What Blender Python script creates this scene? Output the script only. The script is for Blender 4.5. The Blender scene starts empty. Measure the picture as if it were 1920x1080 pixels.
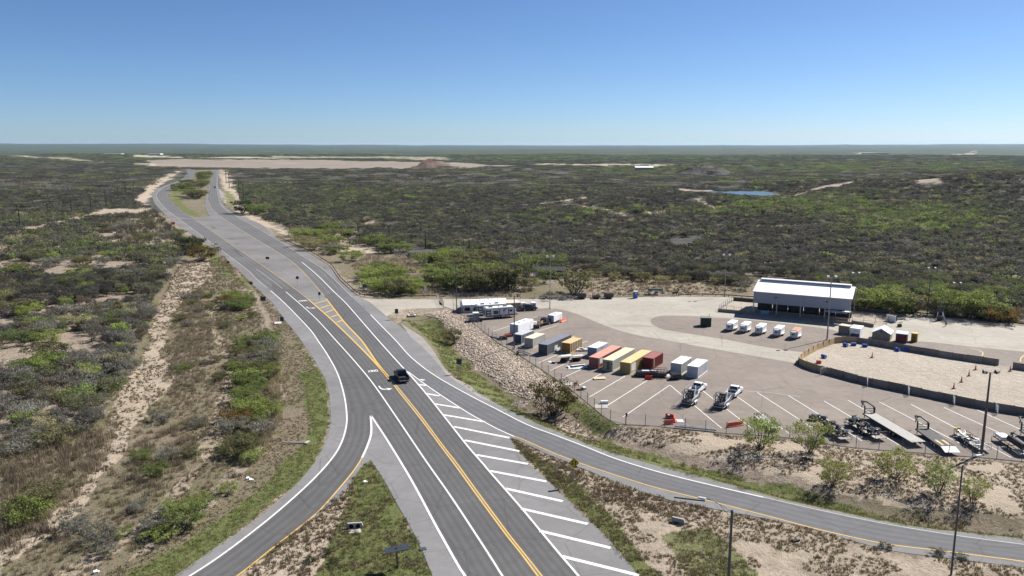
import bpy, bmesh, math, random
import numpy as np
from mathutils import Vector, Matrix, geometry
R = math.radians
rnd = random.Random(7)
S = bpy.context.scene
C = S.collection

# ------------------------------------------------------------------ camera, sky, sun, exposure
FPX, CAMH, VH = 1490.0, 48.5, 271.5
PITCH = math.atan((540 - VH) / FPX)
cam_d = bpy.data.cameras.new("camera"); cam = bpy.data.objects.new("camera", cam_d); C.objects.link(cam)
cam_d.sensor_fit = 'HORIZONTAL'; cam_d.sensor_width = 36.0; cam_d.lens = 36.0 * FPX / 1920.0
cam_d.clip_start = 0.5; cam_d.clip_end = 90000.0
cam.location = (0, 0, CAMH); cam.rotation_euler = (R(90) - PITCH, 0, 0)
S.camera = cam
SUN_EL, SUN_AZ = R(42.0), R(55.5)          # azimuth clockwise from +Y
W = bpy.data.worlds.new("World"); S.world = W; W.use_nodes = True
wn = W.node_tree.nodes; wl = W.node_tree.links
sky = wn.new('ShaderNodeTexSky'); sky.sky_type = 'NISHITA'; sky.sun_disc = False
sky.sun_elevation = SUN_EL; sky.sun_rotation = SUN_AZ
sky.altitude = 200; sky.air_density = 0.66; sky.dust_density = 0.3; sky.ozone_density = 8.0
bg = wn['Background']; bg.inputs['Strength'].default_value = 0.059
wl.new(sky.outputs[0], bg.inputs[0])
sun_d = bpy.data.lights.new("sun", 'SUN'); sun_d.energy = 5.0; sun_d.angle = R(0.53); sun_d.color = (1.0, 0.955, 0.89)
sun = bpy.data.objects.new("sun", sun_d); C.objects.link(sun)
sdir = Vector((math.sin(SUN_AZ) * math.cos(SUN_EL), math.cos(SUN_AZ) * math.cos(SUN_EL), math.sin(SUN_EL)))
sun.rotation_euler = sdir.to_track_quat('Z', 'Y').to_euler()
S.view_settings.view_transform = 'Standard'; S.view_settings.look = 'None'
S.view_settings.exposure = 0.92; S.view_settings.gamma = 1.0
S.view_settings.use_curve_mapping = False
S.cycles.use_denoising = True; S.cycles.denoiser = 'OPENIMAGEDENOISE'; S.cycles.denoising_input_passes = 'RGB_ALBEDO_NORMAL'; S.cycles.denoising_prefilter = 'ACCURATE'
S.cycles.max_bounces = 6; S.cycles.diffuse_bounces = 3; S.cycles.transparent_max_bounces = 12
S.cycles.caustics_reflective = False; S.cycles.caustics_refractive = False

# ------------------------------------------------------------------ photograph <-> ground
cp, sp = math.cos(PITCH), math.sin(PITCH)
def P(u, v, z=0.0):
    x, y = (u - 960) / FPX, (540 - v) / FPX
    dz = -sp + y * cp
    t = (CAMH - z) / -dz
    return Vector((x * t, (cp + y * sp) * t, z))
def UV(x, y, z=0.0):
    f = y * cp - (z - CAMH) * sp; up = y * sp + (z - CAMH) * cp
    f = np.where(np.abs(f) < 1e-6, 1e-6, f)
    return 960 + FPX * x / f, 540 - FPX * up / f
def hash2(i, j, s):
    n = (i * 374761393 + j * 668265263 + s * 974634777) & 0xffffffff
    n = ((n ^ (n >> 13)) * 1274126177) & 0xffffffff
    return ((n ^ (n >> 16)) & 0xffff) / 65535.0
def vnoise(x, y, sc, s=0):
    x = np.asarray(x, float) / sc; y = np.asarray(y, float) / sc
    i = np.floor(x).astype(np.int64); j = np.floor(y).astype(np.int64)
    fx = x - i; fy = y - j; fx = fx * fx * (3 - 2 * fx); fy = fy * fy * (3 - 2 * fy)
    a = hash2(i, j, s); b = hash2(i + 1, j, s); c = hash2(i, j + 1, s); d = hash2(i + 1, j + 1, s)
    return (a * (1 - fx) + b * fx) * (1 - fy) + (c * (1 - fx) + d * fx) * fy
def pip(u, v, poly):
    poly = np.asarray(poly, float); x, y = poly[:, 0], poly[:, 1]
    inside = np.zeros(u.shape, bool)
    box = (u >= x.min()) & (u <= x.max()) & (v >= y.min()) & (v <= y.max())
    if not box.any(): return inside
    uu, vv = u[box], v[box]; r = np.zeros(uu.shape, bool); n = len(x); j = n - 1
    for i in range(n):
        if y[i] != y[j]:
            c = ((y[i] > vv) != (y[j] > vv)) & (uu < (x[j] - x[i]) * (vv - y[i]) / (y[j] - y[i]) + x[i])
            r ^= c
        j = i
    inside[box] = r
    return inside
def polydist(x, y, line):
    d = np.full(x.shape, 1e9)
    for (ax, ay), (bx, by) in zip(line[:-1], line[1:]):
        ex, ey = bx - ax, by - ay; L = ex * ex + ey * ey + 1e-9
        t = np.clip(((x - ax) * ex + (y - ay) * ey) / L, 0, 1)
        d = np.minimum(d, np.hypot(x - ax - t * ex, y - ay - t * ey))
    return d
def smooth(pts, k=6):
    p = [Vector((a, b)) for a, b in pts]; out = []
    for i in range(len(p) - 1):
        p0 = p[max(i - 1, 0)]; p1 = p[i]; p2 = p[i + 1]; p3 = p[min(i + 2, len(p) - 1)]
        for t in range(k):
            t /= k
            q = 0.5 * ((2 * p1) + (p2 - p0) * t + (2 * p0 - 5 * p1 + 4 * p2 - p3) * t * t + (3 * p1 - p0 - 3 * p2 + p3) * t ** 3)
            out.append((q.x, q.y))
    out.append(tuple(p[-1])); return out

# ------------------------------------------------------------------ outlines read off the photograph (pixels of 1920 x 1080)
LEFT_EDGE = smooth([(351,317.3),(351,322),(349,328),(342,336),(325,342.5),(304,350),(288,360),(286,369),(291,382.5),(305,397.5),(330,420),(357.5,438),(400,467),(440,500),(480,540),(511,569),(531,597),(560,632),(590,677),(610,712),(617,740),(619.5,770),(619,797),(611,828),(600,850),(584,875),(552,911),(507,953),(448,997),(389,1037),(327,1080),(230,1140),(100,1215)])
GORE_L = smooth([(694,862),(676,878),(650,914),(632,937),(596,966),(552,998),(507,1030),(466,1062),(440,1082),(370,1130),(250,1205)])
GORE_R = smooth([(694,862),(700,870),(721,902),(744,944),(771,991),(792,1033),(811,1080),(850,1170)])
ISL_L = smooth([(957,820),(966,838.5),(990,867),(1028,902),(1067,941),(1108,979),(1153,1024),(1198,1080),(1262,1160)])
ISL_U = smooth([(957,820),(975,827),(993,836),(1052,862),(1126,892),(1200,920),(1274,942),(1360,958),(1508,988),(1656,1029),(1775,1046),(1920,1064),(2150,1096)])
RAMP_U = smooth([(694,566),(722,592),(750,612),(780,637),(806,662),(824,684),(842,706),(870,722),(904,739),(932,757),(979,780),(1026,802),(1073,821),(1120,840),(1155,851),(1244,876.5),(1360,906.5),(1449,932),(1567,959),(1715,988),(1804,998),(1920,1010),(2150,1036)])
HWY_R = smooth([(407.5,318.5),(409,328),(409.5,352),(414,371),(419,384),(430,394),(449,405),(467.5,411),(495,424),(516,443),(541,457),(578,474),(606,491),(621,501),(636,522),(656,541),(675,556),(694,566)])
MED_R = smooth([(392,318.3),(398,321),(398,328),(396,334),(392.5,347),(390,360),(385,375),(385,388),(389,398),(394,405)])
MED_L = smooth([(364,318.3),(366,321),(364,325),(361,332),(349,339),(331,345),(318,354),(314,366),(323,380.6),(342,396),(364,409)])
ROAD = LEFT_EDGE + GORE_L[::-1] + GORE_R[1:] + ISL_L[::-1] + ISL_U[1:] + RAMP_U[::-1] + HWY_R[::-1][1:] + MED_R + MED_L[::-1]
LOT_LOW = [(822,572),(850,581),(862,587),(905,620),(932,642),(962,659),(989,676),(1032,704),(1054,719),(1079,737.5),(1109,762),(1135,784),(1157,795),(1190,797),(1230,799),(1265,803.5),(1357,812.5),(1420,816),(1487,822),(1550,833),(1612,841),(1730,850),(1849,859),(1920,866),(2150,892)]
LOT_UP = [(822,560.5),(929,561),(1060,560),(1182,557.5),(1270,556),(1358,556.6),(1411,560),(1500,567),(1595,576),(1670,585.5),(1747,593),(1841,602),(1920,611.5),(2150,640)]
LOT = LOT_UP + LOT_LOW[::-1]
CONC_LOW = smooth([(975,584),(1005,579),(1032,578.5),(1057,581.5),(1090,592),(1123,606),(1159,619),(1197,629),(1253,638.5),(1300,647.5),(1356,657.5),(1431,670.5),(1493,681.5)])
CONC = LOT_UP + [(2150,690),(1920,659.5),(1822,650),(1747,641.6),(1721,640),(1640,645),(1569,641),(1508,662)] + CONC_LOW[::-1] + [(880,587),(850,580),(824,571)]
OVAL = smooth([(1569,640),(1572,622),(1509,611),(1409,600),(1340,595.5),(1290,592.3),(1249,592),(1230,594.5),(1220,600),(1225,609),(1244,617.5),(1281,624),(1360,636.5),(1431,650),(1497,659.5),(1508,661.3)]) 
ARENA = [(1497,682.5),(1505,672),(1535,655),(1569,642.8),(1592,641.8),(1617.5,644.3),(1709,660),(1778,671.8),(1872,685.5),(1920,694.5),(2150,733),(2150,824),(1920,778.5),(1847,767),(1778,752.5),(1698,735.5),(1617.5,719),(1553,701.5),(1519,693.5)]
DRIVE = [(694,567),(679,559.5),(700,561.5),(760,561),(822,561.5),(834,578),(790,578.5),(761,580),(738,585),(724,593)]
DITCH = [(800,600),(830,622),(858,652),(890,684),(940,722),(985,752),(1040,778),(1100,802),(1170,822),(1290,858),(1400,890),(1500,918),(1600,938),(1750,968),(1920,985),(2150,1012)]

def wl2(pts): return [tuple(P(a, b).xy) for a, b in pts]
ROADLINE_W = [wl2(LEFT_EDGE[::2]), wl2(HWY_R[::2]), wl2(RAMP_U[::3]), wl2(GORE_R[::2]), wl2(ISL_L[::2]), wl2(MED_R[::2])]
LOT_W = [tuple(P(a, b).xy) for a, b in LOT]
DITCH_W = wl2(DITCH)
HILLS = [(P(1990,392), 120, 17), (P(1900,372), 170, 10), (P(1240,388), 70, 5), (P(1330,392), 60, 4.5), (P(1100,402), 60, 3),
         (P(830,318), 45, 9), (P(800,318), 38, 12), (P(900,317), 40, 3), (P(1315,327), 40, 10), (P(1350,327), 30, 7), (P(1290,327), 25, 5),
         (P(1530,355), 60, 5), (P(1690,380), 60, 4), (P(1760,352), 110, 6)]
def height(x, y):
    x = np.asarray(x, float); y = np.asarray(y, float)
    d = np.full(x.shape, 1e9)
    for ln in ROADLINE_W: d = np.minimum(d, polydist(x, y, ln))
    u, v = UV(x, y); front = y > 20
    infl = (pip(u, v, LOT) | pip(u, v, ROAD)) & front
    dl = np.minimum(polydist(x, y, LOT_W + LOT_W[:1]), d); dl[infl] = 0
    k = np.clip((dl - 18) / 220, 0, 1); k = k * k * (3 - 2 * k)
    h = k * ((vnoise(x, y, 260, 1) - .5) * 9 + (vnoise(x, y, 90, 2) - .5) * 4 + (vnoise(x, y, 900, 3) - .5) * 14 - 1.0)
    k2 = np.clip((dl - 4) / 14, 0, 1)
    h += k2 * ((vnoise(x, y, 12, 4) - .5) * .5 + (vnoise(x, y, 4, 5) - .5) * .25)
    dd = polydist(x, y, DITCH_W)
    h -= 1.7 * np.exp(-(dd / 4.2) ** 2) * np.clip(dl / 3.0, 0, 1)
    for p, s, a in HILLS:
        if a > 8.9 and s < 60:      # spoil heaps: rough cones
            rr = np.hypot(x - p.x, y - p.y) / s
            h += a * np.clip(1.15 - rr, 0, 1) * (0.8 + .5 * vnoise(x, y, 9, 8))
        else:
            h += a * np.exp(-((x - p.x) ** 2 + (y - p.y) ** 2) / (s * s)) * np.clip((dl - 10) / 60, 0, 1)
    # pond basin
    pp = P(1385, 362); e = ((x - pp.x) / 52) ** 2 + ((y - pp.y) / 110) ** 2
    w = np.clip((2.2 - e) / 1.2, 0, 1); h = h * (1 - w) - 2.0 * np.clip((1.35 - e) / .5, 0, 1) * w
    r = np.hypot(x, y); az = np.arctan2(x, np.maximum(y, 1e-3))
    far = np.clip((r - 9000) / 12000, 0, 1)
    h += far * (18 + 55 * np.exp(-((az + .58) / .42) ** 2) + 38 * np.exp(-((az - .62) / .3) ** 2) + 20 * (vnoise(az * 57, r * 0 + 3, 2.2, 9) - .3))
    return h - 0.05
def zg(p):
    return float(height(np.array([p[0]]), np.array([p[1]]))[0])
def G(u, v):
    z = 0.0
    for _ in range(6):
        p = P(u, v, z); z = zg(p)
    return Vector((p.x, p.y, z))

# ------------------------------------------------------------------ materials
MATS = {}
def new_mat(name):
    m = bpy.data.materials.new(name); m.use_nodes = True; MATS[name] = m
    return m, m.node_tree.nodes, m.node_tree.links, m.node_tree.nodes['Principled BSDF']
def col(c): return (c[0], c[1], c[2], 1.0)
def nd(nodes, t, **kw):
    n = nodes.new(t)
    for k, v in kw.items(): setattr(n, k, v)
    return n
def ramp(nodes, links, src, stops):
    r = nodes.new('ShaderNodeValToRGB'); e = r.color_ramp.elements
    while len(e) < len(stops): e.new(0.5)
    for el, (p, c) in zip(e, stops):
        el.position = p; el.color = col(c) if hasattr(c, '__len__') else (c, c, c, 1)
    links.new(src, r.inputs[0]); return r.outputs[0]
def noise(nodes, links, scale, detail=4, coord=None, rough=.6, dist=0.0):
    n = nodes.new('ShaderNodeTexNoise'); n.inputs['Scale'].default_value = scale; n.inputs['Detail'].default_value = detail
    n.inputs['Roughness'].default_value = rough; n.inputs['Distortion'].default_value = dist
    if coord is not None: links.new(coord, n.inputs['Vector'])
    return n.outputs[0]
def mix(nodes, links, f, a, b, mode='MIX'):
    m = nodes.new('ShaderNodeMix'); m.data_type = 'RGBA'; m.blend_type = mode
    for s, val in ((m.inputs[0], f), (m.inputs[6], a), (m.inputs[7], b)):
        if hasattr(val, 'links'): links.new(val, s)
        elif hasattr(val, '__len__'): s.default_value = col(val)
        else: s.default_value = val
    return m.outputs[2]
def mth(nodes, links, op, a, b=None, clamp=False):
    m = nodes.new('ShaderNodeMath'); m.operation = op; m.use_clamp = clamp
    for s, val in zip(m.inputs, (a, b)):
        if val is None: continue
        if hasattr(val, 'links'): links.new(val, s)
        else: s.default_value = val
    return m.outputs[0]
def bump(nodes, links, h, bsdf, strength=.3, dist=.1):
    b = nodes.new('ShaderNodeBump'); b.inputs['Strength'].default_value = strength; b.inputs['Distance'].default_value = dist
    links.new(h, b.inputs['Height']); links.new(b.outputs[0], bsdf.inputs['Normal'])
def simple(name, c, rough=.6, var=.15, scale=1.5, metal=0.0, dirt=None, dirt_amt=.35, spec=.4):
    """painted / plain surface with worn patches"""
    if name in MATS: return MATS[name]
    m, n, l, b = new_mat(name)
    tc = n.new('ShaderNodeTexCoord').outputs['Object']
    a = noise(n, l, scale, 5, tc)
    c2 = tuple(min(1, x * (1 + var)) for x in c); c1 = tuple(x * (1 - var) for x in c)
    base = ramp(n, l, a, [(.3, c1), (.7, c2)])
    if dirt:
        d = noise(n, l, scale * 2.7, 6, tc, .7)
        f = ramp(n, l, d, [(.52, 0), (.72, dirt_amt)])
        base = mix(n, l, f, base, dirt)
    l.new(base, b.inputs['Base Color'])
    b.inputs['Roughness'].default_value = rough; b.inputs['Metallic'].default_value = metal
    b.inputs['Specular IOR Level'].default_value = spec
    return m
def glassy(name, c=(.012,.014,.017)):
    if name in MATS: return MATS[name]
    m, n, l, b = new_mat(name); b.inputs['Base Color'].default_value = col(c); b.inputs['Roughness'].default_value = .08
    b.inputs['Specular IOR Level'].default_value = .6
    return m
def asphalt(name, c, wheel=None, spots=.5, patch=.12, brown=None, stain=0):
    """paved surface; with UV wheel tracks when wheel is given (dark streaks along the lane)"""
    m, n, l, b = new_mat(name)
    pos = n.new('ShaderNodeNewGeometry').outputs['Position']
    big = noise(n, l, .045, 5, pos, .65); mid = noise(n, l, .5, 6, pos, .7); fine = noise(n, l, 9.0, 3, pos, .8)
    base = ramp(n, l, big, [(.3, tuple(x * (1 - patch) for x in c)), (.7, tuple(x * (1 + patch) for x in c))])
    f2 = ramp(n, l, mid, [(.3, .88), (.7, 1.1)]); base = mix(n, l, 1.0, base, f2, 'MULTIPLY')
    f3 = ramp(n, l, fine, [(.25, .86), (.75, 1.14)]); base = mix(n, l, 1.0, base, f3, 'MULTIPLY')
    if brown:
        f = ramp(n, l, noise(n, l, .12, 6, pos, .7), [(.5, 0), (.75, .55)]); base = mix(n, l, f, base, brown)
    if wheel is not None:
        uvn = n.new('ShaderNodeUVMap').outputs[0]; sx = n.new('ShaderNodeSeparateXYZ'); l.new(uvn, sx.inputs[0])
        t = sx.outputs[0]        # 0..1 across
        w = mth(n, l, 'SINE', mth(n, l, 'MULTIPLY', mth(n, l, 'SUBTRACT', t, .02), 4 * math.pi))   # two dips
        w2 = mth(n, l, 'MULTIPLY', w, w)
        mp = n.new('ShaderNodeMapping'); l.new(uvn, mp.inputs[0]); mp.inputs['Scale'].default_value = (5.5, .06, 1)
        st = noise(n, l, 1.0, 6, mp.outputs[0], .7)
        wob = ramp(n, l, st, [(.25, .6), (.75, 1.2)])
        f = mth(n, l, 'MULTIPLY', mth(n, l, 'MULTIPLY', w2, wheel), wob, True)
        base = mix(n, l, f, base, tuple(x * .45 for x in c))
        smp = n.new('ShaderNodeMapping'); l.new(uvn, smp.inputs[0]); smp.inputs['Scale'].default_value = (2.5, .35, 1)
        sk = ramp(n, l, noise(n, l, 1.0, 5, smp.outputs[0], .7), [(.6, 0), (.74, .45)]); base = mix(n, l, sk, base, tuple(x * .5 for x in c))
        lite = ramp(n, l, st, [(.5, 0), (.8, .16)]); base = mix(n, l, lite, base, tuple(min(1, x * 1.6) for x in c))
    if stain:
        sp_ = ramp(n, l, noise(n, l, .33, 4, pos, .6, .8), [(.64, 0), (.74, stain)]); base = mix(n, l, sp_, base, tuple(x * .55 for x in c))
        mp = n.new('ShaderNodeMapping'); l.new(pos, mp.inputs[0]); mp.inputs['Rotation'].default_value = (0, 0, R(32)); mp.inputs['Scale'].default_value = (.9, .05, 1)
        tm = ramp(n, l, noise(n, l, 1.0, 6, mp.outputs[0], .65, .5), [(.56, 0), (.7, stain * .6)]); base = mix(n, l, tm, base, tuple(x * .68 for x in c))
        dst = ramp(n, l, noise(n, l, .09, 6, pos, .7, 1.5), [(.55, 0), (.72, .35)]); base = mix(n, l, dst, base, tuple(min(1, x * 1.35) for x in c))
    vo = n.new('ShaderNodeTexVoronoi'); vo.feature = 'DISTANCE_TO_EDGE'; vo.inputs['Scale'].default_value = .11; l.new(mix(n, l, .06, pos, noise(n, l, .8, 4, pos)), vo.inputs['Vector'])
    base = mix(n, l, ramp(n, l, vo.outputs[0], [(.004, .35), (.012, 0)]), base, tuple(x * .4 for x in c))
    l.new(base, b.inputs['Base Color']); b.inputs['Roughness'].default_value = .9; b.inputs['Specular IOR Level'].default_value = .25
    bump(n, l, fine, b, .25, .02)
    return m
asphalt('shoulder', (.175,.172,.171), patch=.16, stain=.3)
asphalt('old_pavement', (.155,.15,.146), patch=.25, brown=(.19,.17,.15))
asphalt('lane', (.098,.096,.096), wheel=.36, patch=.12)
asphalt('lane_faded', (.125,.123,.123), wheel=.4, patch=.15)
asphalt('ramp_lane', (.122,.123,.128), wheel=.3, patch=.1)
asphalt('lot_asphalt', (.192,.163,.139), patch=.16, stain=.5, brown=(.235,.2,.17))
asphalt('concrete', (.32,.295,.25), patch=.14, stain=.25, brown=(.25,.225,.185))
asphalt('gravel', (.26,.24,.22), patch=.2, brown=(.2,.18,.16))
def paint(name, c, wear=.45):
    m, n, l, b = new_mat(name); pos = n.new('ShaderNodeNewGeometry').outputs['Position']
    d = noise(n, l, 1.7, 7, pos, .75); f = ramp(n, l, d, [(.5, 0), (.72, wear)])
    l.new(mix(n, l, f, c, (.16,.15,.14)), b.inputs['Base Color']); b.inputs['Roughness'].default_value = .75
    return m
paint('white_paint', (.64,.63,.61)); paint('yellow_paint', (.58,.36,.075)); paint('faded_white', (.4,.385,.36), .8); paint('faded_yellow', (.4,.29,.12), .6)
paint('yellow_pale', (.55,.42,.14), .5)

def ground_mat():
    m, n, l, b = new_mat('ground')
    pos = n.new('ShaderNodeNewGeometry').outputs['Position']
    def attr(nm):
        a = n.new('ShaderNodeAttribute'); a.attribute_name = nm; s = n.new('ShaderNodeSeparateColor'); l.new(a.outputs['Color'], s.inputs[0])
        return s.outputs[0], s.outputs[1], s.outputs[2], a.outputs['Alpha']
    grass, sand, mown, dark = attr('w1'); fgreen, plow, pale, heap = attr('w2')
    n1 = noise(n, l, .06, 6, pos, .65); n2 = noise(n, l, .45, 6, pos, .7); n3 = noise(n, l, 2.6, 5, pos, .75); n4 = noise(n, l, .012, 5, pos, .6)
    soil = ramp(n, l, n2, [(.25, (.15,.12,.095)), (.5, (.245,.2,.157)), (.75, (.36,.295,.23))])
    spk = ramp(n, l, n3, [(.3, .62), (.6, 1.2)]); soil = mix(n, l, 1.0, soil, spk, 'MULTIPLY')
    def soft(w, amp=.5, nz=n2):        # ragged edge
        s = mth(n, l, 'ADD', w, mth(n, l, 'MULTIPLY', mth(n, l, 'SUBTRACT', nz, .5), amp))
        return ramp(n, l, s, [(.35, 0), (.65, 1)])
    brown = ramp(n, l, n3, [(.25, (.12,.098,.068)), (.5, (.19,.155,.112)), (.8, (.28,.23,.165))])
    brown = mix(n, l, ramp(n, l, n1, [(.42, 0), (.68, .8)]), brown, (.125,.125,.06))
    brown = mix(n, l, 1.0, brown, ramp(n, l, noise(n, l, 7.0, 4, pos, .8), [(.3, .6), (.65, 1.25)]), 'MULTIPLY')
    base = mix(n, l, soft(mown, .9), soil, brown)
    sandc = ramp(n, l, n3, [(.2, (.25,.205,.158)), (.45, (.37,.31,.24)), (.8, (.46,.39,.305))])
    sandc = mix(n, l, ramp(n, l, n1, [(.35, .0), (.7, .35)]), sandc, (.3,.235,.17))
    base = mix(n, l, soft(sand, .9), base, sandc)
    gr = ramp(n, l, n3, [(.2, (.065,.08,.026)), (.5, (.11,.135,.043)), (.8, (.18,.19,.08))])
    gr = mix(n, l, ramp(n, l, n2, [(.4, 0), (.75, .75)]), gr, (.14,.115,.065))
    base = mix(n, l, soft(grass, .7), base, gr)
    nf = noise(n, l, .09, 7, pos, .75); nfb = noise(n, l, .0022, 6, pos, .62)
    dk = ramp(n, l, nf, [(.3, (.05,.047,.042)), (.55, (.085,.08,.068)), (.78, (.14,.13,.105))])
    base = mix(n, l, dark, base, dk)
    fg = ramp(n, l, nf, [(.28, (.028,.036,.022)), (.55, (.055,.072,.036)), (.75, (.09,.115,.05))])  # far green ramp darkened to carry shadows that no brush casts here
    fg = mix(n, l, ramp(n, l, nfb, [(.42, 0), (.55, .85)]), fg, (.042,.046,.04))
    mq = n.new('ShaderNodeMapping'); l.new(pos, mq.inputs[0]); mq.inputs['Scale'].default_value = (.0006, .0022, 1)
    fg = mix(n, l, ramp(n, l, noise(n, l, 1.0, 5, mq.outputs[0], .6), [(.48, 0), (.6, .7)]), fg, (.085,.11,.05))
    mp = n.new('ShaderNodeMapping'); l.new(pos, mp.inputs[0]); mp.inputs['Scale'].default_value = (.0012, .006, 1)
    nb = noise(n, l, 1.0, 6, mp.outputs[0], .65)
    fg = mix(n, l, ramp(n, l, nb, [(.62, 0), (.72, .55)]), fg, (.13,.12,.085))
    base = mix(n, l, fgreen, base, fg)
    pl = ramp(n, l, n4, [(.3, (.195,.165,.135)), (.7, (.265,.225,.182))]); base = mix(n, l, soft(plow, .3, n1), base, pl)
    pa = ramp(n, l, n1, [(.3, (.27,.24,.17)), (.7, (.38,.33,.25))]); base = mix(n, l, soft(pale, .6, n1), base, pa)
    hp = ramp(n, l, noise(n, l, .15, 7, pos, .75), [(.3, (.08,.05,.04)), (.5, (.2,.13,.105)), (.75, (.32,.22,.17))])
    base = mix(n, l, heap, base, hp)
    l.new(base, b.inputs['Base Color']); b.inputs['Roughness'].default_value = .95; b.inputs['Specular IOR Level'].default_value = .1
    hh = mth(n, l, 'ADD', n3, mth(n, l, 'MULTIPLY', n2, 1.6)); bump(n, l, hh, b, .8, .35)
    return m
ground_mat()
def sandring():
    m, n, l, b = new_mat('arena_sand'); pos = n.new('ShaderNodeNewGeometry').outputs['Position']
    a = noise(n, l, .7, 6, pos, .7, 1.2); c = noise(n, l, .07, 4, pos)
    base = ramp(n, l, a, [(.3, (.26,.222,.175)), (.55, (.335,.29,.232)), (.8, (.39,.34,.275))])
    base = mix(n, l, ramp(n, l, c, [(.4, 0), (.7, .5)]), base, (.42,.37,.3))
    l.new(base, b.inputs['Base Color']); b.inputs['Roughness'].default_value = .95; bump(n, l, a, b, 1.0, .45)
sandring()
def waterm():
    m, n, l, b = new_mat('water'); pos = n.new('ShaderNodeNewGeometry').outputs['Position']
    b.inputs['Base Color'].default_value = (.075,.125,.18,1); b.inputs['Roughness'].default_value = .35; b.inputs['Specular IOR Level'].default_value = .15
    bump(n, l, noise(n, l, .5, 3, pos), b, .3, .2)
waterm()
def leafm(name, c, c2=None, inst=False, trans=.42):
    m, n, l, b = new_mat(name)
    a = n.new('ShaderNodeAttribute'); a.attribute_name = 'shade'     # per-leaf variation of the plant's own colour
    if inst:
        t = n.new('ShaderNodeAttribute'); t.attribute_type = 'INSTANCER'; t.attribute_name = 'tint'; base = t.outputs['Color']
        v = ramp(n, l, a.outputs['Fac'], [(0, .6), (1, 1.45)]); base = mix(n, l, 1.0, base, v, 'MULTIPLY')
    else:
        oi = n.new('ShaderNodeObjectInfo').outputs['Random']
        c2 = c2 or tuple(min(1, x * 1.7) for x in c)
        base = ramp(n, l, a.outputs['Fac'], [(0, tuple(x * .7 for x in c)), (.55, c), (1, c2)])
        base = mix(n, l, 1.0, base, ramp(n, l, oi, [(0, .8), (1, 1.2)]), 'MULTIPLY')
    d = n.new('ShaderNodeBsdfDiffuse'); l.new(base, d.inputs[0]); tr = n.new('ShaderNodeBsdfTranslucent'); l.new(base, tr.inputs[0])
    mx = n.new('ShaderNodeMixShader'); mx.inputs[0].default_value = trans; l.new(d.outputs[0], mx.inputs[1]); l.new(tr.outputs[0], mx.inputs[2])
    l.new(mx.outputs[0], n['Material Output'].inputs[0]); n.remove(b)
    return m
leafm('leaf_bright', (.225,.27,.08), (.36,.41,.14), trans=.5); leafm('leaf_green', (.16,.195,.068), (.26,.30,.11), trans=.48); leafm('leaf_olive', (.155,.15,.075), (.25,.23,.115))
leafm('leaf_grey', (.19,.185,.15), (.29,.28,.22)); leafm('leaf_rust', (.16,.115,.045), (.3,.2,.06)); leafm('leaf_dark', (.065,.075,.04), (.12,.13,.06))
leafm('leaf_umber', (.095,.08,.036), (.17,.135,.05)); leafm('leaf_yellow', (.24,.22,.11), (.36,.32,.17)); leafm('leaf_tint', (1,1,1), inst=True)
leafm('leaf_spring', (.24,.27,.075), (.42,.46,.16), trans=.5)
simple('bark', (.055,.045,.036), .9, .3, 6); simple('bark_grey', (.11,.10,.088), .9, .3, 6)
def rockm():
    m, n, l, b = new_mat('rock'); t = n.new('ShaderNodeAttribute'); t.attribute_type = 'INSTANCER'; t.attribute_name = 'tint'
    pos = n.new('ShaderNodeNewGeometry').outputs['Position']
    l.new(mix(n, l, 1.0, t.outputs['Color'], ramp(n, l, noise(n, l, 3, 5, pos), [(.3, .75), (.7, 1.15)]), 'MULTIPLY'), b.inputs['Base Color']); b.inputs['Roughness'].default_value = .9
rockm()
def clear_mesh(name, c, op):
    m, n, l, b = new_mat(name); b.inputs['Base Color'].default_value = col(c); b.inputs['Roughness'].default_value = .6; b.inputs['Alpha'].default_value = op
clear_mesh('chain_link', (.35,.35,.35), .13)
M = lambda k: MATS[k]
white = simple('white_panel', (.74,.75,.76), .45, .06, .8, dirt=(.45,.42,.38), dirt_amt=.25)
steel = simple('galvanised_steel', (.34,.35,.36), .5, .15, 3, metal=.3); dsteel = simple('dark_steel', (.03,.03,.032), .6, .3, 3)
polem = simple('pole_bronze', (.085,.072,.064), .6, .15, 2); polew = simple('pole_pale', (.27,.255,.24), .7, .12, 2)
black = simple('black_paint', (.018,.018,.02), .35, .25, 2, spec=.5); tyre = simple('tyre_rubber', (.018,.018,.018), .85, .2, 4); rim = simple('rim_alloy', (.45,.45,.46), .35, .1, 3, metal=.6)
woodm = simple('plywood', (.37,.26,.14), .8, .15, .9, dirt=(.25,.18,.1)); greyw = simple('weathered_board', (.205,.172,.142), .85, .2, .7, dirt=(.27,.23,.19), dirt_amt=.5)
deckw = simple('deck_board', (.36,.345,.32), .85, .18, 2.2, dirt=(.2,.19,.175), dirt_amt=.5); deckd = simple('dark_deck', (.085,.083,.08), .85, .25, 2)
redp = simple('barrier_red', (.58,.075,.04), .5, .12, 2); orange = simple('cone_orange', (.62,.13,.04), .55, .1, 2); bluep = simple('barrel_blue', (.025,.075,.36), .4, .15, 2)
greenb = simple('dark_green_box', (.018,.032,.02), .6, .25, 1.5); tanp = simple('tan_panel', (.32,.275,.21), .7, .12, 1.2, dirt=(.2,.17,.13)); glass = glassy('window_glass')
skin = simple('skin', (.42,.25,.18), .6, .05, 5); clothd = simple('dark_cloth', (.02,.021,.025), .9, .2, 5); hidem = simple('horse_hide', (.085,.045,.028), .7, .2, 3)
conc = simple('cast_concrete', (.36,.34,.30), .9, .15, 1.5, dirt=(.2,.18,.15)); tail = simple('tail_light', (.35,.015,.012), .3, .1, 3); lampg = simple('lamp_lens', (.62,.63,.62), .3, .05, 3)
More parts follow.
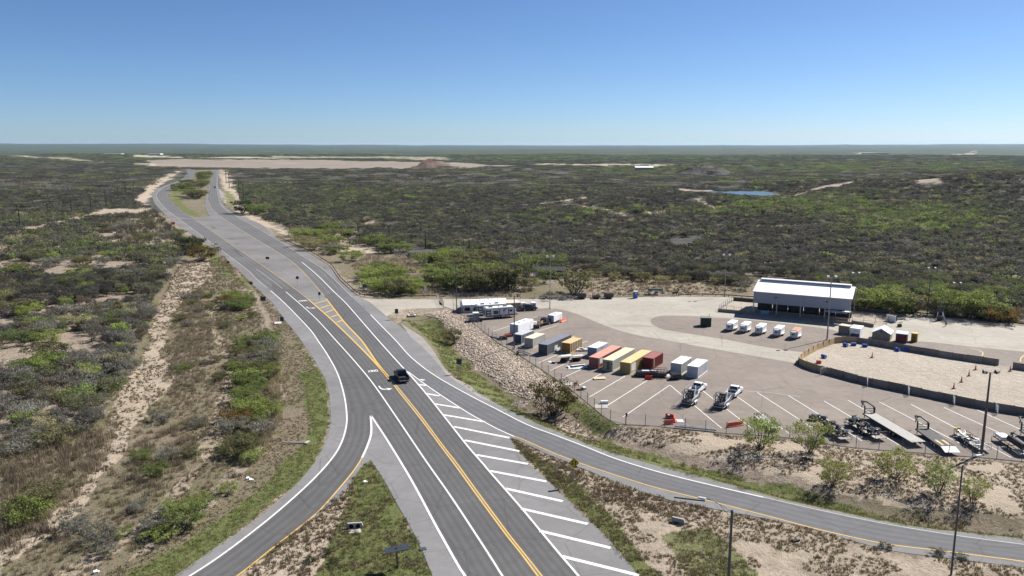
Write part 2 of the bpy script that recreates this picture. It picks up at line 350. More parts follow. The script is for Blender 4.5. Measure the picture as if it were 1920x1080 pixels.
yel = simple('sign_yellow', (.55,.4,.02), .5, .06, 3); signb = simple('sign_back', (.045,.055,.07), .55, .15, 3); signr = simple('sign_red', (.3,.03,.035), .5, .1, 3); signw = simple('sign_white', (.72,.72,.72), .5, .05, 3)
green_s = simple('sign_green', (.02,.12,.06), .5, .1, 3); mustard = None

# ------------------------------------------------------------------ mesh helpers
class MB:
    def __init__(s): s.v = []; s.f = []; s.m = []; s.uv = []
    def add(s, vs, fs, mi=0):
        o = len(s.v); s.v += [tuple(a) for a in vs]; s.f += [tuple(i + o for i in f) for f in fs]; s.m += [mi] * len(fs); return s
    def box(s, c, d, rz=0.0, mi=0, M4=None, top=1.0):
        x, y, z = (k / 2 for k in d); q = [(-x,-y,-z),(x,-y,-z),(x,y,-z),(-x,y,-z),(-x*top,-y*top,z),(x*top,-y*top,z),(x*top,y*top,z),(-x*top,y*top,z)]
        m = Matrix.Translation(c) @ (M4 if M4 is not None else Matrix.Rotation(rz, 4, 'Z'))
        return s.add([m @ Vector(a) for a in q], [(0,3,2,1),(4,5,6,7),(0,1,5,4),(1,2,6,5),(2,3,7,6),(3,0,4,7)], mi)
    def tube(s, a, b, r0, r1=None, n=6, mi=0, cap=True):
        a = Vector(a); b = Vector(b); r1 = r0 if r1 is None else r1; d = b - a
        if d.length < 1e-6: return s
        q = d.to_track_quat('Z', 'Y'); vs = []
        for p, r in ((a, r0), (b, r1)):
            for i in range(n):
                t = 2 * math.pi * i / n; vs.append(p + q @ Vector((r * math.cos(t), r * math.sin(t), 0)))
        fs = [(i, (i + 1) % n, n + (i + 1) % n, n + i) for i in range(n)]
        if cap: fs += [tuple(range(n))[::-1], tuple(range(n, 2 * n))]
        return s.add(vs, fs, mi)
    def path(s, pts, r, n=6, mi=0):
        for a, b in zip(pts[:-1], pts[1:]): s.tube(a, b, r, r, n, mi)
        return s
    def prism(s, prof, x0, x1, mi=0, ax='x', sc=1.0):
        """closed profile (y,z) pushed along x (or (x,z) along y, (x,y) along z)"""
        n = len(prof); f = {'x': lambda t, a, b: (t, a, b), 'y': lambda t, a, b: (a, t, b), 'z': lambda t, a, b: (a, b, t)}[ax]
        vs = [f(x0, a, b) for a, b in prof] + [f(x1, a * 1.0, b) for a, b in prof]
        fs = [tuple(range(n))[::-1], tuple(range(n, 2 * n))] + [(i, (i + 1) % n, n + (i + 1) % n, n + i) for i in range(n)]
        return s.add(vs, fs, mi)
    def quad(s, a, b, c, d, mi=0): return s.add([a, b, c, d], [(0,1,2,3)], mi)
    def build(s, name, mats, parent=None, bevel=0, smooth_=False, loc=None, rz=0):
        me = bpy.data.meshes.new(name); me.from_pydata(s.v, [], s.f); me.update()
        bm = bmesh.new(); bm.from_mesh(me); bmesh.ops.recalc_face_normals(bm, faces=bm.faces); bm.to_mesh(me); bm.free()
        for mm in (mats if isinstance(mats, (list, tuple)) else [mats]): me.materials.append(mm)
        if max(s.m or [0]) > 0: me.polygons.foreach_set('material_index', s.m)
        if smooth_: me.polygons.foreach_set('use_smooth', [True] * len(me.polygons))
        o = bpy.data.objects.new(name, me); C.objects.link(o)
        if parent: o.parent = parent
        if loc is not None: o.location = loc; o.rotation_euler[2] = rz
        if bevel:
            b = o.modifiers.new('bevel', 'BEVEL'); b.width = bevel; b.segments = 2; b.limit_method = 'ANGLE'; b.angle_limit = R(40)
        return o
def tag(o, label=None, cat=None, group=None, kind=None):
    if label: o['label'] = label
    if cat: o['category'] = cat
    if group: o['group'] = group
    if kind: o['kind'] = kind
    return o
def thing(name, label, cat, loc, rz=0.0, group=None):
    o = bpy.data.objects.new(name, None); C.objects.link(o); o.empty_display_size = .5
    o.location = loc; o.rotation_euler = (0, 0, rz); return tag(o, label, cat, group)
def dup(root, loc, rz=0.0, label=None, group=None, scale=None):
    r = root.copy(); C.objects.link(r); r.location = loc; r.rotation_euler = (0, 0, rz)
    if scale: r.scale = scale
    if label: r['label'] = label
    if group: r['group'] = group
    for ch in root.children:
        c = ch.copy(); C.objects.link(c); c.parent = r
        for g in ch.children:
            d = g.copy(); C.objects.link(d); d.parent = c
    return r
def heading(a, b):
    d = b - a; return math.atan2(-d.x, d.y)
def resample(pts, n):
    p = np.array([(q[0], q[1]) for q in pts]); d = np.r_[0, np.cumsum(np.hypot(*np.diff(p, axis=0).T))]
    t = np.linspace(0, d[-1], n); return np.c_[np.interp(t, d, p[:, 0]), np.interp(t, d, p[:, 1])], d[-1]
def sheet(name, pix, z, mat, thick=0.0, kind='structure'):
    pts = [P(a, b) for a, b in pix]; q = [pts[0]]
    for p in pts[1:]:
        if (p - q[-1]).length > .02: q.append(p)
    if (q[0] - q[-1]).length < .02: q.pop()
    tris = geometry.tessellate_polygon([[Vector((p.x, p.y, 0)) for p in q]])
    mb = MB(); mb.add([(p.x, p.y, z) for p in q], tris)
    if thick:
        n = len(q); mb.add([(p.x, p.y, z) for p in q] + [(p.x, p.y, z - thick) for p in q], [(i, (i + 1) % n, n + (i + 1) % n, n + i) for i in range(n)])
    me = bpy.data.meshes.new(name); me.from_pydata(mb.v, [], mb.f)
    me.materials.append(mat); o = bpy.data.objects.new(name, me); C.objects.link(o); o['kind'] = kind
    return o
def strip(name, A, B, z, mat, n=140, kind='structure'):
    """surface between two pixel lines; u across 0..1, v metres along"""
    a, L = resample([P(*p) for p in A], n); b, _ = resample([P(*p) for p in B], n)
    vs = [(x, y, z) for x, y in a] + [(x, y, z) for x, y in b]; fs = [(i, n + i, n + i + 1, i + 1) for i in range(n - 1)]
    me = bpy.data.meshes.new(name); me.from_pydata(vs, [], fs); me.materials.append(mat)
    uvl = me.uv_layers.new(name='UVMap'); dat = []
    for i in range(n - 1):
        v0, v1 = L * i / (n - 1), L * (i + 1) / (n - 1); dat += [0, v0, 1, v0, 1, v1, 0, v1]
    uvl.data.foreach_set('uv', dat)
    o = bpy.data.objects.new(name, me); C.objects.link(o); o['kind'] = kind
    return o
def lines(name, polys, w, z, mat):
    """painted lines: every entry a list of pixels, width w metres"""
    mb = MB()
    for pl in polys:
        ww = w
        if isinstance(pl, tuple) and isinstance(pl[0], (int, float)) and isinstance(pl[1], list): ww, pl = pl
        p = [P(a, b) for a, b in pl]; L = []; Rr = []
        for i in range(len(p)):
            t = (p[min(i + 1, len(p) - 1)] - p[max(i - 1, 0)]); t.z = 0; t.normalize(); nn = Vector((-t.y, t.x, 0)) * ww / 2
            L.append((p[i].x + nn.x, p[i].y + nn.y, z)); Rr.append((p[i].x - nn.x, p[i].y - nn.y, z))
        k = len(p); mb.add(L + Rr, [(i, i + 1, k + i + 1, k + i) for i in range(k - 1)])
    me = bpy.data.meshes.new(name); me.from_pydata(mb.v, [], mb.f); me.materials.append(mat)
    o = bpy.data.objects.new(name, me); C.objects.link(o); o['kind'] = 'structure'; return o

# ------------------------------------------------------------------ the ground: one sheet to the horizon
def build_ground():
    az = np.r_[np.arange(-180, -42, 6.0), np.arange(-42, -36, .6), np.arange(-36, 36, .16), np.arange(36, 42, .6), np.arange(42, 180, 6.0)]
    az = np.radians(az); rr = [3.0, 12, 24, 36, 50, 62, 72, 80]
    while rr[-1] < 30000:
        q = rr[-1]; rr.append(q * (1.0062 if q < 900 else 1.010 if q < 2500 else 1.022))
    rr = np.array(rr); na, nr = len(az), len(rr)
    X = (rr[:, None] * np.sin(az)[None]).ravel(); Y = (rr[:, None] * np.cos(az)[None]).ravel()
    Z = height(X, Y)
    i = np.arange(nr - 1)[:, None] * na; j = np.arange(na)[None]; j2 = (j + 1) % na
    F = np.stack([i + j, i + na + j, i + na + j2, i + j2], -1).reshape(-1, 4)
    nv = len(X); X = np.r_[X, 0]; Y = np.r_[Y, 0]; Z = np.r_[Z, -.05]
    me = bpy.data.meshes.new('ground'); me.vertices.add(nv + 1); me.vertices.foreach_set('co', np.stack([X, Y, Z], -1).ravel().astype(np.float32))
    fan = np.stack([np.full(na, nv), np.arange(na), (np.arange(na) + 1) % na], -1)
    nl = F.size + fan.size; me.loops.add(nl); me.loops.foreach_set('vertex_index', np.r_[F.ravel(), fan.ravel()].astype(np.int32))
    me.polygons.add(len(F) + na)
    me.polygons.foreach_set('loop_start', np.r_[np.arange(len(F)) * 4, F.size + np.arange(na) * 3].astype(np.int32))
    me.polygons.foreach_set('loop_total', np.r_[np.full(len(F), 4), np.full(na, 3)].astype(np.int32))
    me.polygons.foreach_set('use_smooth', np.ones(len(F) + na, bool)); me.update(calc_edges=True)
    # ground cover read off the photograph: kinds of soil and growth, not light
    u, v = UV(X, Y); fr = Y > 40
    ju = u + (vnoise(X, Y, 6, 21) - .5) * 14 + (vnoise(X, Y, 1.7, 22) - .5) * 8; jv = v + ((vnoise(X, Y, 6, 23) - .5) * 8 + (vnoise(X, Y, 1.7, 24) - .5) * 5) * np.clip((v - 300) / 250, .1, 1)
    w1 = np.zeros((nv + 1, 4), np.float32); w2 = np.zeros((nv + 1, 4), np.float32)
    def put(w, ch, poly, val=1.0): w[pip(ju, jv, poly) & fr, ch] = val
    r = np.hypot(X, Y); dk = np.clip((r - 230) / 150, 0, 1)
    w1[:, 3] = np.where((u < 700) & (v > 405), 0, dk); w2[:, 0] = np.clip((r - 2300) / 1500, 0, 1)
    for poly, ch, val in GROUND1:
        put(w1, ch, poly, val)
        if ch == 1 and val >= .45: put(w1, 0, poly, 0.0)
    for poly, ch, val in GROUND1:
        if ch != 3: put(w1, 3, poly, 0.0)
    for poly, ch, val in GROUND2: put(w2, ch, poly, val)
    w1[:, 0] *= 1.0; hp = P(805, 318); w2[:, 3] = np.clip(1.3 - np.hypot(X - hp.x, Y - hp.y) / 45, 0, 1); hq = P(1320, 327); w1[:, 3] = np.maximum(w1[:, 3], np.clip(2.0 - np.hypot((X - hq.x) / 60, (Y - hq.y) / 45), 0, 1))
    for nm, w in (('w1', w1), ('w2', w2)):
        a = me.color_attributes.new(nm, 'FLOAT_COLOR', 'POINT'); a.data.foreach_set('color', w.ravel())
    me.materials.append(M('ground')); o = bpy.data.objects.new('ground', me); C.objects.link(o); o['kind'] = 'structure'
# channel 0 grass, 1 sand, 2 brown mown strip, 3 brush floor
VERGE_L = [(400,480),(440,505),(480,545),(505,590),(520,650),(530,700),(530,745),(520,790),(485,850),(420,930),(330,1005),(180,1085),(330,1085),(448,997),(552,911),(600,850),(619,790),(617,740),(560,632),(511,569),(440,500)]
VERGE_LG = [(560,640),(590,690),(560,700),(575,760),(580,800),(560,840),(500,905),(430,965),(330,1030),(230,1085),(330,1085),(448,997),(552,911),(600,850),(619,790),(617,740),(590,677)]
SAND_L1 = [(335,495),(390,480),(400,520),(345,560),(320,610),(300,660),(330,700),(300,750),(245,800),(230,850),(185,900),(150,960),(90,1010),(0,1065),(0,1030),(80,985),(150,900),(185,850),(205,790),(225,730),(270,660),(290,590)]
SAND_L2 = [(375,560),(410,565),(400,620),(425,690),(405,760),(370,820),(385,870),(330,900),(290,960),(220,1000),(90,1080),(150,1085),(260,1000),(350,920),(420,830),(440,740),(430,660)]
RIP1 = [(866,592),(905,622),(932,644),(962,662),(989,679),(1025,705),(1050,722),(1058,735),(1030,740),(990,738),(955,722),(915,692),(880,664),(855,638),(846,610),(815,592),(800,586),(840,582)]
RIP2 = [(1010,780),(1060,770),(1100,790),(1130,815),(1110,826),(1060,818)]
SLOPE = [(1110,800),(1160,800),(1265,806),(1360,815),(1487,825),(1612,844),(1730,853),(1920,869),(2150,895),(2150,985),(1920,962),(1750,945),(1600,918),(1480,888),(1390,865),(1290,838),(1200,820)]
ISLAND = ISL_L + ISL_U[::-1]
TRI = GORE_L + GORE_R[::-1]
DGRASS = [(760,600),(830,597),(850,640),(900,690),(960,733),(1000,764),(1060,792),(1120,806),(1250,842),(1360,868),(1480,897),(1580,925),(1700,958),(1900,992),(1920,1012),(1715,989),(1449,935),(1244,879),(1120,842),(1026,804),(932,758),(870,723),(836,691),(820,655),(790,620)]
GROUND1 = [
    ([(0,1085),(0,800),(200,780),(240,640),(330,480),(420,470),(530,680),(520,800),(200,1085)], 2, .75),
    (VERGE_L, 2, 1), (VERGE_LG, 0, 1), ([(357,440),(400,470),(480,545),(470,548),(390,490),(350,450)], 0, .8),
    (SAND_L1, 1, .62), (SAND_L2, 1, .52), ([(0,439),(60,428),(160,404),(190,391),(285,391),(280,398),(200,402),(160,408),(80,429),(0,443)], 1, .55),
    ([(250,378),(285,340),(310,330),(330,318),(340,322),(325,332),(296,350),(284,365),(270,395)], 1, .8),
    ([(190,420),(290,395),(345,445),(330,470),(230,465)], 1, .45),
    ([(300,398),(330,425),(400,472),(370,480),(330,470),(300,425)], 2, 1),
    (TRI, 0, .85), ([(630,940),(650,930),(625,1000),(590,1085),(440,1085),(550,1002)], 1, .8), ([(690,1010),(780,1050),(790,1085),(690,1085),(640,1070)], 1, .4),
    (ISLAND, 1, .55), ([(955,820),(975,830),(1010,855),(1080,905),(1160,985),(1240,1085),(1200,1085),(1108,979),(1028,902)], 0, .7), ([(960,824),(1050,868),(1200,925),(1100,905),(1020,862)], 2, .8),
    ([(1240,1000),(1330,985),(1400,1050),(1420,1085),(1290,1085)], 0, .6),
    ([(700,590),(740,585),(830,590),(868,602),(880,640),(930,690),(1000,745),(1040,770),(1150,815),(1360,873),(1560,925),(1750,960),(1920,985),(2150,1010),(2150,1040),(1920,1012),(1700,985),(1567,959),(1360,906),(1155,851),(1026,802),(932,757),(842,706),(806,662)], 2, .9),
    (DGRASS, 0, .75),
    ([(860,588),(905,618),(960,657),(1050,716),(1110,762),(1160,797),(1150,815),(1110,800),(1060,760),(960,672),(890,620)], 0, .8),
    (RIP1, 1, .8), (RIP2, 1, .8), (SLOPE, 1, .85), (DGRASS, 0, .72), ([(1500,890),(1920,962),(1920,985),(1700,960),(1560,930)], 2, .6),
    ([(700,580),(760,578),(800,585),(845,585),(830,592),(770,590),(745,605),(720,592)], 1, .5),
    ([(516,444),(600,480),(660,530),(690,556),(760,558),(860,558),(940,560),(1040,557),(1190,556),(1350,553),(1410,553),(1400,530),(1250,520),(1120,515),(1000,540),(850,530),(760,480),(700,470),(610,460),(530,436)], 2, .9),
    ([(1100,555),(1350,552),(1400,545),(1330,530),(1200,520),(1115,525)], 1, .42),
    ([(410,318),(425,318),(450,365),(465,400),(540,435),(640,455),(720,470),(700,475),(600,468),(470,412),(420,380),(414,345)], 1, .75), ([(415,350),(440,365),(446,398),(425,388)], 0, .6), ([(500,425),(540,440),(520,444)], 0, .5),
    (MED_L[::-1] + MED_R, 2, 1), ([(318,354),(335,345),(340,380),(375,405),(364,409),(342,396),(323,380)], 0, .8), ([(372,398),(388,380),(392,404)], 0, .5),
    ([(1595,580),(1750,590),(1920,607),(1920,598),(1750,580),(1600,568)], 2, .9),
    ([(1880,500),(1905,520),(1920,545),(1920,515),(1895,495)], 1, .5), ([(1300,392),(1340,402),(1350,410),(1310,400)], 1, .45),
    ([(960,384),(1060,378),(1140,372),(1145,375),(1050,383),(960,387.5)], 1, .5), ([(1060,390),(1110,398),(1180,408),(1250,404),(1250,407),(1170,411),(1100,401)], 1, .5), ([(1262,353.5),(1345,352),(1340,356),(1275,357)], 1, .45),
    ([(1470,362),(1600,358),(1600,361),(1480,365)], 1, .45), ([(1560,369),(1620,367),(1625,371),(1570,373)], 1, .4), ([(1700,377),(1760,381),(1765,388),(1720,386)], 1, .42), ([(1660,358),(1850,355),(1850,357.5),(1660,361)], 1, .4),
]
GROUND2 = [
    ([(0,276),(2000,276),(2000,312),(1600,322),(1440,326),(1250,314),(1050,318),(850,306),(480,306),(0,300)], 0, 1),
    ([(270,300),(500,300),(830,303),(1000,312),(860,318),(700,314),(480,314),(300,310)], 1, 1),
    ([(510,292),(640,291.5),(830,294),(850,297),(640,297.5),(500,296)], 2, .55), ([(1010,305),(1120,306.5),(1270,309.5),(1260,312),(1100,310),(990,308)], 2, .9),
    ([(250,293),(480,294),(560,299.5),(400,298.5),(240,296.5)], 2, .75), ([(0,292),(120,296),(200,302),(190,304),(80,298),(0,294.5)], 2, .55), ([(200,304),(290,303),(300,309),(215,306)], 2, .8), ([(1600,286.5),(1660,286),(1660,289),(1610,289)], 2, .9), ([(1790,287),(1830,284),(1826,289),(1790,291)], 2, .9),
]
build_ground()

# ------------------------------------------------------------------ roads, paved yard, markings
sheet('road', ROAD, 0.0, M('shoulder'), .3)
sheet('driveway', DRIVE, 0.012, M('concrete'), .2)
sheet('yard_pavement', LOT, 0.0, M('lot_asphalt'), .3)
sheet('yard_concrete', CONC, 0.012, M('concrete'))
sheet('yard_oval', OVAL, 0.024, M('lot_asphalt'))
sheet('arena_floor', ARENA, 0.04, M('arena_sand'), .04)
sheet('gravel_pulloff', [(409,352),(421.5,364),(419,371),(414,372)], 0.0, M('gravel'), .2)
sheet('gravel_edge', [(750,605),(765,615),(792,632),(812,656),(832,688),(850,708),(880,722),(905,742),(930,757),(900,746),(868,724),(838,703),(815,675),(790,648),(770,632)], 0.006, M('gravel'))
pond = sheet('water', [(1308,357.5),(1330,356),(1370,355.5),(1420,356),(1448,358.5),(1452,363),(1432,368.3),(1405,368.5),(1360,363.5),(1325,360)], -1.25, M('water'))
OLD = LEFT_EDGE[:LEFT_EDGE.index(LEFT_EDGE[90])+1] + [(557,553),(583,561),(607,557),(655,545)] + [p for p in HWY_R[::-1] if p[1] < 541] + MED_R + MED_L[::-1]
sheet('old_pavement', OLD, 0.005, M('old_pavement'))
LW_L = smooth([(350,318.5),(349,330),(333,340),(308,351),(295,362),(295,372.5),(312.5,392.5),(350,421),(400,458),(462.5,505),(480,522.5),(512,549),(531,566),(555,590),(583,620),(597,640),(615,667),(633,701),(645,740),(650,775),(649,800),(641,828),(626,855),(596,890),(552,932),(493,982),(418,1039),(356,1080),(250,1145)])
SEP = smooth([(480,504.7),(508,524),(551,560),(592.5,597.5),(630,638.5),(665,677.5),(700,720),(740,777.5),(774,828),(802.5,870),(844,929),(889,997),(927,1056),(942,1080),(1002,1170)])
YL = smooth([(364,411),(400,435),(437,461),(480,489.7),(527,522.5),(555,543),(577.5,561),(611,590),(634,611),(665,641),(702,679),(730,711),(748,735),(788,785),(825,835),(853,872),(887,919),(946,999),(976,1037),(1009,1081),(1072,1162)])
YR = smooth([(392,380),(400,394),(426,414),(467.5,440.6),(505,463),(533,480.5),(557.5,499),(583,526),(607.5,555),(630,584),(649,608),(679,640),(706,679),(732,711)])
YD = smooth([(733,711),(753,735),(793,785),(830,835),(858,871),(892,918),(951,998),(981,1036),(1016,1080),(1078,1160)])
WR = smooth([(566,491.6),(596,517),(626,547),(649,569),(677,601),(711,640),(752.5,686),(765,699),(802.5,742.5),(840,790),(877.5,837.5),(906,870),(918.5,885),(978,953),(1022,1006),(1052,1042),(1084.5,1080),(1152,1164)])
GR = smooth([(765,697),(802.5,724.5),(840,750),(877.5,774),(904,789),(933,804.5),(964,818.5)])
GRY = smooth([(964,818.5),(978,823),(1037,849),(1096,871.5),(1155.5,891.5),(1230,914.5),(1304,933),(1360,947),(1449,970),(1538,993.5),(1656,1019),(1775,1034),(1920,1053),(2150,1086)])
RWL = smooth([(694.7,590),(714,610),(742.5,639),(772.5,671.5),(815,704),(876,739),(932.5,768),(989,796.5),(1045,817.5),(1101,839),(1155.5,860.5),(1244,887.5),(1360,916),(1431,932.5)])
RWL2 = smooth([(1431,932.5),(1538,957),(1656,981.5),(1775,1001.5),(1920,1021),(2150,1050)])
HWL = smooth([(560,476),(586,492),(611,509),(640,537),(660,557)])
HWL0 = smooth([(406,321),(406.5,352),(410.5,374),(417,388),(436,402),(475,424),(520,450),(560,476)])
GLY = smooth([(679,858),(664,881.5),(635,917),(596,960),(552,996),(507,1031),(446,1079),(368,1132)])
GLW = smooth([(695,779),(696,812),(688,838),(679,858)]); GRW = smooth([(695.5,779),(729.6,831),(774,905),(818.5,988),(860,1062),(873,1082),(922,1168)])
def cut(l, v0, v1): return [p for p in l if v0 <= p[1] <= v1]
strip('carriageway_lane', cut(LW_L, 410, 548), cut(YL, 410, 545), .009, M('lane_faded'))
strip('carriageway_lane', cut(LW_L, 318, 410), [(364,319),(364,325),(360,332),(346,340),(326,348),(315,357),(312,366),(322,381),(341,397),(362,410)], .009, M('lane_faded'))
strip('carriageway_lane', cut(YR, 380, 555), cut(HWL0 + HWL, 372, 557), .009, M('lane_faded'))
strip('carriageway_lane', [(393,320),(399,323),(397,334),(394,347),(391,360),(389,372),(392,380)], cut(HWL0, 320, 374), .009, M('lane_faded'))
strip('ramp_lane', cut(LW_L, 548, 790), cut(SEP, 524, 560) + cut(SEP, 561, 790), .0105, M('lane'))
strip('ramp_lane', cut(LW_L, 775, 1200), [(697,775)] + GLW + GLY[1:], .0195, M('lane'))
strip('turn_lane', cut(SEP, 540, 1200), cut(YL, 540, 1200), .0165, M('lane'), 220)
strip('ramp_lane', GRW, cut(SEP, 760, 1200), .018, M('lane'))
strip('through_lane', cut(YR, 555, 712) + YD[1:], cut(WR, 545, 1200), .012, M('lane'))
strip('slip_lane', cut(WR, 545, 697) + GR + GRY[1:], cut(HWL, 535, 560) + RWL + RWL2[1:], .014, M('ramp_lane'), 320)
M_p = simple('patch_dark', (.05,.048,.047), .9, .2, 1)
lines('pavement_patch', [(2.2, [(428,447.5),(441,448.5)]), (.5, [(440,470),(455,482.5)]), (.4, [(437,466),(448,473)]), (1.2, [(396,425),(404,428)]), (1.0, [(444,456),(448,457)])], .5, .021, M_p)
Z1 = .026
lines('edge_line', [(.27, cut(LW_L, 545, 1200)), (.25, cut(SEP, 545, 1200)), (.28, WR), (.25, GR), (.25, RWL), (.34, GLW), (.32, GRW)], .2, Z1, M('white_paint'))
lines('worn_edge_line', [(.2, cut(LW_L, 330, 545)), (.15, cut(SEP, 490, 545)), (.15, HWL), (.16, RWL2), (.15, cut(HWL0, 340, 480))], .15, Z1, M('faded_white'))
lines('centre_line', [(.38, cut(YL, 560, 714)), (.19, cut(YL, 714, 1200)), (.4, cut(YR, 556, 712)), (.19, YD), (.19, GLY), (.19, GRY)], .2, Z1, M('yellow_paint'))
lines('worn_centre_line', [(.22, cut(YL, 410, 562)), (.2, cut(YR, 378, 557))], .2, Z1, M('faded_yellow'))
lines('median_bar', [[(590.6,569.4),(611,563.8)],[(601,577.8),(617.8,572.2)],[(610.3,586.3),(625.3,580.6)],[(620.6,594.7),(633.8,590)],[(631,604.6),(642.8,600)]], .6, Z1 + .005, M('yellow_paint'))
hz = [((788,711.5),(796,713)),((783,721),(799.5,722.8)),((798,737.8),(824,742.5)),((814.5,757.3),(862,765)),((832,778),(909,791)),((851,800),(955,821)),((871,825.5),(974,846)),((893,853),(990,870)),((918.5,883),(1025,903)),((947,916),(1055,940)),((978,954),(1102,982.5)),((1012,995.5),(1145,1027.5)),((1053,1043),(1198,1079)),((1092,1090),(1250,1132))]
lines('hatch_marking', [[a, b] for a, b in hz], .62, Z1 - .006, M('white_paint'))
PK = [[(1009,681),(1046,664)],[(1031,695),(1060,682)],[(1054,709),(1090,692.5)],[(1081,725),(1127,701)],[(1105,744.5),(1172.5,705)],[(1136,762),(1215.6,712)],[(1168,782),(1256,722)],
      [(1256,722),(1353,803)],[(1318,733),(1408,802)],[(1382.5,744),(1481,814)],[(1420,736),(1537,811)],[(1478,741.5),(1616,826.5)],[(1545,752),(1686,834.5)],[(1590,750.5),(1755,846)],[(1648.5,753.6),(1826,845)],[(1708,758),(1896,858)],[(1770,764),(1925,835)],[(1832,768.5),(1935,815)],
      [(923,621.7),(956,611)],[(995,598),(1009,593)],[(1002,623),(1042.5,610.7)],[(940,633),(956,626)],[(1066,634),(1079,630)],[(1092,643),(1102,639.5)],[(944,648),(962,640)]]
lines('parking_line', PK, .17, .016, M('white_paint'))
lines('worn_parking_line', [[(1395,733),(1440,736),(1500,744)],[(1155,624.5),(1164,625)],[(1193,635),(1205,637.5)],[(1384,665),(1399,668)],[(1722,617),(1744,619)],[(1720,626),(1742,628)],[(1722,636),(1740,638)]], .2, .03, M('faded_white'))
lines('yard_curve_line', [smooth([(1820,653),(1836,657),(1843,662),(1841,667)]), smooth([(1920,666),(1914,672),(1913,678)])], .2, .016, M('yellow_pale'))
def road_text(txt, u, v, rz, size, stretch):
    cu = bpy.data.curves.new('road_text', 'FONT'); cu.body = txt; cu.size = size; cu.align_x = 'CENTER'; cu.align_y = 'CENTER'; cu.offset = .03
    o = bpy.data.objects.new('tmp', cu); C.objects.link(o); bpy.context.view_layer.update()
    me = bpy.data.meshes.new_from_object(o.evaluated_get(bpy.context.evaluated_depsgraph_get())); bpy.data.objects.remove(o)
    me.materials.clear(); me.materials.append(M('white_paint'))
    q = bpy.data.objects.new('road_word', me); C.objects.link(q); p = P(u, v); q.location = (p.x, p.y, .032); q.rotation_euler[2] = rz; q.scale = (1, stretch, 1); q['kind'] = 'structure'
def road_arrow(u, v, rz):
    sh = [(.55,-1.5),(.75,-1.5),(.75,-.1),(.55,.55),(.1,.8),(-.35,.8),(-.35,1.25),(-1.15,.62),(-.35,.05),(-.35,.45),(0,.42),(.35,.2),(.5,-.3)]
    t = geometry.tessellate_polygon([[Vector((a, b, 0)) for a, b in sh]]); me = bpy.data.meshes.new('road_arrow'); me.from_pydata([(a * 1.25, b * 1.3, 0) for a, b in sh], [], t); me.materials.append(M('white_paint'))
    q = bpy.data.objects.new('road_arrow', me); C.objects.link(q); p = P(u, v); q.location = (p.x, p.y, .032); q.rotation_euler[2] = rz; q['kind'] = 'structure'
rd = heading(P(690, 680), P(735, 745)); rd2 = heading(P(560, 557), P(590, 583))
road_text('ONLY', 699, 695.5, rd, .82, 2.6); road_arrow(721, 728, rd)
road_text('ONLY', 567.5, 564, rd2, 1.0, 3.0); road_arrow(582, 577, rd2)

# ------------------------------------------------------------------ vegetation
def mesh_np(name, V, F, mats, mi=None, shade=None):
    me = bpy.data.meshes.new(name); V = np.asarray(V, np.float32); F = np.asarray(F, np.int32); k = F.shape[1]
    me.vertices.add(len(V)); me.vertices.foreach_set('co', V.ravel()); me.loops.add(F.size); me.loops.foreach_set('vertex_index', F.ravel())
    me.polygons.add(len(F)); me.polygons.foreach_set('loop_start', (np.arange(len(F)) * k).astype(np.int32)); me.polygons.foreach_set('loop_total', np.full(len(F), k, np.int32))
    for m in mats: me.materials.append(m)
    if mi is not None: me.polygons.foreach_set('material_index', np.asarray(mi, np.int32))
    me.update(calc_edges=True)
    if shade is not None:
        a = me.attributes.new('shade', 'FLOAT', 'FACE'); a.data.foreach_set('value', np.asarray(shade, np.float32))
    return me
def leaf_cloud(rs, centres, radii, n, size, squash=.75, up=.25, thin=1.0):
    """n small leaf sprays scattered in clumps"""
    ci = rs.integers(0, len(centres), n); d = rs.normal(size=(n, 3)); d /= np.linalg.norm(d, axis=1)[:, None] + 1e-9
    rad = radii[ci] * (rs.random(n) ** .45); p = centres[ci] + d * rad[:, None] * np.array([1, 1, squash])
    nrm = d * .6 + rs.normal(size=(n, 3)) * .6; nrm[:, 2] += up; nrm /= np.linalg.norm(nrm, axis=1)[:, None]
    a = np.cross(nrm, rs.normal(size=(n, 3))); a /= np.linalg.norm(a, axis=1)[:, None]; b = np.cross(nrm, a)
    s = (size * (.6 + .8 * rs.random(n)))[:, None]; asp = (.55 + .6 * rs.random(n))[:, None] * thin
    V = np.stack([p - a * s - b * s * asp * .5, p + a * s * .4 - b * s * asp, p + a * s + b * s * asp * .5, p - a * s * .3 + b * s * asp], 1).reshape(-1, 3)
    F = np.arange(4 * n).reshape(n, 4); cs = rs.random(len(centres)); sh = np.clip(.5 * cs[ci] + .5 * rs.random(n), 0, 1)
    return V, F, sh
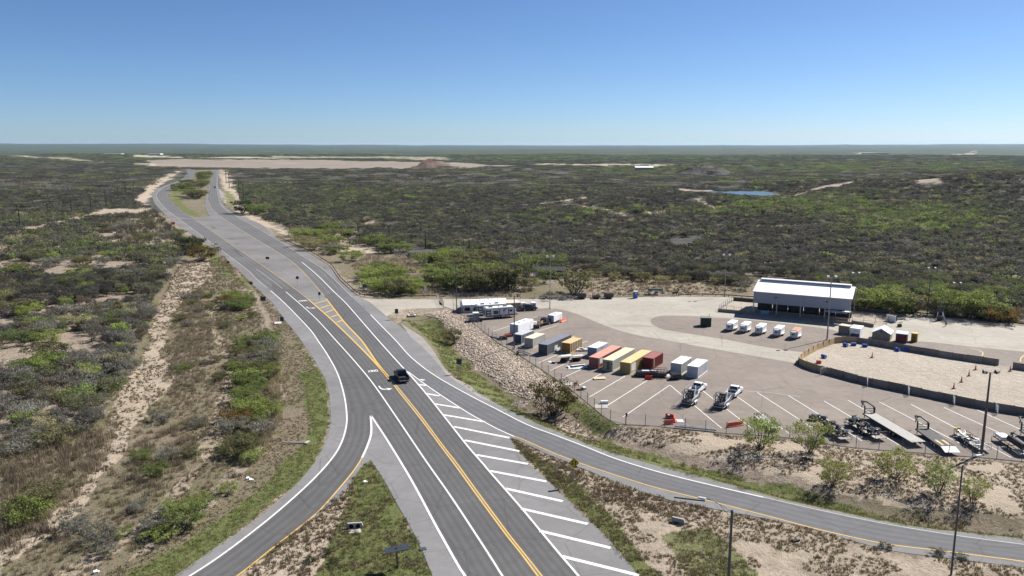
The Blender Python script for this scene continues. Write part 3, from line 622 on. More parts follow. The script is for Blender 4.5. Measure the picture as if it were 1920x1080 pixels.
def tree_parts(seed, h, r, nst=6, leaves=700, size=.2, base=.25, spread=1.0, clump=.34, flat=.75, twigs=3, bare=False, trunk_r=.07):
    """returns (stem mesh, crown mesh); many-stemmed thorn-scrub habit"""
    rs = np.random.default_rng(seed); mb = MB(); cs = []; rd = []
    for i in range(nst):
        a = 2 * math.pi * (i + rs.random() * .7) / nst; e = .35 + .65 * rs.random()
        tip = np.array([math.cos(a) * r * e * spread * .8, math.sin(a) * r * e * spread * .8, h * (.62 + .3 * (1 - e * e) + .08 * rs.random())])
        p0 = np.array([rs.normal() * .06 * r, rs.normal() * .06 * r, -.1]); mid = p0 * .5 + tip * .5 + np.array([math.cos(a), math.sin(a), 0]) * r * .06 - np.array([0, 0, h * .06])
        tr = trunk_r * (.7 + .6 * rs.random()) * h / 4; mb.tube(p0, mid, tr, tr * .7, 5, cap=False); mb.tube(mid, tip, tr * .7, tr * .3, 5, cap=False)
        cs.append(tip); rd.append(r * clump * (.8 + .5 * rs.random()))
        for k in range(twigs):
            f = .35 + .6 * rs.random(); q = mid + (tip - mid) * f if k % 2 == 0 else p0 + (mid - p0) * (.5 + .5 * rs.random())
            aa = a + rs.normal() * 1.1; ln = r * (.3 + .35 * rs.random()); e2 = q + np.array([math.cos(aa) * ln, math.sin(aa) * ln, ln * (.25 + .6 * rs.random())])
            e2[2] = min(e2[2], h * .97); mb.tube(q, e2, tr * .4, tr * .15, 4, cap=False); cs.append(e2); rd.append(r * clump * (.6 + .5 * rs.random()))
            if bare:
                for _ in range(3):
                    e3 = e2 + rs.normal(size=3) * r * .22; e3[2] = max(e3[2], e2[2] - .1); mb.tube(q + (e2 - q) * .6, e3, tr * .2, tr * .08, 3, cap=False)
    cs = np.array(cs); rd = np.array(rd); cs[:, 2] = np.maximum(cs[:, 2], base * h)
    V, F, sh = leaf_cloud(rs, cs, rd, leaves * (2 if bare else 1), size * (1.5 if bare else 1), flat, .25, .3 if bare else 1.0)
    V[:, 2] = np.clip(V[:, 2], .06 * h, None)
    st = bpy.data.meshes.new('stem'); st.from_pydata(mb.v, [], mb.f); st.materials.append(M('bark_grey' if bare else 'bark'))
    cr = mesh_np('crown', V, F, [M('leaf_green')], None, sh)
    return st, cr
TREES = {}
def variant(kind, k):
    key = (kind, k)
    if key not in TREES:
        sd = hash(kind) % 1000 if False else sum(map(ord, kind)) * 7 + k
        if kind == 'shrub': TREES[key] = tree_parts(sd, 1, 1.0, 10, 2600, .036, .18, 1.0, .36, .42, 3)
        elif kind == 'low': TREES[key] = tree_parts(sd, 1, 1.1, 10, 2000, .042, .12, 1.1, .38, .4, 2)
        elif kind == 'grey': TREES[key] = tree_parts(sd, 1, 1.0, 9, 750, .05, .2, 1.0, .38, .42, 4, True, .045)
        elif kind == 'open': TREES[key] = tree_parts(sd, 1, .8, 11, 2700, .021, .33, .95, .30, .5, 4, False, .06)
        elif kind == 'big': TREES[key] = tree_parts(sd, 1, .8, 11, 2600, .028, .28, 1.0, .30, .55, 4, False, .08)
        for m in TREES[key]:
            pass
    return TREES[key]
def plant(kind, k, leaf, p, h, r=None, rz=None, label=None, cat='shrub', group=None, name='shrub'):
    """one shrub or tree: an Empty at its foot with a stem mesh and a crown mesh"""
    st, cr = variant(kind, k); r0 = {'shrub':1.0,'low':1.1,'grey':1.0,'open':.8,'big':.8}[kind]
    t = thing(name, label, cat, p, rnd.uniform(0, 6.28) if rz is None else rz, group)
    sx = (r or h * r0) / r0; t.scale = (sx, sx, h)
    for nm, me in (('stem' if name == 'shrub' else 'trunk', st), ('crown', cr)):
        o = bpy.data.objects.new(nm, me); C.objects.link(o); o.parent = t
        if nm == 'crown': o.material_slots[0].link = 'OBJECT'; o.material_slots[0].material = M(leaf)
    return t

# ---- stuff scattered with geometry nodes (growth nobody could count)
def scatter(name, pts, var, scale, rz, tint, variants, label, cat):
    n = len(pts); me = bpy.data.meshes.new(name); me.vertices.add(n); me.vertices.foreach_set('co', np.asarray(pts, np.float32).ravel())
    for nm, ty, dat, key in (('vidx','INT',np.asarray(var, np.int32),'value'), ('sc','FLOAT_VECTOR',np.asarray(scale, np.float32).ravel(),'vector'), ('rz','FLOAT',np.asarray(rz, np.float32),'value'),
                        ('tint','FLOAT_COLOR',np.c_[np.asarray(tint, np.float32), np.ones(n, np.float32)].ravel(),'color')):
        a = me.attributes.new(nm, ty, 'POINT'); a.data.foreach_set(key, dat)
    o = bpy.data.objects.new(name, me); C.objects.link(o); tag(o, label, cat, kind='stuff')
    ng = bpy.data.node_groups.new(name, 'GeometryNodeTree'); ng.interface.new_socket('Geometry', in_out='INPUT', socket_type='NodeSocketGeometry'); ng.interface.new_socket('Geometry', in_out='OUTPUT', socket_type='NodeSocketGeometry')
    N, L = ng.nodes, ng.links; gi = N.new('NodeGroupInput'); go = N.new('NodeGroupOutput'); ip = N.new('GeometryNodeInstanceOnPoints'); jn = N.new('GeometryNodeJoinGeometry')
    for vo in reversed(variants):
        oi = N.new('GeometryNodeObjectInfo'); oi.inputs['Object'].default_value = vo; oi.inputs['As Instance'].default_value = True; L.new(oi.outputs['Geometry'], jn.inputs[0])
    def at(nm, ty):
        a = N.new('GeometryNodeInputNamedAttribute'); a.data_type = ty; a.inputs['Name'].default_value = nm; return a.outputs[0]
    cx = N.new('ShaderNodeCombineXYZ'); L.new(at('rz', 'FLOAT'), cx.inputs[2])
    L.new(gi.outputs[0], ip.inputs['Points']); L.new(jn.outputs[0], ip.inputs['Instance']); ip.inputs['Pick Instance'].default_value = True
    L.new(at('vidx', 'INT'), ip.inputs['Instance Index']); e2r = N.new('FunctionNodeEulerToRotation'); L.new(cx.outputs[0], e2r.inputs[0]); L.new(e2r.outputs[0], ip.inputs['Rotation']); L.new(at('sc', 'FLOAT_VECTOR'), ip.inputs['Scale'])
    L.new(ip.outputs[0], go.inputs[0])
    md = o.modifiers.new('scatter', 'NODES'); md.node_group = ng
    return o
def src(name, me): return bpy.data.objects.new(name, me)      # only a mesh for the scatter, never linked to the scene
def near_variants():
    out = []
    for k in range(6):
        bare = k % 2 == 1
        st, cr = tree_parts(900 + k, 1, 1.0, 9, 1100 if not bare else 650, .043, .15, 1.0, .4, .42, 2, bare, .04)
        bm = bmesh.new(); bm.from_mesh(cr); nl = len(bm.faces); bm.from_mesh(st); bm.faces.ensure_lookup_table()
        for f in bm.faces[nl:]: f.material_index = 1
        me = bpy.data.meshes.new('brush_near'); bm.to_mesh(me); bm.free(); me.materials.append(M('leaf_tint')); me.materials.append(M('bark_grey')); out.append(src('brush_source', me))
    return out
def mid_variants():
    out = []
    for k in range(5):
        rs = np.random.default_rng(50 + k); m = 8; cs = rs.normal(size=(m, 3)) * [.55, .55, .13] + [0, 0, .52]; V, F, sh = leaf_cloud(rs, cs, np.full(m, .46), 230, .085, .62, .25, .45 if k % 2 else 1.0)
        V[:, 2] = np.clip(V[:, 2], .0, 1.1); out.append(src('brush_source', mesh_np('brush_mid', V, F, [M('leaf_tint')], None, sh)))
    return out
def far_variants():
    out = []
    for k in range(4):
        rs = np.random.default_rng(80 + k); m = 34; cs = np.c_[rs.random((m, 2)) * 2 - 1, .3 + .3 * rs.random(m)]; V, F, sh = leaf_cloud(rs, cs, .12 + .12 * rs.random(m), 420, .05, 1.0)
        V[:, 2] = np.clip(V[:, 2], 0, 1.1); out.append(src('brush_source', mesh_np('brush_far', V, F, [M('leaf_tint')], None, sh)))
    return out
PAL = np.array([(.112,.108,.09),(.155,.149,.125),(.215,.206,.17),(.15,.152,.088),(.15,.188,.078),(.235,.295,.088),(.29,.268,.155),(.175,.14,.10)])
#              dark            grey             pale grey        olive           green            bright          yellow        brown
# greenness and openness of the brush, blobs on the photograph (u, v, ru, rv, value)
GREEN = [(500,360,120,30,.42),(650,370,160,40,.45),(560,410,120,28,.5),(720,400,120,26,.35),(130,470,190,55,.75),(280,500,90,50,.8),(90,640,130,70,.5),(230,730,140,60,.3),(60,420,90,25,.45),(700,480,190,30,.65),(1440,400,120,14,.95),(1560,405,90,14,1.1),(1300,408,160,5,1.0),(1480,385,80,8,.9),(1150,408,90,4,.7),
         (1720,425,130,18,1.1),(1640,430,60,18,.9),(1850,440,80,25,.45),(1500,340,140,16,.5),(1700,316,400,12,1.0),(1000,292,700,9,.75),(200,298,300,8,.6),(1300,318,260,10,.7),(1720,560,110,26,.75),(1870,565,80,25,.8),(1250,440,120,10,.3),(1010,415,120,14,.4),(340,345,60,14,.7),(270,340,60,14,.55),(180,330,140,14,.35),(1400,378,90,8,.6),(980,350,160,22,.22),(1050,325,220,8,.55)]
OPEN = [SAND_L1, SAND_L2, VERGE_L, ROAD, LOT, DRIVE, [(190,420),(290,395),(345,445),(330,470),(230,465)], [(410,318),(425,318),(450,365),(465,400),(540,435),(640,455),(720,470),(700,475),(600,468),(516,444),(409,372)],
        [(250,378),(285,340),(310,330),(335,316),(350,318),(325,340),(296,350),(284,365),(330,425),(440,500),(400,500),(290,395)], [(1305,361),(1330,357),(1420,356.5),(1470,360),(1462,370),(1440,379),(1350,376),(1308,366)]] + [[(a, b + (3 if b > sum(q[1] for q in g[0]) / len(g[0]) else 0)) for a, b in g[0]] for g in GROUND1 if g[1] == 1 and max(q[1] for q in g[0]) < 415 and min(q[0] for q in g[0]) > 900] + [g[0] for g in GROUND2 if g[1] in (1, 2)]
OPEN += [[(0,439),(60,428),(160,404),(190,391),(285,391),(280,402),(200,407),(160,411),(80,431),(0,447)], [(420,335),(437,342),(470,395),(545,432),(640,452),(600,470),(470,415),(425,385)], [(690,478),(800,470),(860,462),(870,470),(790,482),(700,490)]]
NOSTUFF = [[(0,1085),(0,820),(190,800),(215,770),(330,480),(420,470),(530,680),(520,800),(200,1085)], MED_L[::-1] + MED_R, [(516,444),(560,455),(650,470),(760,485),(850,505),(960,515),(1010,500),(1100,520),(1250,525),(1350,532),(1411,540),(1411,565),(1600,580),(1750,592),(1920,606),(1920,560),(1990,600),(2000,900),(1500,900),(560,560)], VERGE_L, DITCH + LOT_LOW[::-1], RAMP_U + DITCH[::-1]]
def brush_points(rmin, rmax, spacing, seed, azm=36):
    rs = np.random.default_rng(seed); n = int(R(2 * azm) * (rmax ** 2 - rmin ** 2) / 2 / spacing ** 2)
    r = np.sqrt(rs.random(n) * (rmax ** 2 - rmin ** 2) + rmin ** 2); a = R(azm) * (2 * rs.random(n) - 1)
    x, y = r * np.sin(a), r * np.cos(a); u, v = UV(x, y)
    ju = u + (vnoise(x, y, 25, 31) - .5) * 12; jv = v + (vnoise(x, y, 25, 32) - .5) * 3
    keep = np.ones(n, bool)
    for pl in OPEN: keep &= ~pip(ju, jv, pl)
    for pl in NOSTUFF: keep &= ~pip(ju, jv, pl)
    for ln in ROADLINE_W[:2]: keep &= polydist(x, y, ln) > 7
    gap = vnoise(x, y, 45, 33) * .6 + vnoise(x, y, 14, 34) * .4; keep &= gap > np.where((u < 450) & (v > 430), .41, .25)
    return x[keep], y[keep], u[keep], v[keep], rs
def tints(u, v, x, y, rs):
    g = np.full(len(u), .035)
    for a, b, ru, rv, val in GREEN: g = np.maximum(g, val * np.exp(-((u - a) / ru) ** 2 - ((v - b) / rv) ** 2))
    g = np.clip(g * (.35 + 1.3 * vnoise(x, y, 55, 41)) + (vnoise(x, y, 160, 42) - .55) * .12, 0, .95)
    g = np.where(u < 480, np.maximum(g, .12), g)
    t = rs.random(len(u)); pick = np.zeros(len(u), int); q = rs.random(len(u)); zone = vnoise(x, y, 120, 43)
    pick = np.where(q < .42 + .3 * (zone - .5), 0, np.where(q < .72, 1, np.where(q < .80, 2, np.where(q < .9, 3, np.where(q < .95, 7, 6)))))
    lo_ = (u < 950) & (v > 325) & (np.hypot(x, y) > 300); gp = np.where(q < np.where(lo_, .58, .3), 3, np.where(q < np.where(lo_, .9, .68), 4, np.where(q < np.where(lo_, .95, .9), 5, 6))); pick = np.where(t < g, gp, pick)
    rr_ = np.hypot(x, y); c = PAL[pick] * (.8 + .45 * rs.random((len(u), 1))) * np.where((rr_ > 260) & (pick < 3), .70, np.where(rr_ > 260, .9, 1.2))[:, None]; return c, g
def make_brush():
    for nm, rmin, rmax, sp_, seed, vf, lab in (('brush', 130, 330, 3.3, 1, near_variants, 'dense grey green thorn brush around the yard and roads'),
                                ('brush', 330, 950, 3.7, 2, mid_variants, 'dark grey brown scrub covering the flat beyond the yard'),
                                ('brush', 950, 4200, 17.0, 3, far_variants, 'far mottled scrub land stretching towards the horizon')):
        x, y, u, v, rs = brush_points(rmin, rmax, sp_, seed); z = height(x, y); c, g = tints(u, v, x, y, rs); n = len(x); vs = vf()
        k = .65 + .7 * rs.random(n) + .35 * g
        if rmax < 400: sc = np.stack([k * 1.9, k * 1.9, k * 2.7], -1)
        elif rmax < 1000: sc = np.stack([k * 2.4, k * 2.4, k * 2.3], -1)
        else: sc = np.stack([10 + 0 * k, 10 + 0 * k, k * 3.2], -1)
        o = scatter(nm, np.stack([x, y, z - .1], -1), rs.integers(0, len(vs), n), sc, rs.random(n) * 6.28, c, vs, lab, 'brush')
make_brush()

def tuft_src(seed, n, h, w, spread, lean=.5):
    rs = np.random.default_rng(seed); a = rs.random(n) * 6.28; p = rs.normal(size=(n, 2)) * spread; d = np.c_[np.cos(a), np.sin(a)]; hh = h * (.6 + .7 * rs.random(n)); t = p + d * (lean * hh * rs.random(n))[:, None]
    pr = np.c_[-d[:, 1], d[:, 0]] * w; V = np.stack([np.c_[p - pr, np.full(n, -.03)], np.c_[p + pr, np.full(n, -.03)], np.c_[t + pr * .3, hh], np.c_[t - pr * .3, hh]], 1).reshape(-1, 3)
    return src('tuft_source', mesh_np('tuft', V, np.arange(4 * n).reshape(n, 4), [M('leaf_tint')], None, rs.random(n)))
def in_poly(poly, dens, seed, clumpy=0.0, cs=3.0, avoid=()):
    rs = np.random.default_rng(seed); w = np.array(wl2(poly)); lo, hi = w.min(0), w.max(0); n = int((hi - lo).prod() * dens)
    x = lo[0] + (hi[0] - lo[0]) * rs.random(n); y = lo[1] + (hi[1] - lo[1]) * rs.random(n); u, v = UV(x, y); k = pip(u, v, poly)
    for a in avoid: k &= ~pip(u, v, a)
    if clumpy: k &= (vnoise(x, y, cs, seed) * .6 + vnoise(x, y, cs * 3.1, seed + 1) * .4) > clumpy
    return x[k], y[k], rs
def grow(name, jobs, variants, label, cat):
    """jobs: (polygon, density per m2, seed, clumpiness, scale, colours)"""
    XS = []; SC = []; TI = []
    for poly, dens, seed, cl, s0, cols, avoid in jobs:
        x, y, rs = in_poly(poly, dens, seed, cl, 2.2, avoid); n = len(x)
        if not n: continue
        k = s0 * (.6 + .8 * rs.random(n)); XS.append(np.stack([x, y, height(x, y)], -1)); SC.append(np.stack([k, k, k * (.8 + .4 * rs.random(n))], -1)); TI.append(np.array(cols)[rs.integers(0, len(cols), n)] * (.75 + .5 * rs.random((n, 1))))
    X = np.concatenate(XS); n = len(X); rs = np.random.default_rng(5)
    return scatter(name, X, rs.integers(0, len(variants), n), np.concatenate(SC), rs.random(n) * 6.28, np.concatenate(TI), variants, label, cat)
DRYC = [(.20,.15,.10),(.16,.12,.085),(.24,.19,.125),(.14,.115,.08),(.28,.23,.16)]; OLC = [(.16,.14,.07),(.2,.165,.08),(.13,.13,.06)]; GRC = [(.11,.14,.042),(.15,.18,.06),(.19,.205,.085),(.23,.2,.12)]
dry = [tuft_src(s, 16, .22, .035, .13) for s in (1, 2, 3)]; tall = [tuft_src(s, 26, .75, .03, .28, .45) for s in (4, 5, 6)]; gr = [tuft_src(s, 12, .16, .03, .16, .8) for s in (7, 8, 9)]
ISL_B = [(1360,900),(1360,1085),(2150,1085),(2150,1096)] 
grow('dry_tufts', [(SLOPE, 7, 11, .38, .72, DRYC, ()), (ISLAND, 7.5, 12, .33, .75, DRYC + OLC, ()), ([(960,822),(1052,864),(1200,922),(1360,960),(1300,975),(1130,940),(1010,880)], 4, 13, .25, 1.1, DRYC[:4], ()), ([(1360,893),(1560,930),(1920,975),(2150,1000),(2150,1030),(1920,1005),(1560,952),(1380,908)], 3, 14, .3, 1.0, DRYC + OLC, ()),
    ([(640,920),(670,905),(655,1000),(600,1085),(440,1085),(550,1002)], 4, 15, .36, .9, DRYC, ()), (TRI, 3, 16, .45, 1.0, DRYC + OLC, ()), (SAND_L1, 2.2, 17, .40, 1.0, DRYC, ()), (SAND_L2, 2.6, 18, .38, 1.0, DRYC, ()), (VERGE_L, 4, 19, .3, .6, DRYC, (VERGE_LG,)), (RIP2, 2, 20, .4, 1.0, DRYC, ()),
    ([(1030,740),(1080,745),(1150,800),(1110,800),(1010,775),(990,755)], 3, 28, .3, .6, DRYC + OLC, ()), ([(1100,555),(1350,552),(1400,545),(1330,530),(1200,520),(1115,525)], .5, 29, .3, 2.0, DRYC, ())], dry, 'small dry brown grass tufts dotted over the pale sand', 'dry grass')
grow('tall_dry_grass', [([(0,820),(200,780),(240,700),(300,600),(345,500),(420,480),(480,560),(520,660),(528,760),(480,860),(400,950),(300,1010),(150,1085),(0,1085)], 1.5, 71, .36, .55, [(.22,.175,.12),(.17,.135,.095),(.27,.22,.15),(.15,.125,.08),(.16,.16,.07)], (SAND_L1, SAND_L2)), ([(0,820),(100,825),(190,800),(230,780),(210,850),(150,930),(60,990),(0,1030)], 1.1, 21, .34, .8, [(.29,.24,.16),(.23,.19,.13),(.19,.16,.11),(.33,.28,.19)], ()), ([(345,560),(400,520),(375,560),(400,640),(380,720),(330,760),(300,720),(330,660)], .8, 22, .3, .9, [(.24,.2,.14),(.19,.16,.11)], ()), ([(505,640),(530,700),(528,780),(500,850),(480,830),(505,770)], 2, 23, .3, 1.1, [(.33,.28,.18),(.28,.23,.14)], ()),
    ([(250,830),(370,780),(400,800),(330,900),(260,950),(200,960)], .9, 24, .35, .9, [(.23,.19,.13),(.18,.15,.105)], ()), ([(690,480),(760,485),(850,520),(960,535),(1000,545),(960,556),(860,556),(760,552),(700,540),(660,500)], .35, 25, .25, 1.2, [(.32,.26,.18),(.26,.21,.15),(.22,.18,.13)], ()), ([(0,860),(60,860),(190,810),(220,900),(60,1020),(0,1040)], .5, 26, .4, 1.2, [(.2,.16,.115),(.16,.13,.095)], ()), ([(190,420),(290,395),(345,445),(330,470),(230,465)], .08, 27, .3, 2.4, [(.1,.09,.06)], ())], tall, 'tall straw coloured grass at the edge of the brush', 'dry grass')
grow('verge_grass', [(VERGE_LG, 7, 31, .32, .8, GRC, ()), (TRI, 7, 32, .36, .85, GRC, ([(640,920),(670,905),(655,1000),(600,1085),(440,1085),(550,1002)],)), ([(955,820),(975,830),(1010,855),(1080,905),(1160,985),(1240,1085),(1200,1085),(1108,979),(1028,902)], 5, 33, .3, 1.0, GRC + OLC, ()), ([(1240,1000),(1330,985),(1400,1050),(1420,1085),(1290,1085)], 4, 34, .35, 1.2, GRC + OLC, ()),
    (DGRASS, 4, 35, .36, 1.1, GRC + OLC, ()), ([(860,588),(905,618),(960,657),(1050,716),(1110,762),(1160,797),(1150,815),(1110,800),(1060,760),(960,672),(890,620)], 4, 36, .3, .45, GRC + OLC, (RIP1,)), (VERGE_L, 1.4, 37, .5, 1.0, GRC + OLC, (VERGE_LG,))], gr, 'short green grass on the road verges and ditch', 'grass')
def rock_src(seed):
    bm = bmesh.new(); bmesh.ops.create_icosphere(bm, subdivisions=1, radius=.5); rs = random.Random(seed)
    for v_ in bm.verts: v_.co *= rs.uniform(.7, 1.2); v_.co.z *= .62
    me = bpy.data.meshes.new('stone'); bm.to_mesh(me); bm.free(); me.materials.append(M('rock')); return src('stone_source', me)
RCK = [(.44,.365,.285),(.36,.295,.23),(.5,.43,.34),(.25,.2,.155),(.46,.34,.27),(.19,.15,.115)]
grow('riprap', [(RIP1, 7.5, 61, 0, .5, RCK, ()), (RIP2, 1.4, 62, .3, .5, RCK, ()), ([(958,742),(975,737),(992,741),(990,748),(970,750),(958,747)], 9, 63, 0, .5, [(.25,.2,.19),(.3,.25,.23)], ()), ([(765,583),(800,585),(845,584),(850,590),(830,595),(790,592),(770,590)], 1.5, 64, 0, .7, RCK, ()), ([(640,505),(660,520),(690,545),(730,552),(700,556),(680,548)], .6, 65, 0, .6, RCK, ())], [rock_src(k) for k in range(4)], 'pale broken stone riprap on the bank below the yard fence', 'riprap')

# ------------------------------------------------------------------ vehicles and yard things (local +Y is forward / the far end)
def wheel(parent, x, y, r=.38, w=.24, name='wheel', rims=True):
    mb = MB(); mb.tube((x - w / 2, y, r), (x + w / 2, y, r), r, r, 16); t = mb.build(name, tyre, parent)
    if rims:
        m2 = MB(); s = 1 if x > 0 else -1; m2.tube((x + s * (w / 2 - .05), y, r), (x + s * (w / 2 + .012), y, r), r * .6, r * .55, 12); m2.build('rim', rim, t)
    return t
def pickup(label, loc, rz, paintm, name='pickup_truck', group=None, load=None, L=5.8):
    t = thing(name, label, 'pickup truck', loc, rz, group); h = L / 2
    mb = MB(); prof = [(-h,.5),(-h,1.0),(-h+.02,1.12),(-.55,1.14),(1.0,1.16),(h-.35,1.08),(h-.02,.92),(h,.5),(h-.5,.42),(-h+.5,.42)]
    bed0, bed1 = -h + .12, -.75
    mb.prism([(-.72,.42),(-.72,1.14),(1.0,1.16),(h-.4,1.1),(h-.03,.95),(h,.5),(h-.6,.42)], -.97, .97)
    mb.box((0, (bed0 + bed1) / 2 - .06, .62), (1.94, bed1 - bed0 + .16, .3)); b = mb.build('body', paintm, t, .07)
    ln = bed1 - bed0
    for s in (-1, 1): MB().box((s * .93, (bed0 + bed1) / 2 + .03, .93), (.09, ln + .02, .44)).build('bed_wall', paintm, t, .025)
    MB().box((0, -h + .07, .9), (1.88, .08, .5)).build('tailgate', paintm, t, .02)
    MB().box((0, (bed0 + bed1) / 2, .785), (1.76, ln - .04, .03)).build('bed_floor', dsteel, t)
    cb = MB(); z0, z1 = 1.13, 1.86; lo = [(-.92,-.72),(.92,-.72),(.92,1.25),(-.92,1.25)]; hi = [(-.76,-.5),(.76,-.5),(.76,.55),(-.76,.55)]
    cb.add([(x, y, z0) for x, y in lo] + [(x, y, z1) for x, y in hi], [(3,2,1,0),(4,5,6,7),(0,1,5,4),(1,2,6,5),(2,3,7,6),(3,0,4,7)]); c = cb.build('cab', paintm, t, .06)
    def pane(i, j, f0, f1, g0, g1, off):
        A, B = Vector((*lo[i], z0)), Vector((*lo[j], z0)); A2, B2 = Vector((*hi[i], z1)), Vector((*hi[j], z1)); q = lambda f, g: (A.lerp(B, f)).lerp(A2.lerp(B2, f), g) + Vector(off) * .014
        return [q(f0, g0), q(f1, g0), q(f1, g1), q(f0, g1)]
    MB().quad(*pane(0, 1, .07, .93, .22, .9, (0,-1,.3))).build('rear_window', glass, c); MB().quad(*pane(2, 3, .05, .95, .1, .92, (0,1,.7))).build('windscreen', glass, c)
    for i, j, o in ((1, 2, (1,0,.2)), (3, 0, (-1,0,.2))):
        MB().quad(*pane(i, j, .06, .46, .2, .86, o)).build('side_window', glass, c); MB().quad(*pane(i, j, .5, .9, .2, .86, o)).build('side_window', glass, c)
    for x in (-.88, .88):
        wheel(t, x, h - 1.02); wheel(t, x, -h + 1.2)
        MB().box((x * .96, -h - .005, .88), (.16, .05, .34)).build('tail_light', tail, t); MB().box((x * .86, h - .05, .88), (.3, .08, .18)).build('headlight', lampg, t)
        MB().box((x * 1.18, 1.0, 1.25), (.2, .12, .2)).build('mirror', paintm if paintm is not white else black, t)
    MB().box((0, -h - .06, .56), (1.9, .16, .18)).build('rear_bumper', steel, t, .02); MB().box((0, h + .03, .56), (1.9, .14, .22)).build('front_bumper', steel, t, .02); MB().box((0, -h - .15, .6), (.32, .012, .15)).build('number_plate', signw, t)
    return t
whitev = simple('white_car_paint', (.72,.73,.74), .3, .03, .7, spec=.5); HD = math.atan2(-.522, .853); DV = Vector((.522, .853, 0)); RV_ = Vector((.853, -.522, 0))
pk = pickup('black pickup truck driving away on the highway beside the double yellow line', P(753, 711), heading(P(800, 775), P(760, 717)), black); pk.scale = (1.13,) * 3
pickup('tiny dark vehicle far off on the highway past the median', P(403, 352.5), heading(P(402, 358), P(402, 346)), black, 'distant_vehicle')
pickup('white pickup truck hitched to the airboat trailer nearer the stored containers', P(1308.5, 733.5), HD, whitev)
pickup('white pickup truck with a brown load in its bed, nearer the sand arena', P(1376.5, 740), HD, whitev); 
lb = MB().box((0,0,.12), (.7,.5,.24)); lo_ = lb.build('cargo_box', simple('rust_box', (.25,.1,.04)), None, .02); lo_.location = P(1374.5, 741.5) + Vector((0,0,.8)); lo_.rotation_euler[2] = HD; tag(lo_, 'small rust brown box lying in a white pickup bed', 'box')

def airboat_rig(base, lab1, lab2):
    t = thing('boat_trailer', lab1, 'trailer', base, HD, 'airboat trailers'); f = MB()
    for s in (-1, 1):
        f.tube((s * .95, -2.6, .55), (s * .95, 2.0, .55), .06); f.tube((s * .95, 2.0, .55), (0, 3.6, .5), .06)
    for y in (-2.6, -1.2, .3, 2.0): f.tube((-.95, y, .55), (.95, y, .55), .05)
    f.build('frame', whitev, t); wheel(t, -1.12, -.9, .33, .2); wheel(t, 1.12, -.9, .33, .2); wheel(t, -1.12, -.15, .33, .2); wheel(t, 1.12, -.15, .33, .2)
    for s in (-1, 1): MB().prism([(-1.4,.66),(-1.25,.8),(.2,.8),(.36,.66),(.36,.6),(-1.4,.6)], s * 1.12 - .16, s * 1.12 + .16).build('fender', whitev, t)
    MB().tube((0, 3.55, .05), (0, 3.55, .7), .05).build('jack', steel, t)
    a = thing('airboat', lab2, 'airboat', base + Vector((0, 0, .62)), HD, 'airboats on trailers')
    h = MB(); h.prism([(-2.5,.0),(-2.5,.42),(2.2,.42),(2.9,.62),(2.9,.45),(2.0,.0)], -1.02, 1.02); h.build('hull', simple('hull_grey', (.045,.047,.05), .6, .25, 1), a, .04)
    d = MB(); d.box((0, .9, .45), (1.7, 2.6, .03)); d.build('deck', simple('hull_deck', (.16,.165,.17), .7, .2, 1), a)
    e = MB(); e.box((0, -1.15, 1.25), (.7, .9, .55)); e.box((0, -1.15, 1.62), (.95, .6, .2)); e.tube((0, -1.95, 1.5), (0, -1.55, 1.5), .16, .1, 10); e.build('engine', black, a, .04); MB().tube((0, -1.99, 1.5), (0, -1.96, 1.5), .2, .2, 14).build('propeller_hub', rim, a)
    pr = MB()
    for an in (20, 140, 260): c, s = math.cos(R(an)), math.sin(R(an)); pr.tube((0, -1.97, 1.5), (c * .95, -1.99, 1.5 + s * .95), .05, .09, 5)
    pr.build('propeller', black, a)
    cg = MB()
    for yy, rr in ((-2.3, 1.12), (-1.75, 1.16), (-2.05, .7)):
        pts = [(rr * math.cos(k * math.pi / 12), yy, 1.5 + rr * math.sin(k * math.pi / 12)) for k in range(25)]; cg.path(pts, .03, 5)
    for k in range(12): c, s = math.cos(k * math.pi / 6), math.sin(k * math.pi / 6); cg.tube((1.12 * c, -2.3, 1.5 + 1.12 * s), (.1 * c, -2.42, 1.5 + .1 * s), .016, .016, 4)
    cg.build('propeller_cage', dsteel, a); fr = MB()
    for s in (-1, 1): fr.path([(s * 1.0, -2.4, .45), (s * 1.05, -1.5, 1.3), (s * .98, -.4, 2.2), (s * .6, .6, 2.75)], .055, 6); fr.tube((s * 1.0, -1.7, .45), (s * 1.0, -1.0, 2.3), .05); fr.path([(s * 1.0, -2.3, .8), (s * 1.1, .0, .9), (s * 1.02, 1.9, 1.25), (s * .98, 2.3, .6)], .045, 6)
    fr.tube((-1, -1.0, 2.3), (1, -1.0, 2.3), .045); fr.build('roll_frame', whitev, a); rd_ = MB()
    for x in (-.55, -.18, .18, .55): rd_.box((x, -2.62, 1.45), (.03, .4, 1.2))
    rd_.build('rudder', black, a); st = MB(); st.box((0, -.1, 1.35), (1.2, .5, .12)); st.box((0, -.36, 1.65), (1.2, .1, .6)); st.box((0, -.1, .9), (1.0, .4, .8)); st.build('seat', simple('seat_grey', (.05,.05,.055), .7), a, .03)
    rk = MB()
    for z in (.5, .72, .94): rk.tube((-.8, -2.85, z), (.8, -2.85, z), .028)
    for x in (-.8, -.3, .3, .8): rk.tube((x, -2.85, .3), (x, -2.85, .94), .028); rk.tube((x, -2.85, .4), (x, -2.45, .4), .025)
    rk.build('rear_guard', steel, a)
    return t
airboat_rig(P(1287, 762) + DV * 2.5, 'white tandem boat trailer behind the pickup nearer the containers', 'black caged airboat on the trailer nearer the containers')
airboat_rig(P(1347, 768.5) + DV * 2.5, 'white tandem boat trailer behind the pickup with a brown load', 'black caged airboat on the trailer nearer the sand arena')

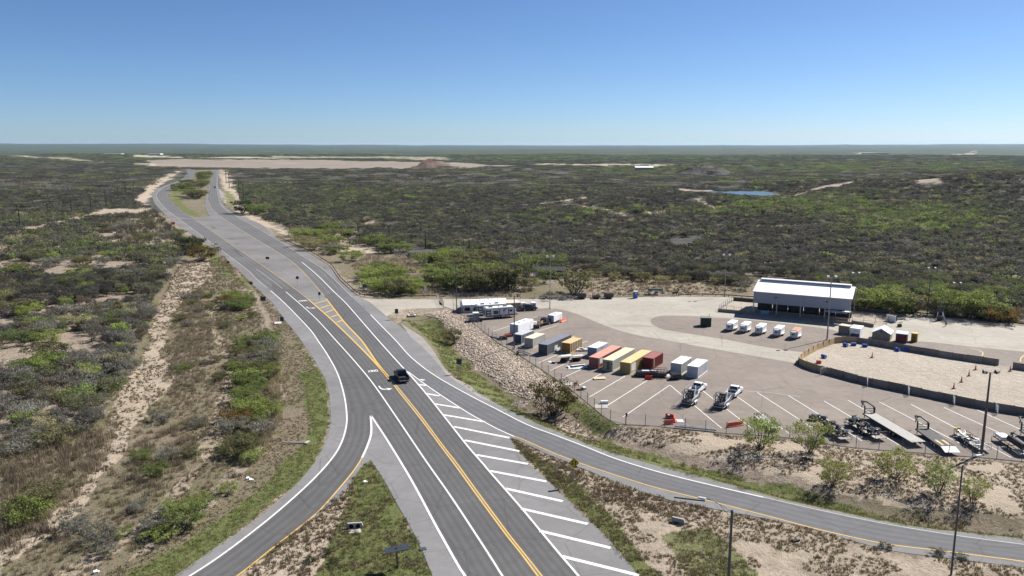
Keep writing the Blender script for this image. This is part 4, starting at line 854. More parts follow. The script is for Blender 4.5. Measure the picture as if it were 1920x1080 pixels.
def shell(name, label, loc, L, Wd, H, c, roofc=None, door=True, personnel=False, patches=None, sidec=None, group='shipping containers stored in the yard'):
    t = thing(name, label, 'container', loc, HD, group); k = 'cont_%d' % (len(MATS))
    m = simple(k, c, .6, .1, .5, dirt=tuple(x * .6 for x in c), dirt_amt=.3); mr = simple(k + 'r', roofc or c, .65, .08, .4, dirt=tuple(x * .75 for x in (roofc or c)), dirt_amt=.4); ms = simple(k + 's', sidec, .7, .12, .4, dirt=c, dirt_amt=.8) if sidec else m
    n = int(L / .28); hw = Wd / 2 - .02
    for s in (-1, 1):
        mb = MB(); pts = []
        for i in range(n):
            y0 = .1 + (L - .2) * i / n; dy = (L - .2) / n
            pts += [(y0, 0), (y0 + dy * .28, 0), (y0 + dy * .5, -.035), (y0 + dy * .78, -.035)]
        pts.append((L - .1, 0)); vs = [(s * (hw + d), y, .14) for y, d in pts] + [(s * (hw + d), y, H - .1) for y, d in pts]; q = len(pts)
        mb.add(vs, [(i, i + 1, q + i + 1, q + i) for i in range(q - 1)]); mb.build('side_wall', ms, t)
    e = MB(); pts = []
    for i in range(8): x0 = -hw + 2 * hw * i / 8; dx = 2 * hw / 8; pts += [(x0, .06), (x0 + dx * .3, .06), (x0 + dx * .5, .09), (x0 + dx * .8, .09)]
    pts.append((hw, .06)); q = len(pts); e.add([(x, y, .14) for x, y in pts] + [(x, y, H - .1) for x, y in pts], [(i, i + 1, q + i + 1, q + i) for i in range(q - 1)]); e.build('end_wall', m, t)
    for s in (-1, 1):
        d = MB().box((s * hw / 2, L - .06, H / 2), (hw - .02, .05, H - .26)).build('door', m, t); b = MB()
        for x in (.25, .75): b.tube((s * hw * x, L - .01, .2), (s * hw * x, L - .01, H - .2), .022)
        b.build('locking_bar', steel, d)
    r = MB(); r.box((0, L / 2, H - .05), (Wd - .1, L - .1, .05)); r.build('roof', mr, t); fr = MB()
    for x in (-1, 1):
        for y in (.06, L - .06): fr.box((x * (Wd / 2 - .06), y, H / 2), (.13, .13, H))
        fr.box((x * (Wd / 2 - .045), L / 2, .09), (.1, L - .25, .16)); fr.box((x * (Wd / 2 - .045), L / 2, H - .07), (.1, L - .25, .12))
    for y in (.06, L - .06): fr.box((0, y, .09), (Wd - .25, .12, .16)); fr.box((0, y, H - .07), (Wd - .25, .12, .12))
    fr.build('frame', mr, t)
    if personnel:
        MB().box((.1, .03, 1.15), (.75, .06, 1.75)).build('personnel_door', simple('grey_door', (.1,.11,.12)), t); MB().box((.95, .0, 1.6), (.3, .14, .3)).build('vent_box', dsteel, t); MB().box((-.7, .03, 1.9), (.7, .02, .12)).build('nameplate', dsteel, t)
    for (y, z, w_, h_, cc) in patches or []: MB().box((Wd / 2 + .018, y, z), (.02, w_, h_)).build('side_panel', cc, t)
    return t
def nearmid(a, b): return (P(*a) + P(*b)) / 2
pw = simple('pale_grey_patch', (.52,.53,.53), .6, .12, 1)
shell('shipping_container', 'long rose pink container with a faded orange roof', nearmid((1104.2,688.6),(1122.5,691.8)), 12.19, 2.44, 2.45, (.27,.085,.07), (.5,.24,.18), patches=[(1.2,1.6,1.6,1.2,pw)])
shell('shipping_container', 'long cream container with a grey door in its end', nearmid((1129.2,693.5),(1149.2,697.5)), 12.19, 2.44, 2.5, (.36,.32,.2), (.6,.52,.34), personnel=True, sidec=(.52,.52,.5))
shell('shipping_container', 'long mustard yellow container with a pale patched side', nearmid((1162,698.5),(1182,702.2)), 12.19, 2.44, 2.5, (.36,.25,.085), (.55,.42,.2), patches=[(1.6,1.3,2.4,1.7,pw)])
shell('shipping_container', 'short dark maroon container beside the mustard one', nearmid((1204.7,690),(1224,693)), 6.06, 2.44, 2.5, (.15,.018,.014), (.25,.085,.075), patches=[(.6,1.3,.22,2.0,simple('cream_stripe', (.55,.42,.25)))])
shell('shipping_container', 'short white container with an ochre streaked side, next to the maroon one', nearmid((1256.9,700.2),(1277.5,704)), 6.5, 2.44, 2.5, (.43,.44,.45), (.7,.69,.64), sidec=(.5,.49,.42))  # darker end tone carries its shade; long side kept lighter
shell('shipping_container', 'short clean white container at the end of the row by the pickups', nearmid((1287.4,706.3),(1308.4,709.6)), 6.5, 2.44, 2.5, (.44,.45,.46), (.74,.74,.71), sidec=(.6,.6,.6))  # end wall greyed for shade, long side coloured lighter as the lit one
shell('shipping_container', 'short container with a blue grey end and white roof', nearmid((1101,669),(1119.3,671.6)), 6.06, 2.44, 2.4, (.17,.21,.32), (.62,.63,.64), sidec=(.58,.6,.62), patches=[(3.2,2.0,1.7,.22,simple('grey_text_band', (.28,.3,.32)))])
shell('shipping_container', 'short ochre container with a striped rusty side', nearmid((1052.5,660),(1069.2,663.2)), 6.06, 2.44, 2.45, (.28,.15,.04), (.58,.37,.17), sidec=(.38,.25,.12), patches=[(y, 1.25, .28, 2.0, simple('grey_stripe', (.33,.33,.32))) for y in (.9, 2.2, 3.5, 4.8)])
shell('shipping_container', 'long dark charcoal grey container with a slate roof', nearmid((1009.4,664.4),(1026.5,667)), 12.19, 2.44, 2.6, (.05,.053,.058), (.16,.165,.2), sidec=(.13,.135,.14), patches=[(4.2,1.0,1.6,1.3,pw)])
shell('shipping_container', 'short off white container with a yellowed roof and grey end', nearmid((983.3,650.3),(999.4,653.2)), 6.06, 2.44, 2.4, (.34,.33,.31), (.6,.54,.4), sidec=(.55,.54,.5))
shell('shipping_container', 'short navy ended container with a grey lettered side', nearmid((962.5,643.2),(978,646)), 6.06, 2.44, 2.4, (.035,.05,.09), (.4,.41,.43), sidec=(.22,.23,.25), patches=[(.7,1.25,.3,2.0,dsteel)])
def cargo_trailer(label, near, L, H=2.5, Wd=2.35, dark_door=True, vents=2):
    t = thing('cargo_trailer', label, 'trailer', near, HD, 'white enclosed trailers in the yard')
    MB().box((0, L / 2, .45 + (H - .45) / 2), (Wd, L, H - .45)).build('body', white, t, .1); MB().box((0, L / 2, H + .005), (Wd - .2, L - .3, .03)).build('roof', simple('roof_white', (.72,.73,.74), .5, .08, 1, dirt=(.45,.45,.45), dirt_amt=.3), t)
    MB().box((0, -.012, .5 + (H - .6) / 2), (Wd - .25, .03, H - .65)).build('ramp_door', simple('trailer_door', (.33,.36,.43), .5), t); MB().box((Wd / 2 + .012, L * .8, 1.3), (.02, .8, 1.5)).build('side_door', simple('door_white', (.62,.63,.65)), t)
    for i in range(vents): MB().box((0, L * (i + 1) / (vents + 1), H + .08), (.5, .5, .14)).build('roof_vent', simple('vent_grey', (.3,.31,.32)), t, .03)
    for x in (-Wd / 2 - .02, Wd / 2 + .02):
        for y in (L * .42, L * .42 + .85): wheel(t, x, y, .33, .2)
    g = MB(); g.tube((-.7, L, .45), (0, L + 1.2, .45), .05); g.tube((.7, L, .45), (0, L + 1.2, .45), .05); g.tube((0, L + 1.1, 0), (0, L + 1.1, .6), .04); g.build('tongue', dsteel, t); return t
cargo_trailer('long white enclosed trailer with a grey rear door behind the navy container', nearmid((955,627.3),(972,630.3)), 8.0, 2.9, 2.5)
cargo_trailer('small white enclosed trailer alone near the orange barrier', nearmid((1027,605.2),(1037.6,608.2)), 4.9, 2.35, 2.0, vents=1)
# flatbed work truck
t = thing('flatbed_truck', 'black flatbed truck with stake racks between two white trailers', 'truck', P(1014, 611.5), HD)
MB().box((0, -1.6, 1.0), (2.35, 4.6, .16)).build('flatbed', dsteel, t); MB().box((0, 2.0, 1.25), (2.0, 1.7, 1.5), top=.86).build('cab', black, t, .1); MB().box((0, 3.4, .95), (1.8, 1.3, .7)).build('bonnet', black, t, .1)
MB().box((0, 1.12, 1.62), (1.5, .03, .45)).build('rear_window', glass, t); rk = MB()
for y in (-3.8, -2.3, -.8, .6):
    for s in (-1.1, 1.1): rk.tube((s, y, 1.05), (s, y, 2.5), .035)
    rk.tube((-1.1, y, 2.5), (1.1, y, 2.5), .035)
for s in (-1.1, 1.1):
    for z in (1.8, 2.5): rk.tube((s, -3.8, z), (s, .6, z), .03)
rk.build('stake_rack', dsteel, t); MB().box((1.12, -2.8, 1.6), (.05, 1.0, 1.05)).build('side_board', simple('rust_board', (.3,.1,.03)), t); MB().box((1.12, -1.4, 1.55), (.05, 1.1, .7)).build('side_board', tanp, t); MB().box((-.1, -3.2, 1.5), (1.2, .6, .9)).build('tool_box', white, t)
for x in (-.98, .98):
    for y in (-2.6, 2.9): wheel(t, x, y, .42, .28)

def rv(label, a, b, H=3.2):
    pa, pb = P(*a), P(*b); d = (pb - pa); L = 9.2; d.normalize(); t = thing('travel_trailer', label, 'caravan', pa, heading(pa, pb), 'travel trailers beside the marquee'); Wd = 2.5; cx = -Wd / 2
    wm = simple('rv_white', (.62,.63,.63), .4, .04, .6); gm = simple('rv_graphite', (.1,.105,.115), .45, .1, 1)
    MB().prism([(0,.62),(0,H-.25),(.3,H),(L-.9,H),(L-.1,H-.7),(L,.9),(L-.3,.62)], cx - Wd / 2, cx + Wd / 2).build('body', wm, t, .08)
    MB().box((cx, L / 2 - .2, H + .012), (Wd - .2, L - 1.3, .03)).build('roof', simple('rv_roof', (.68,.67,.63), .6, .05, 1), t); sx = cx + Wd / 2
    MB().box((sx + .012, L / 2, .85), (.03, L - .7, .44)).build('skirt', gm, t); st = MB()
    for y in (1.5, 4.2, 6.9): st.box((sx + .012, y, 1.9), (.02, .28, 1.7))
    st.box((sx + .012, .25, 1.9), (.02, .4, 1.7)); st.build('side_stripe', gm, t)
    for y, z, w_, h_ in ((.9, 2.35, .85, .4), (.9, 1.6, .85, .4), (3.1, 1.85, 1.5, 1.0), (7.6, 2.1, .8, .6), (5.9, 2.6, .7, .25)): MB().box((sx + .018, y, z), (.03, w_, h_)).build('window', glass, t)
    dr = MB().box((sx + .018, 5.5, 1.75), (.04, .68, 1.95)).build('door', simple('rv_door', (.5,.51,.52)), t); MB().box((sx + .045, 5.5, 2.3), (.02, .4, .5)).build('window', glass, dr)
    for y in (1.9, 6.2): MB().box((cx, y, H + .17), (.75, 1.0, .3)).build('air_conditioner', simple('ac_dark', (.12,.12,.13)), t, .05)
    MB().box((cx, 4.3, H + .1), (.4, .4, .16)).build('roof_vent', gm, t); MB().tube((sx + .07, 2.4, H - .3), (sx + .07, 7.8, H - .3), .06).build('awning', gm, t)
    for x in (sx - .12, sx - Wd + .12):
        for y in (3.6, 4.5): wheel(t, x, y, .36, .22)
    g = MB(); g.tube((cx - .9, L - .2, .55), (cx, L + 1.1, .5), .06); g.tube((cx + .9, L - .2, .55), (cx, L + 1.1, .5), .06); g.box((cx, L + .4, .8), (.7, .4, .4)); g.build('hitch', dsteel, t); MB().box((cx, -.02, 1.9), (1.9, .03, 1.4)).build('rear_panel', gm, t)
rv('travel trailer with grey striped side and black windows, nearer the fence', (910.5,599.3), (966,595)); rv('second travel trailer standing closer to the white marquee', (895,592.6), (957,588.2), 3.1)
# white marquee of five bays
pa, pb = P(867.5, 586.8), P(952, 583.2); L = (pb - pa).length; t = thing('marquee_tent', 'long white five bay marquee with dark arched window in its end', 'tent', pa, heading(pa, pb)); wt = simple('tent_fabric', (.68,.69,.72), .7, .04, 1); bl = L / 5
for i in range(5):
    y = i * bl; MB().prism([(-5.2,2.3),(-2.6,3.5),(0,2.3),(-.02,2.22),(-2.6,3.42),(-5.18,2.22)], y + .05, y + bl - .05, ax='y').build('roof_panel', wt, t)
    MB().box((-.03, y + bl / 2, 1.15), (.05, bl - .12, 2.25)).build('side_wall', simple('tent_wall', (.42,.45,.52), .7, .05, 1), t)
    if i < 3: MB().prism([(y + .5,.5),(y + .5,1.3),(y + .8,1.65),(y + bl - .8,1.65),(y + bl - .5,1.3),(y + bl - .5,.5)], 0.002, .02).build('window', glass, t)
MB().prism([(-5.15,0),(-5.15,2.25),(-2.6,3.4),(-.05,2.25),(-.05,0)], .0, .04, ax='y').build('end_wall', wt, t); pm = MB()
for i in range(6):
    for x in (0, -5.2): pm.tube((x, i * bl, 0), (x, i * bl, 2.3), .05)
pm.build('pole', steel, t)
def hut(name, label, cat, a, b, dep, H, c, roofc, gable=False, door=None, over=.2, lean=False):
    pa, pb = P(*a), P(*b); w = (pb - pa).length; t = thing(name, label, cat, pa, heading(pa, pb) + R(90)); m = simple(name + str(len(MATS)), c, .7, .12, 1.2, dirt=tuple(x * .7 for x in c)); mr = simple(name + 'r' + str(len(MATS)), roofc, .6, .06, 1)
    if gable:
        MB().prism([(0,0),(0,H),(w/2,H+w*.28),(w,H),(w,0)], 0, dep, ax='y').build('wall', m, t); rf = MB(); k = w * .28
        for s in (0, 1): x0, x1 = (-over, w/2) if s == 0 else (w + over, w/2); z0 = H - over * .56; rf.add([(x0,-over,z0+.03),(x1,-over,H+k+.03),(x1,dep+over,H+k+.03),(x0,dep+over,z0+.03),(x0,-over,z0+.12),(x1,-over,H+k+.12),(x1,dep+over,H+k+.12),(x0,dep+over,z0+.12)], [(0,1,2,3),(4,5,6,7),(0,1,5,4),(1,2,6,5),(2,3,7,6),(3,0,4,7)])
        rf.build('roof', mr, t); MB().box((w/2, -.03, H + k * .35), (.4, .03, .3)).build('vent', dsteel, t)
    else:
        MB().box((w/2, dep/2, H/2), (w, dep, H)).build('wall', m, t); MB().box((w/2, dep/2, H + .06), (w + 2 * over, dep + 2 * over, .1), M4=Matrix.Rotation(R(4 if lean else 0), 4, 'X')).build('roof', mr, t)
    if door: MB().box((w * door[0], -.025, door[2] / 2), (door[1], .04, door[2])).build('door', simple('hut_door' + str(len(MATS)), door[3]), t)
    return t
hut('storage_shed', 'tan metal shed at the end of the white marquee', 'shed', (953,583.8), (976,582.4), 4, 2.4, (.27,.24,.19), (.52,.46,.38), door=(.3,1.2,2.0,(.2,.17,.13)))
def camper(a, lab):
    t = thing('camper_shell_trailer', lab, 'trailer', P(*a), R(-78), 'small white trailers near the marquee'); MB().box((0, 0, 1.35), (1.7, 1.5, 1.7)).build('body', white, t, .12); MB().box((0, -.765, 1.5), (.6, .03, .5)).build('window', glass, t); MB().box((.865, 0, 1.5), (.03, .6, .45)).build('window', glass, t); MB().box((0, 0, .48), (1.9, 2.6, .12)).build('chassis', dsteel, t)
    for x in (-.95, .95): wheel(t, x, 0, .33, .2)
camper((980.5,580.5), 'small white trailer box nearest the tan shed'); camper((999.5,580), 'small white trailer box at the outer end, by the concrete edge'); pickup('low dark pickup truck parked between two small white trailers', P(990, 582), R(-70), black, L=5.2)

# ---- stock trailers in a row
def stock_trailer(label, p, canvas=False):
    t = thing('stock_trailer', label, 'trailer', p, HD, 'stock trailers parked in a row'); L, Wd, H = 4.4, 1.9, 2.25; b = MB()
    b.prism([(-.95,0),(.95,0),(.95,L),(-.95,L)], .62, 1.15, ax='z'); b.build('lower_wall', white, t, .02)
    for s in (-1, 1):
        sl = MB()
        for z in (1.3, 1.52, 1.74, 1.96): sl.box((s * .93, L / 2, z), (.03, L - .05, .12))
        for k in range(6): sl.box((s * .93, .05 + (L - .1) * k / 5, 1.62), (.06, .07, 1.05))
        sl.build('slat_side', white, t); MB().box((s * .85, L / 2, 1.6), (.02, L - .1, .95)).build('liner', simple('liner_grey', (.4,.4,.4)), t)
    n = MB(); n.add([(-.95,0,.62),(.95,0,.62),(.4,-1.0,.62),(-.4,-1.0,.62),(-.95,0,H),(.95,0,H),(.45,-.75,H-.25),(-.45,-.75,H-.25)], [(0,1,2,3),(4,5,6,7),(1,2,6,5),(2,3,7,6),(3,0,4,7),(0,1,5,4)]); n.build('nose', simple('nose_white', (.5,.51,.52), .5, .1, 1), t, .03)
    MB().box((0, -.92, 1.45), (.55, .06, .25), M4=Matrix.Rotation(R(-12), 4, 'X')).build('nose_vent', dsteel, t)
    rf = MB(); rf.prism([(-.97,H-.06),(-.7,H+.08),(.7,H+.08),(.97,H-.06)], -.02, L + .02, ax='y'); rf.build('roof', simple('canvas_rust', (.45,.2,.11), .8, .2, 1.3, dirt=(.62,.5,.42), dirt_amt=.8) if canvas else simple('roof_bright', (.78,.79,.8), .45, .03, 1), t, .03)
    for s in (-1, 1):
        MB().box((s * 1.08, 2.4, .72), (.3, 2.0, .06)).build('fender', white, t)
        for y in (2.0, 2.85): wheel(t, s * 1.08, y, .34, .22)
    g = MB(); g.tube((-.5, -.7, .55), (0, -1.9, .5), .05); g.tube((.5, -.7, .55), (0, -1.9, .5), .05); g.tube((0, -1.5, 0), (0, -1.5, .8), .045); g.build('tongue', dsteel, t); return t
for (u, v), lab, cv in zip([(1367.5,621.5),(1393,624.5),(1422,628),(1456,632),(1488,636.5)], ['white stock trailer nearest the dark green box', 'white stock trailer second along from the dark green box', 'white stock trailer in the middle of the row of five', 'white stock trailer next to the one with a rusty canvas roof', 'stock trailer with a rust and white canvas roof'], [0,0,0,0,1]): stock_trailer(lab, P(u, v), cv)
t = thing('utility_box', 'dark green metal box standing alone on the asphalt oval', 'box', P(1323, 611), R(-8)); MB().box((0, 0, 1.2), (2.7, 2.4, 2.4)).build('cabinet', greenb, t, .03); MB().box((0, 0, 2.45), (2.8, 2.5, .1)).build('lid', simple('box_lid', (.16,.18,.15)), t); MB().tube((.9, .3, 2.5), (.9, .3, 3.3), .06).build('vent_pipe', steel, t); MB().box((.3, -1.215, 1.1), (1.0, .03, 1.9)).build('door', greenb, t)

# ---- open-sided barn
pa, pb = P(1411, 589), P(1593, 606); bl = (pb - pa).length; rz = heading(pa, pb) + R(90); t = thing('open_barn', 'large open sided barn with white metal roof and grey front wall', 'barn', pa, rz); EH, DP = 6.75, 17.0; HW = 3.35
wallm = simple('barn_cladding', (.275,.292,.335), .55, .05, .4); roofw = simple('barn_roof', (.74,.74,.73), .5, .03, .2)
MB().box((bl / 2, .05, EH - HW / 2 + .1), (bl - .2, .08, HW)).build('front_wall', wallm, t); rd = 2.0
for y0, y1, z0, z1 in ((-.35, DP / 2, EH - .05, EH + rd), (DP + .35, DP / 2, EH - .05, EH + rd)):
    rf = MB(); rf.add([(-.3, y0, z0), (bl + .3, y0, z0), (bl + .3, y1, z1), (-.3, y1, z1), (-.3, y0, z0 + .12), (bl + .3, y0, z0 + .12), (bl + .3, y1, z1 + .12), (-.3, y1, z1 + .12)], [(0,1,2,3),(4,5,6,7),(0,1,5,4),(1,2,6,5),(2,3,7,6),(3,0,4,7)]); rf.build('roof_slope', roofw, t)
rv_ = MB(); rv_.prism([(DP/2-1.0, EH+rd-.12),(DP/2-.85,EH+rd+.62),(DP/2,EH+rd+.8),(DP/2+.85,EH+rd+.62),(DP/2+1.0,EH+rd-.12)], .6, bl - .8); rv_.build('ridge_vent', roofw, t); MB().box((bl / 2, DP/2 - .97, EH + rd + .26), (bl - 1.6, .04, .4)).build('ridge_louvre', simple('louvre_grey', (.16,.18,.22)), t)
MB().box((bl / 2, -.37, EH + .0), (bl + .6, .08, .22)).build('gutter', simple('gutter_grey', (.45,.46,.48)), t)
for k in range(5):
    x = .15 + (bl - .3) * k / 4
    for y in (.05, DP): MB().box((x, y - .02 if y < 1 else y, (EH + .0) / 2), (.26, .26, EH)).build('post', steel, t)
MB().box((bl/2, DP, EH - .7), (bl - .3, .2, .5)).build('rear_beam', steel, t)
for x in (.15, bl - .15): g = MB(); g.prism([(0.2,EH-.35),(DP/2,EH+rd-.35),(DP-.2,EH-.35),(DP-.2,EH-.65),(DP/2,EH+rd-.75),(.2,EH-.65)], x - .1, x + .1); g.build('truss', steel, t)
for x in (bl * .24, bl * .76): lp = MB().box((x, -.12, EH - 1.3), (.7, .3, .22)).build('wall_lamp', dsteel, t)
MB().box((bl * .86, -.9, 3.05), (bl * .22, 1.8, .06), M4=Matrix.Rotation(R(4), 4, 'X')).build('awning', simple('awning_grey', (.5,.51,.52)), t)
MB().box((bl * .97, 1.5, 2.9), (1.6, 1.6, .06)).build('roof_patch', white, t)
MB().box((bl/2, 1.2, .5), (bl - 1, .12, 1.0)).build('low_wall', greyw, t)
for k in range(6): MB().box((bl * (k + .5) / 6, DP * .42, 1.5), (bl / 6 - .15, .12, 2.9)).build('stall_panel', simple('stall_dark_shade', (.03,.027,.025), .8), t)  # dark stalls, added to blacken the interior; roof shade put into their colour
for x in (bl * .3, bl * .62): MB().box((x, DP * .7, 1.4), (.12, DP * .5, 2.7)).build('stall_divider', simple('stall_dark_shade', (.03,.027,.025), .8), t)  # dividers share the stall tone that carries the roof shade
tk = thing('water_trough', 'pale blue water tank in the shade of the barn', 'tank', P(1434, 590), rz); MB().box((0,0,.55), (2.2,1.2,1.1)).build('tank', simple('tank_blue', (.25,.4,.5)), tk, .1); MB().tube((.9,.3,1.0), (.9,.3,1.5), .08).build('inlet', steel, tk); MB().box((0,-.66,.2), (2.4,.12,.3)).build('base', conc, tk)

# ---- sheds and boxes beside the arena, pens
hut('storage_shed', 'low beige box shed at the left end of the arena sheds', 'shed', (1571.5,625.5), (1591,628.5), 2.3, 2.2, (.19,.17,.135), (.5,.45,.37), over=.05)
hw = hut('storage_shed', 'white box with a dark blue painted end beside the beige shed', 'shed', (1592.5,631), (1612,633.5), 4.2, 2.25, (.6,.61,.63), (.78,.78,.78), over=.03)
bl2 = (P(1612,633.5) - P(1592.5,631)).length; MB().prism([(.15,.1),(.15,.7),(.5,.95),(1.0,1.0),(1.5,.9),(bl2-.2,1.0),(bl2-.15,.1)], -.012, -.002, ax='y').build('blue_panel', simple('night_blue', (.03,.04,.09)), hw); MB().box((bl2*.62, -.01, 1.65), (bl2*.45, .012, .18)).build('lettering_band', simple('pale_blue_band', (.32,.35,.45)), hw)
hut('gable_shed', 'tan shed with a white gabled metal roof', 'shed', (1634.5,636.5), (1668,640.5), 4.6, 1.85, (.2,.185,.145), (.68,.69,.71), gable=True, door=(.55,.55,1.5,(.25,.23,.19)))
hut('storage_shed', 'dark red shed with a flat grey roof', 'shed', (1678.5,641.8), (1699.5,644.3), 2.6, 2.35, (.12,.028,.03), (.42,.46,.48), over=.15, lean=True)
hut('ticket_booth', 'narrow mustard yellow booth beside the dark red shed', 'booth', (1707.5,640.6), (1719,642), 1.5, 2.1, (.33,.22,.04), (.5,.4,.12), over=.02, door=(.5,.6,1.7,(.2,.13,.03)))
sheet('pen_floor', [(1349,583),(1375,563.5),(1411,566.5),(1500,574),(1598,582),(1672,590),(1662,611),(1596,606),(1411,590)], .03, M('arena_sand'))
def low_wall(label, pts, h, m, th=.16):
    t = thing('low_wall', label, 'wall', P(*pts[0]))
    for a, b in zip(pts[:-1], pts[1:]):
        A, B = P(*a) - P(*pts[0]), P(*b) - P(*pts[0]); d = B - A; MB().box((A + B) / 2 + Vector((0, 0, h / 2)), (d.length - .03, th, h), rz=math.atan2(d.y, d.x)).build('wall_panel', m, t)
low_wall('low dark wall round the pen left of the barn', [(1346,584.5),(1390,588.5),(1411,590.5)], .95, greyw); low_wall('dark wall along the back of the barn pens', [(1375,563.5),(1411,566.5),(1460,570.5),(1510,575),(1560,579.5),(1598,582.5),(1635,586),(1671,589.5)], 1.1, simple('dark_board', (.075,.062,.052)))
low_wall('grey low wall in front of the pen right of the barn', [(1596,607),(1638,614)], 1.0, greyw); low_wall('low grey barrier wall under the front of the barn', [(1411,591),(1478,597.5),(1535,603),(1596,608.5)], .7, greyw)
def pipe_fence(label, pts, h, step, m=None, name='pipe_fence'):
    w = [P(*p) for p in pts]; t = thing(name, label, 'fence', w[0]); mm = m or simple('pipe_dark', (.07,.065,.06)); r = MB()
    for a, b in zip(w[:-1], w[1:]):
        A, B = a - w[0], b - w[0]; n = max(1, int((B - A).length / step))
        for z in (.35, .75, h): r.tube(A + Vector((0,0,z)), B + Vector((0,0,z)), .03, n=5)
        for k in range(n + 1): q = A.lerp(B, k / n); MB().tube(q, q + Vector((0, 0, h + .1)), .05, n=5).build('post', mm, t)
    r.build('rails', mm, t)
pipe_fence('pipe fence round the sandy pen left of the barn', [(1375,564),(1348,582.5),(1390,587.5)], 1.7, 2.2); pipe_fence('pipe fence round the sandy pen right of the barn', [(1598,604),(1662,609),(1671,590)], 1.7, 2.2)
# loading ramp and board by the far concrete
t = thing('display_board', 'tall black board on white legs at the far concrete edge', 'board', P(1762, 600.5), R(8)); MB().box((0, 0, 3.1), (2.1, .2, 1.5)).build('panel', black, t); lg = MB()
for x in (-.8, .8): lg.tube((x, .1, 0), (x, 0, 2.5), .12)
lg.tube((.8, -1.2, 0), (.6, 0, 2.4), .16); lg.build('leg', white, t); MB().box((-.4, -.5, .7), (1.1, 1.0, 1.1)).build('base_box', black, t, .05)
t = thing('squeeze_chute', 'black and white livestock squeeze chute beside the right pen', 'chute', P(1673, 603), R(20)); MB().box((-.5, 0, .9), (.2, 3.2, 1.8)).build('side_panel', white, t); MB().box((.5, .3, 1.0), (.9, 2.2, 1.6)).build('cage', black, t, .05); MB().tube((.5, -.9, .3), (.5, -.9, 2.3), .08).build('lever', dsteel, t)
t = thing('feed_bin', 'small black bin on the concrete behind the gable shed', 'bin', P(1686.5, 613)); MB().box((0, 0, .4), (1.1, .7, .8), top=.8).build('bin', black, t, .04); MB().box((0, 0, .84), (1.0, .6, .06)).build('lid', dsteel, t)
# trailers along the near fence
def trailer_frame(near, far, z):
    a, b = P(*near, z), P(*far, z); a.z = b.z = 0; return a, (b - a).length, heading(a, b)
def gooseneck(label, near, far, L, Wd, deckm, ramp=0.0, wedges=False):
    a, LL, rz = trailer_frame(near, far, .95); L = LL; t = thing('gooseneck_trailer', label, 'trailer', a, rz, 'gooseneck flatbed trailers'); d = MB(); n = 7
    for i in range(n): d.box((-Wd / 2 + Wd * (i + .5) / n, (L + ramp) / 2, .92), (Wd / n - .02, L - ramp, .06))
    d.build('deck', deckm, t); f = MB()
    for s in (-1, 1): f.box((s * (Wd / 2 + .04), (L + ramp) / 2, .86), (.08, L - ramp, .22)); f.box((s * .45, (L + ramp) / 2, .68), (.14, L - ramp, .3))
    f.box((0, L, .86), (Wd + .16, .1, .24)); f.build('frame', dsteel, t)
    if ramp: MB().box((0, ramp / 2, .72), (Wd, ramp + .1, .06), M4=Matrix.Rotation(R(16), 4, 'X')).build('beaver_tail', simple('tail_plate', (.36,.38,.39), .5), t)
    if wedges:
        for x in (-.55, .55): MB().box((x, ramp + 1.6, .97), (.42, 2.4, .03)).build('wheel_track', simple('tan_plank', (.5,.38,.18), .7), t)
    g = MB()
    for s in (-1, 1):
        g.path([(s * .95, L, .95), (s * .85, L + .25, 2.1), (s * .45, L + 1.7, 2.45), (s * .12, L + 2.5, 2.3)], .13, 6)
        g.tube((s * .95, L - .05, .9), (s * .95, L - .05, 2.0), .09)
    for z in (1.3, 1.75): g.tube((-.95, L + .1, z), (.95, L + .1, z), .05)
    g.box((0, L + 2.5, 2.25), (.4, .5, .4)); g.tube((0, L + 2.55, 2.2), (0, L + 2.55, 1.2), .09); g.build('gooseneck_arm', black, t)
    j = MB()
    for s in (-1, 1): j.tube((s * .85, L + .15, 0), (s * .85, L + .15, 1.2), .07)
    j.build('landing_leg', dsteel, t)
    for x in (-1, 1):
        for y in (L * .36, L * .36 + 1.0): wheel(t, x * (Wd / 2 - .2), y, .4, .3)
    return t
gooseneck('long gooseneck flatbed trailer with bare pale plank deck', (1722.5,828.5), (1630.5,774.5), 12, 2.45, deckw)
gooseneck('gooseneck trailer with dark deck, yellow wheel tracks and pale ramp', (1787,843.5), (1730.5,804), 9, 2.4, deckd, 1.5, True)
t = gooseneck('black gooseneck trailer at the photo edge behind the smoker trailer', (1990,850), (1926,806), 9, 2.4, deckd)
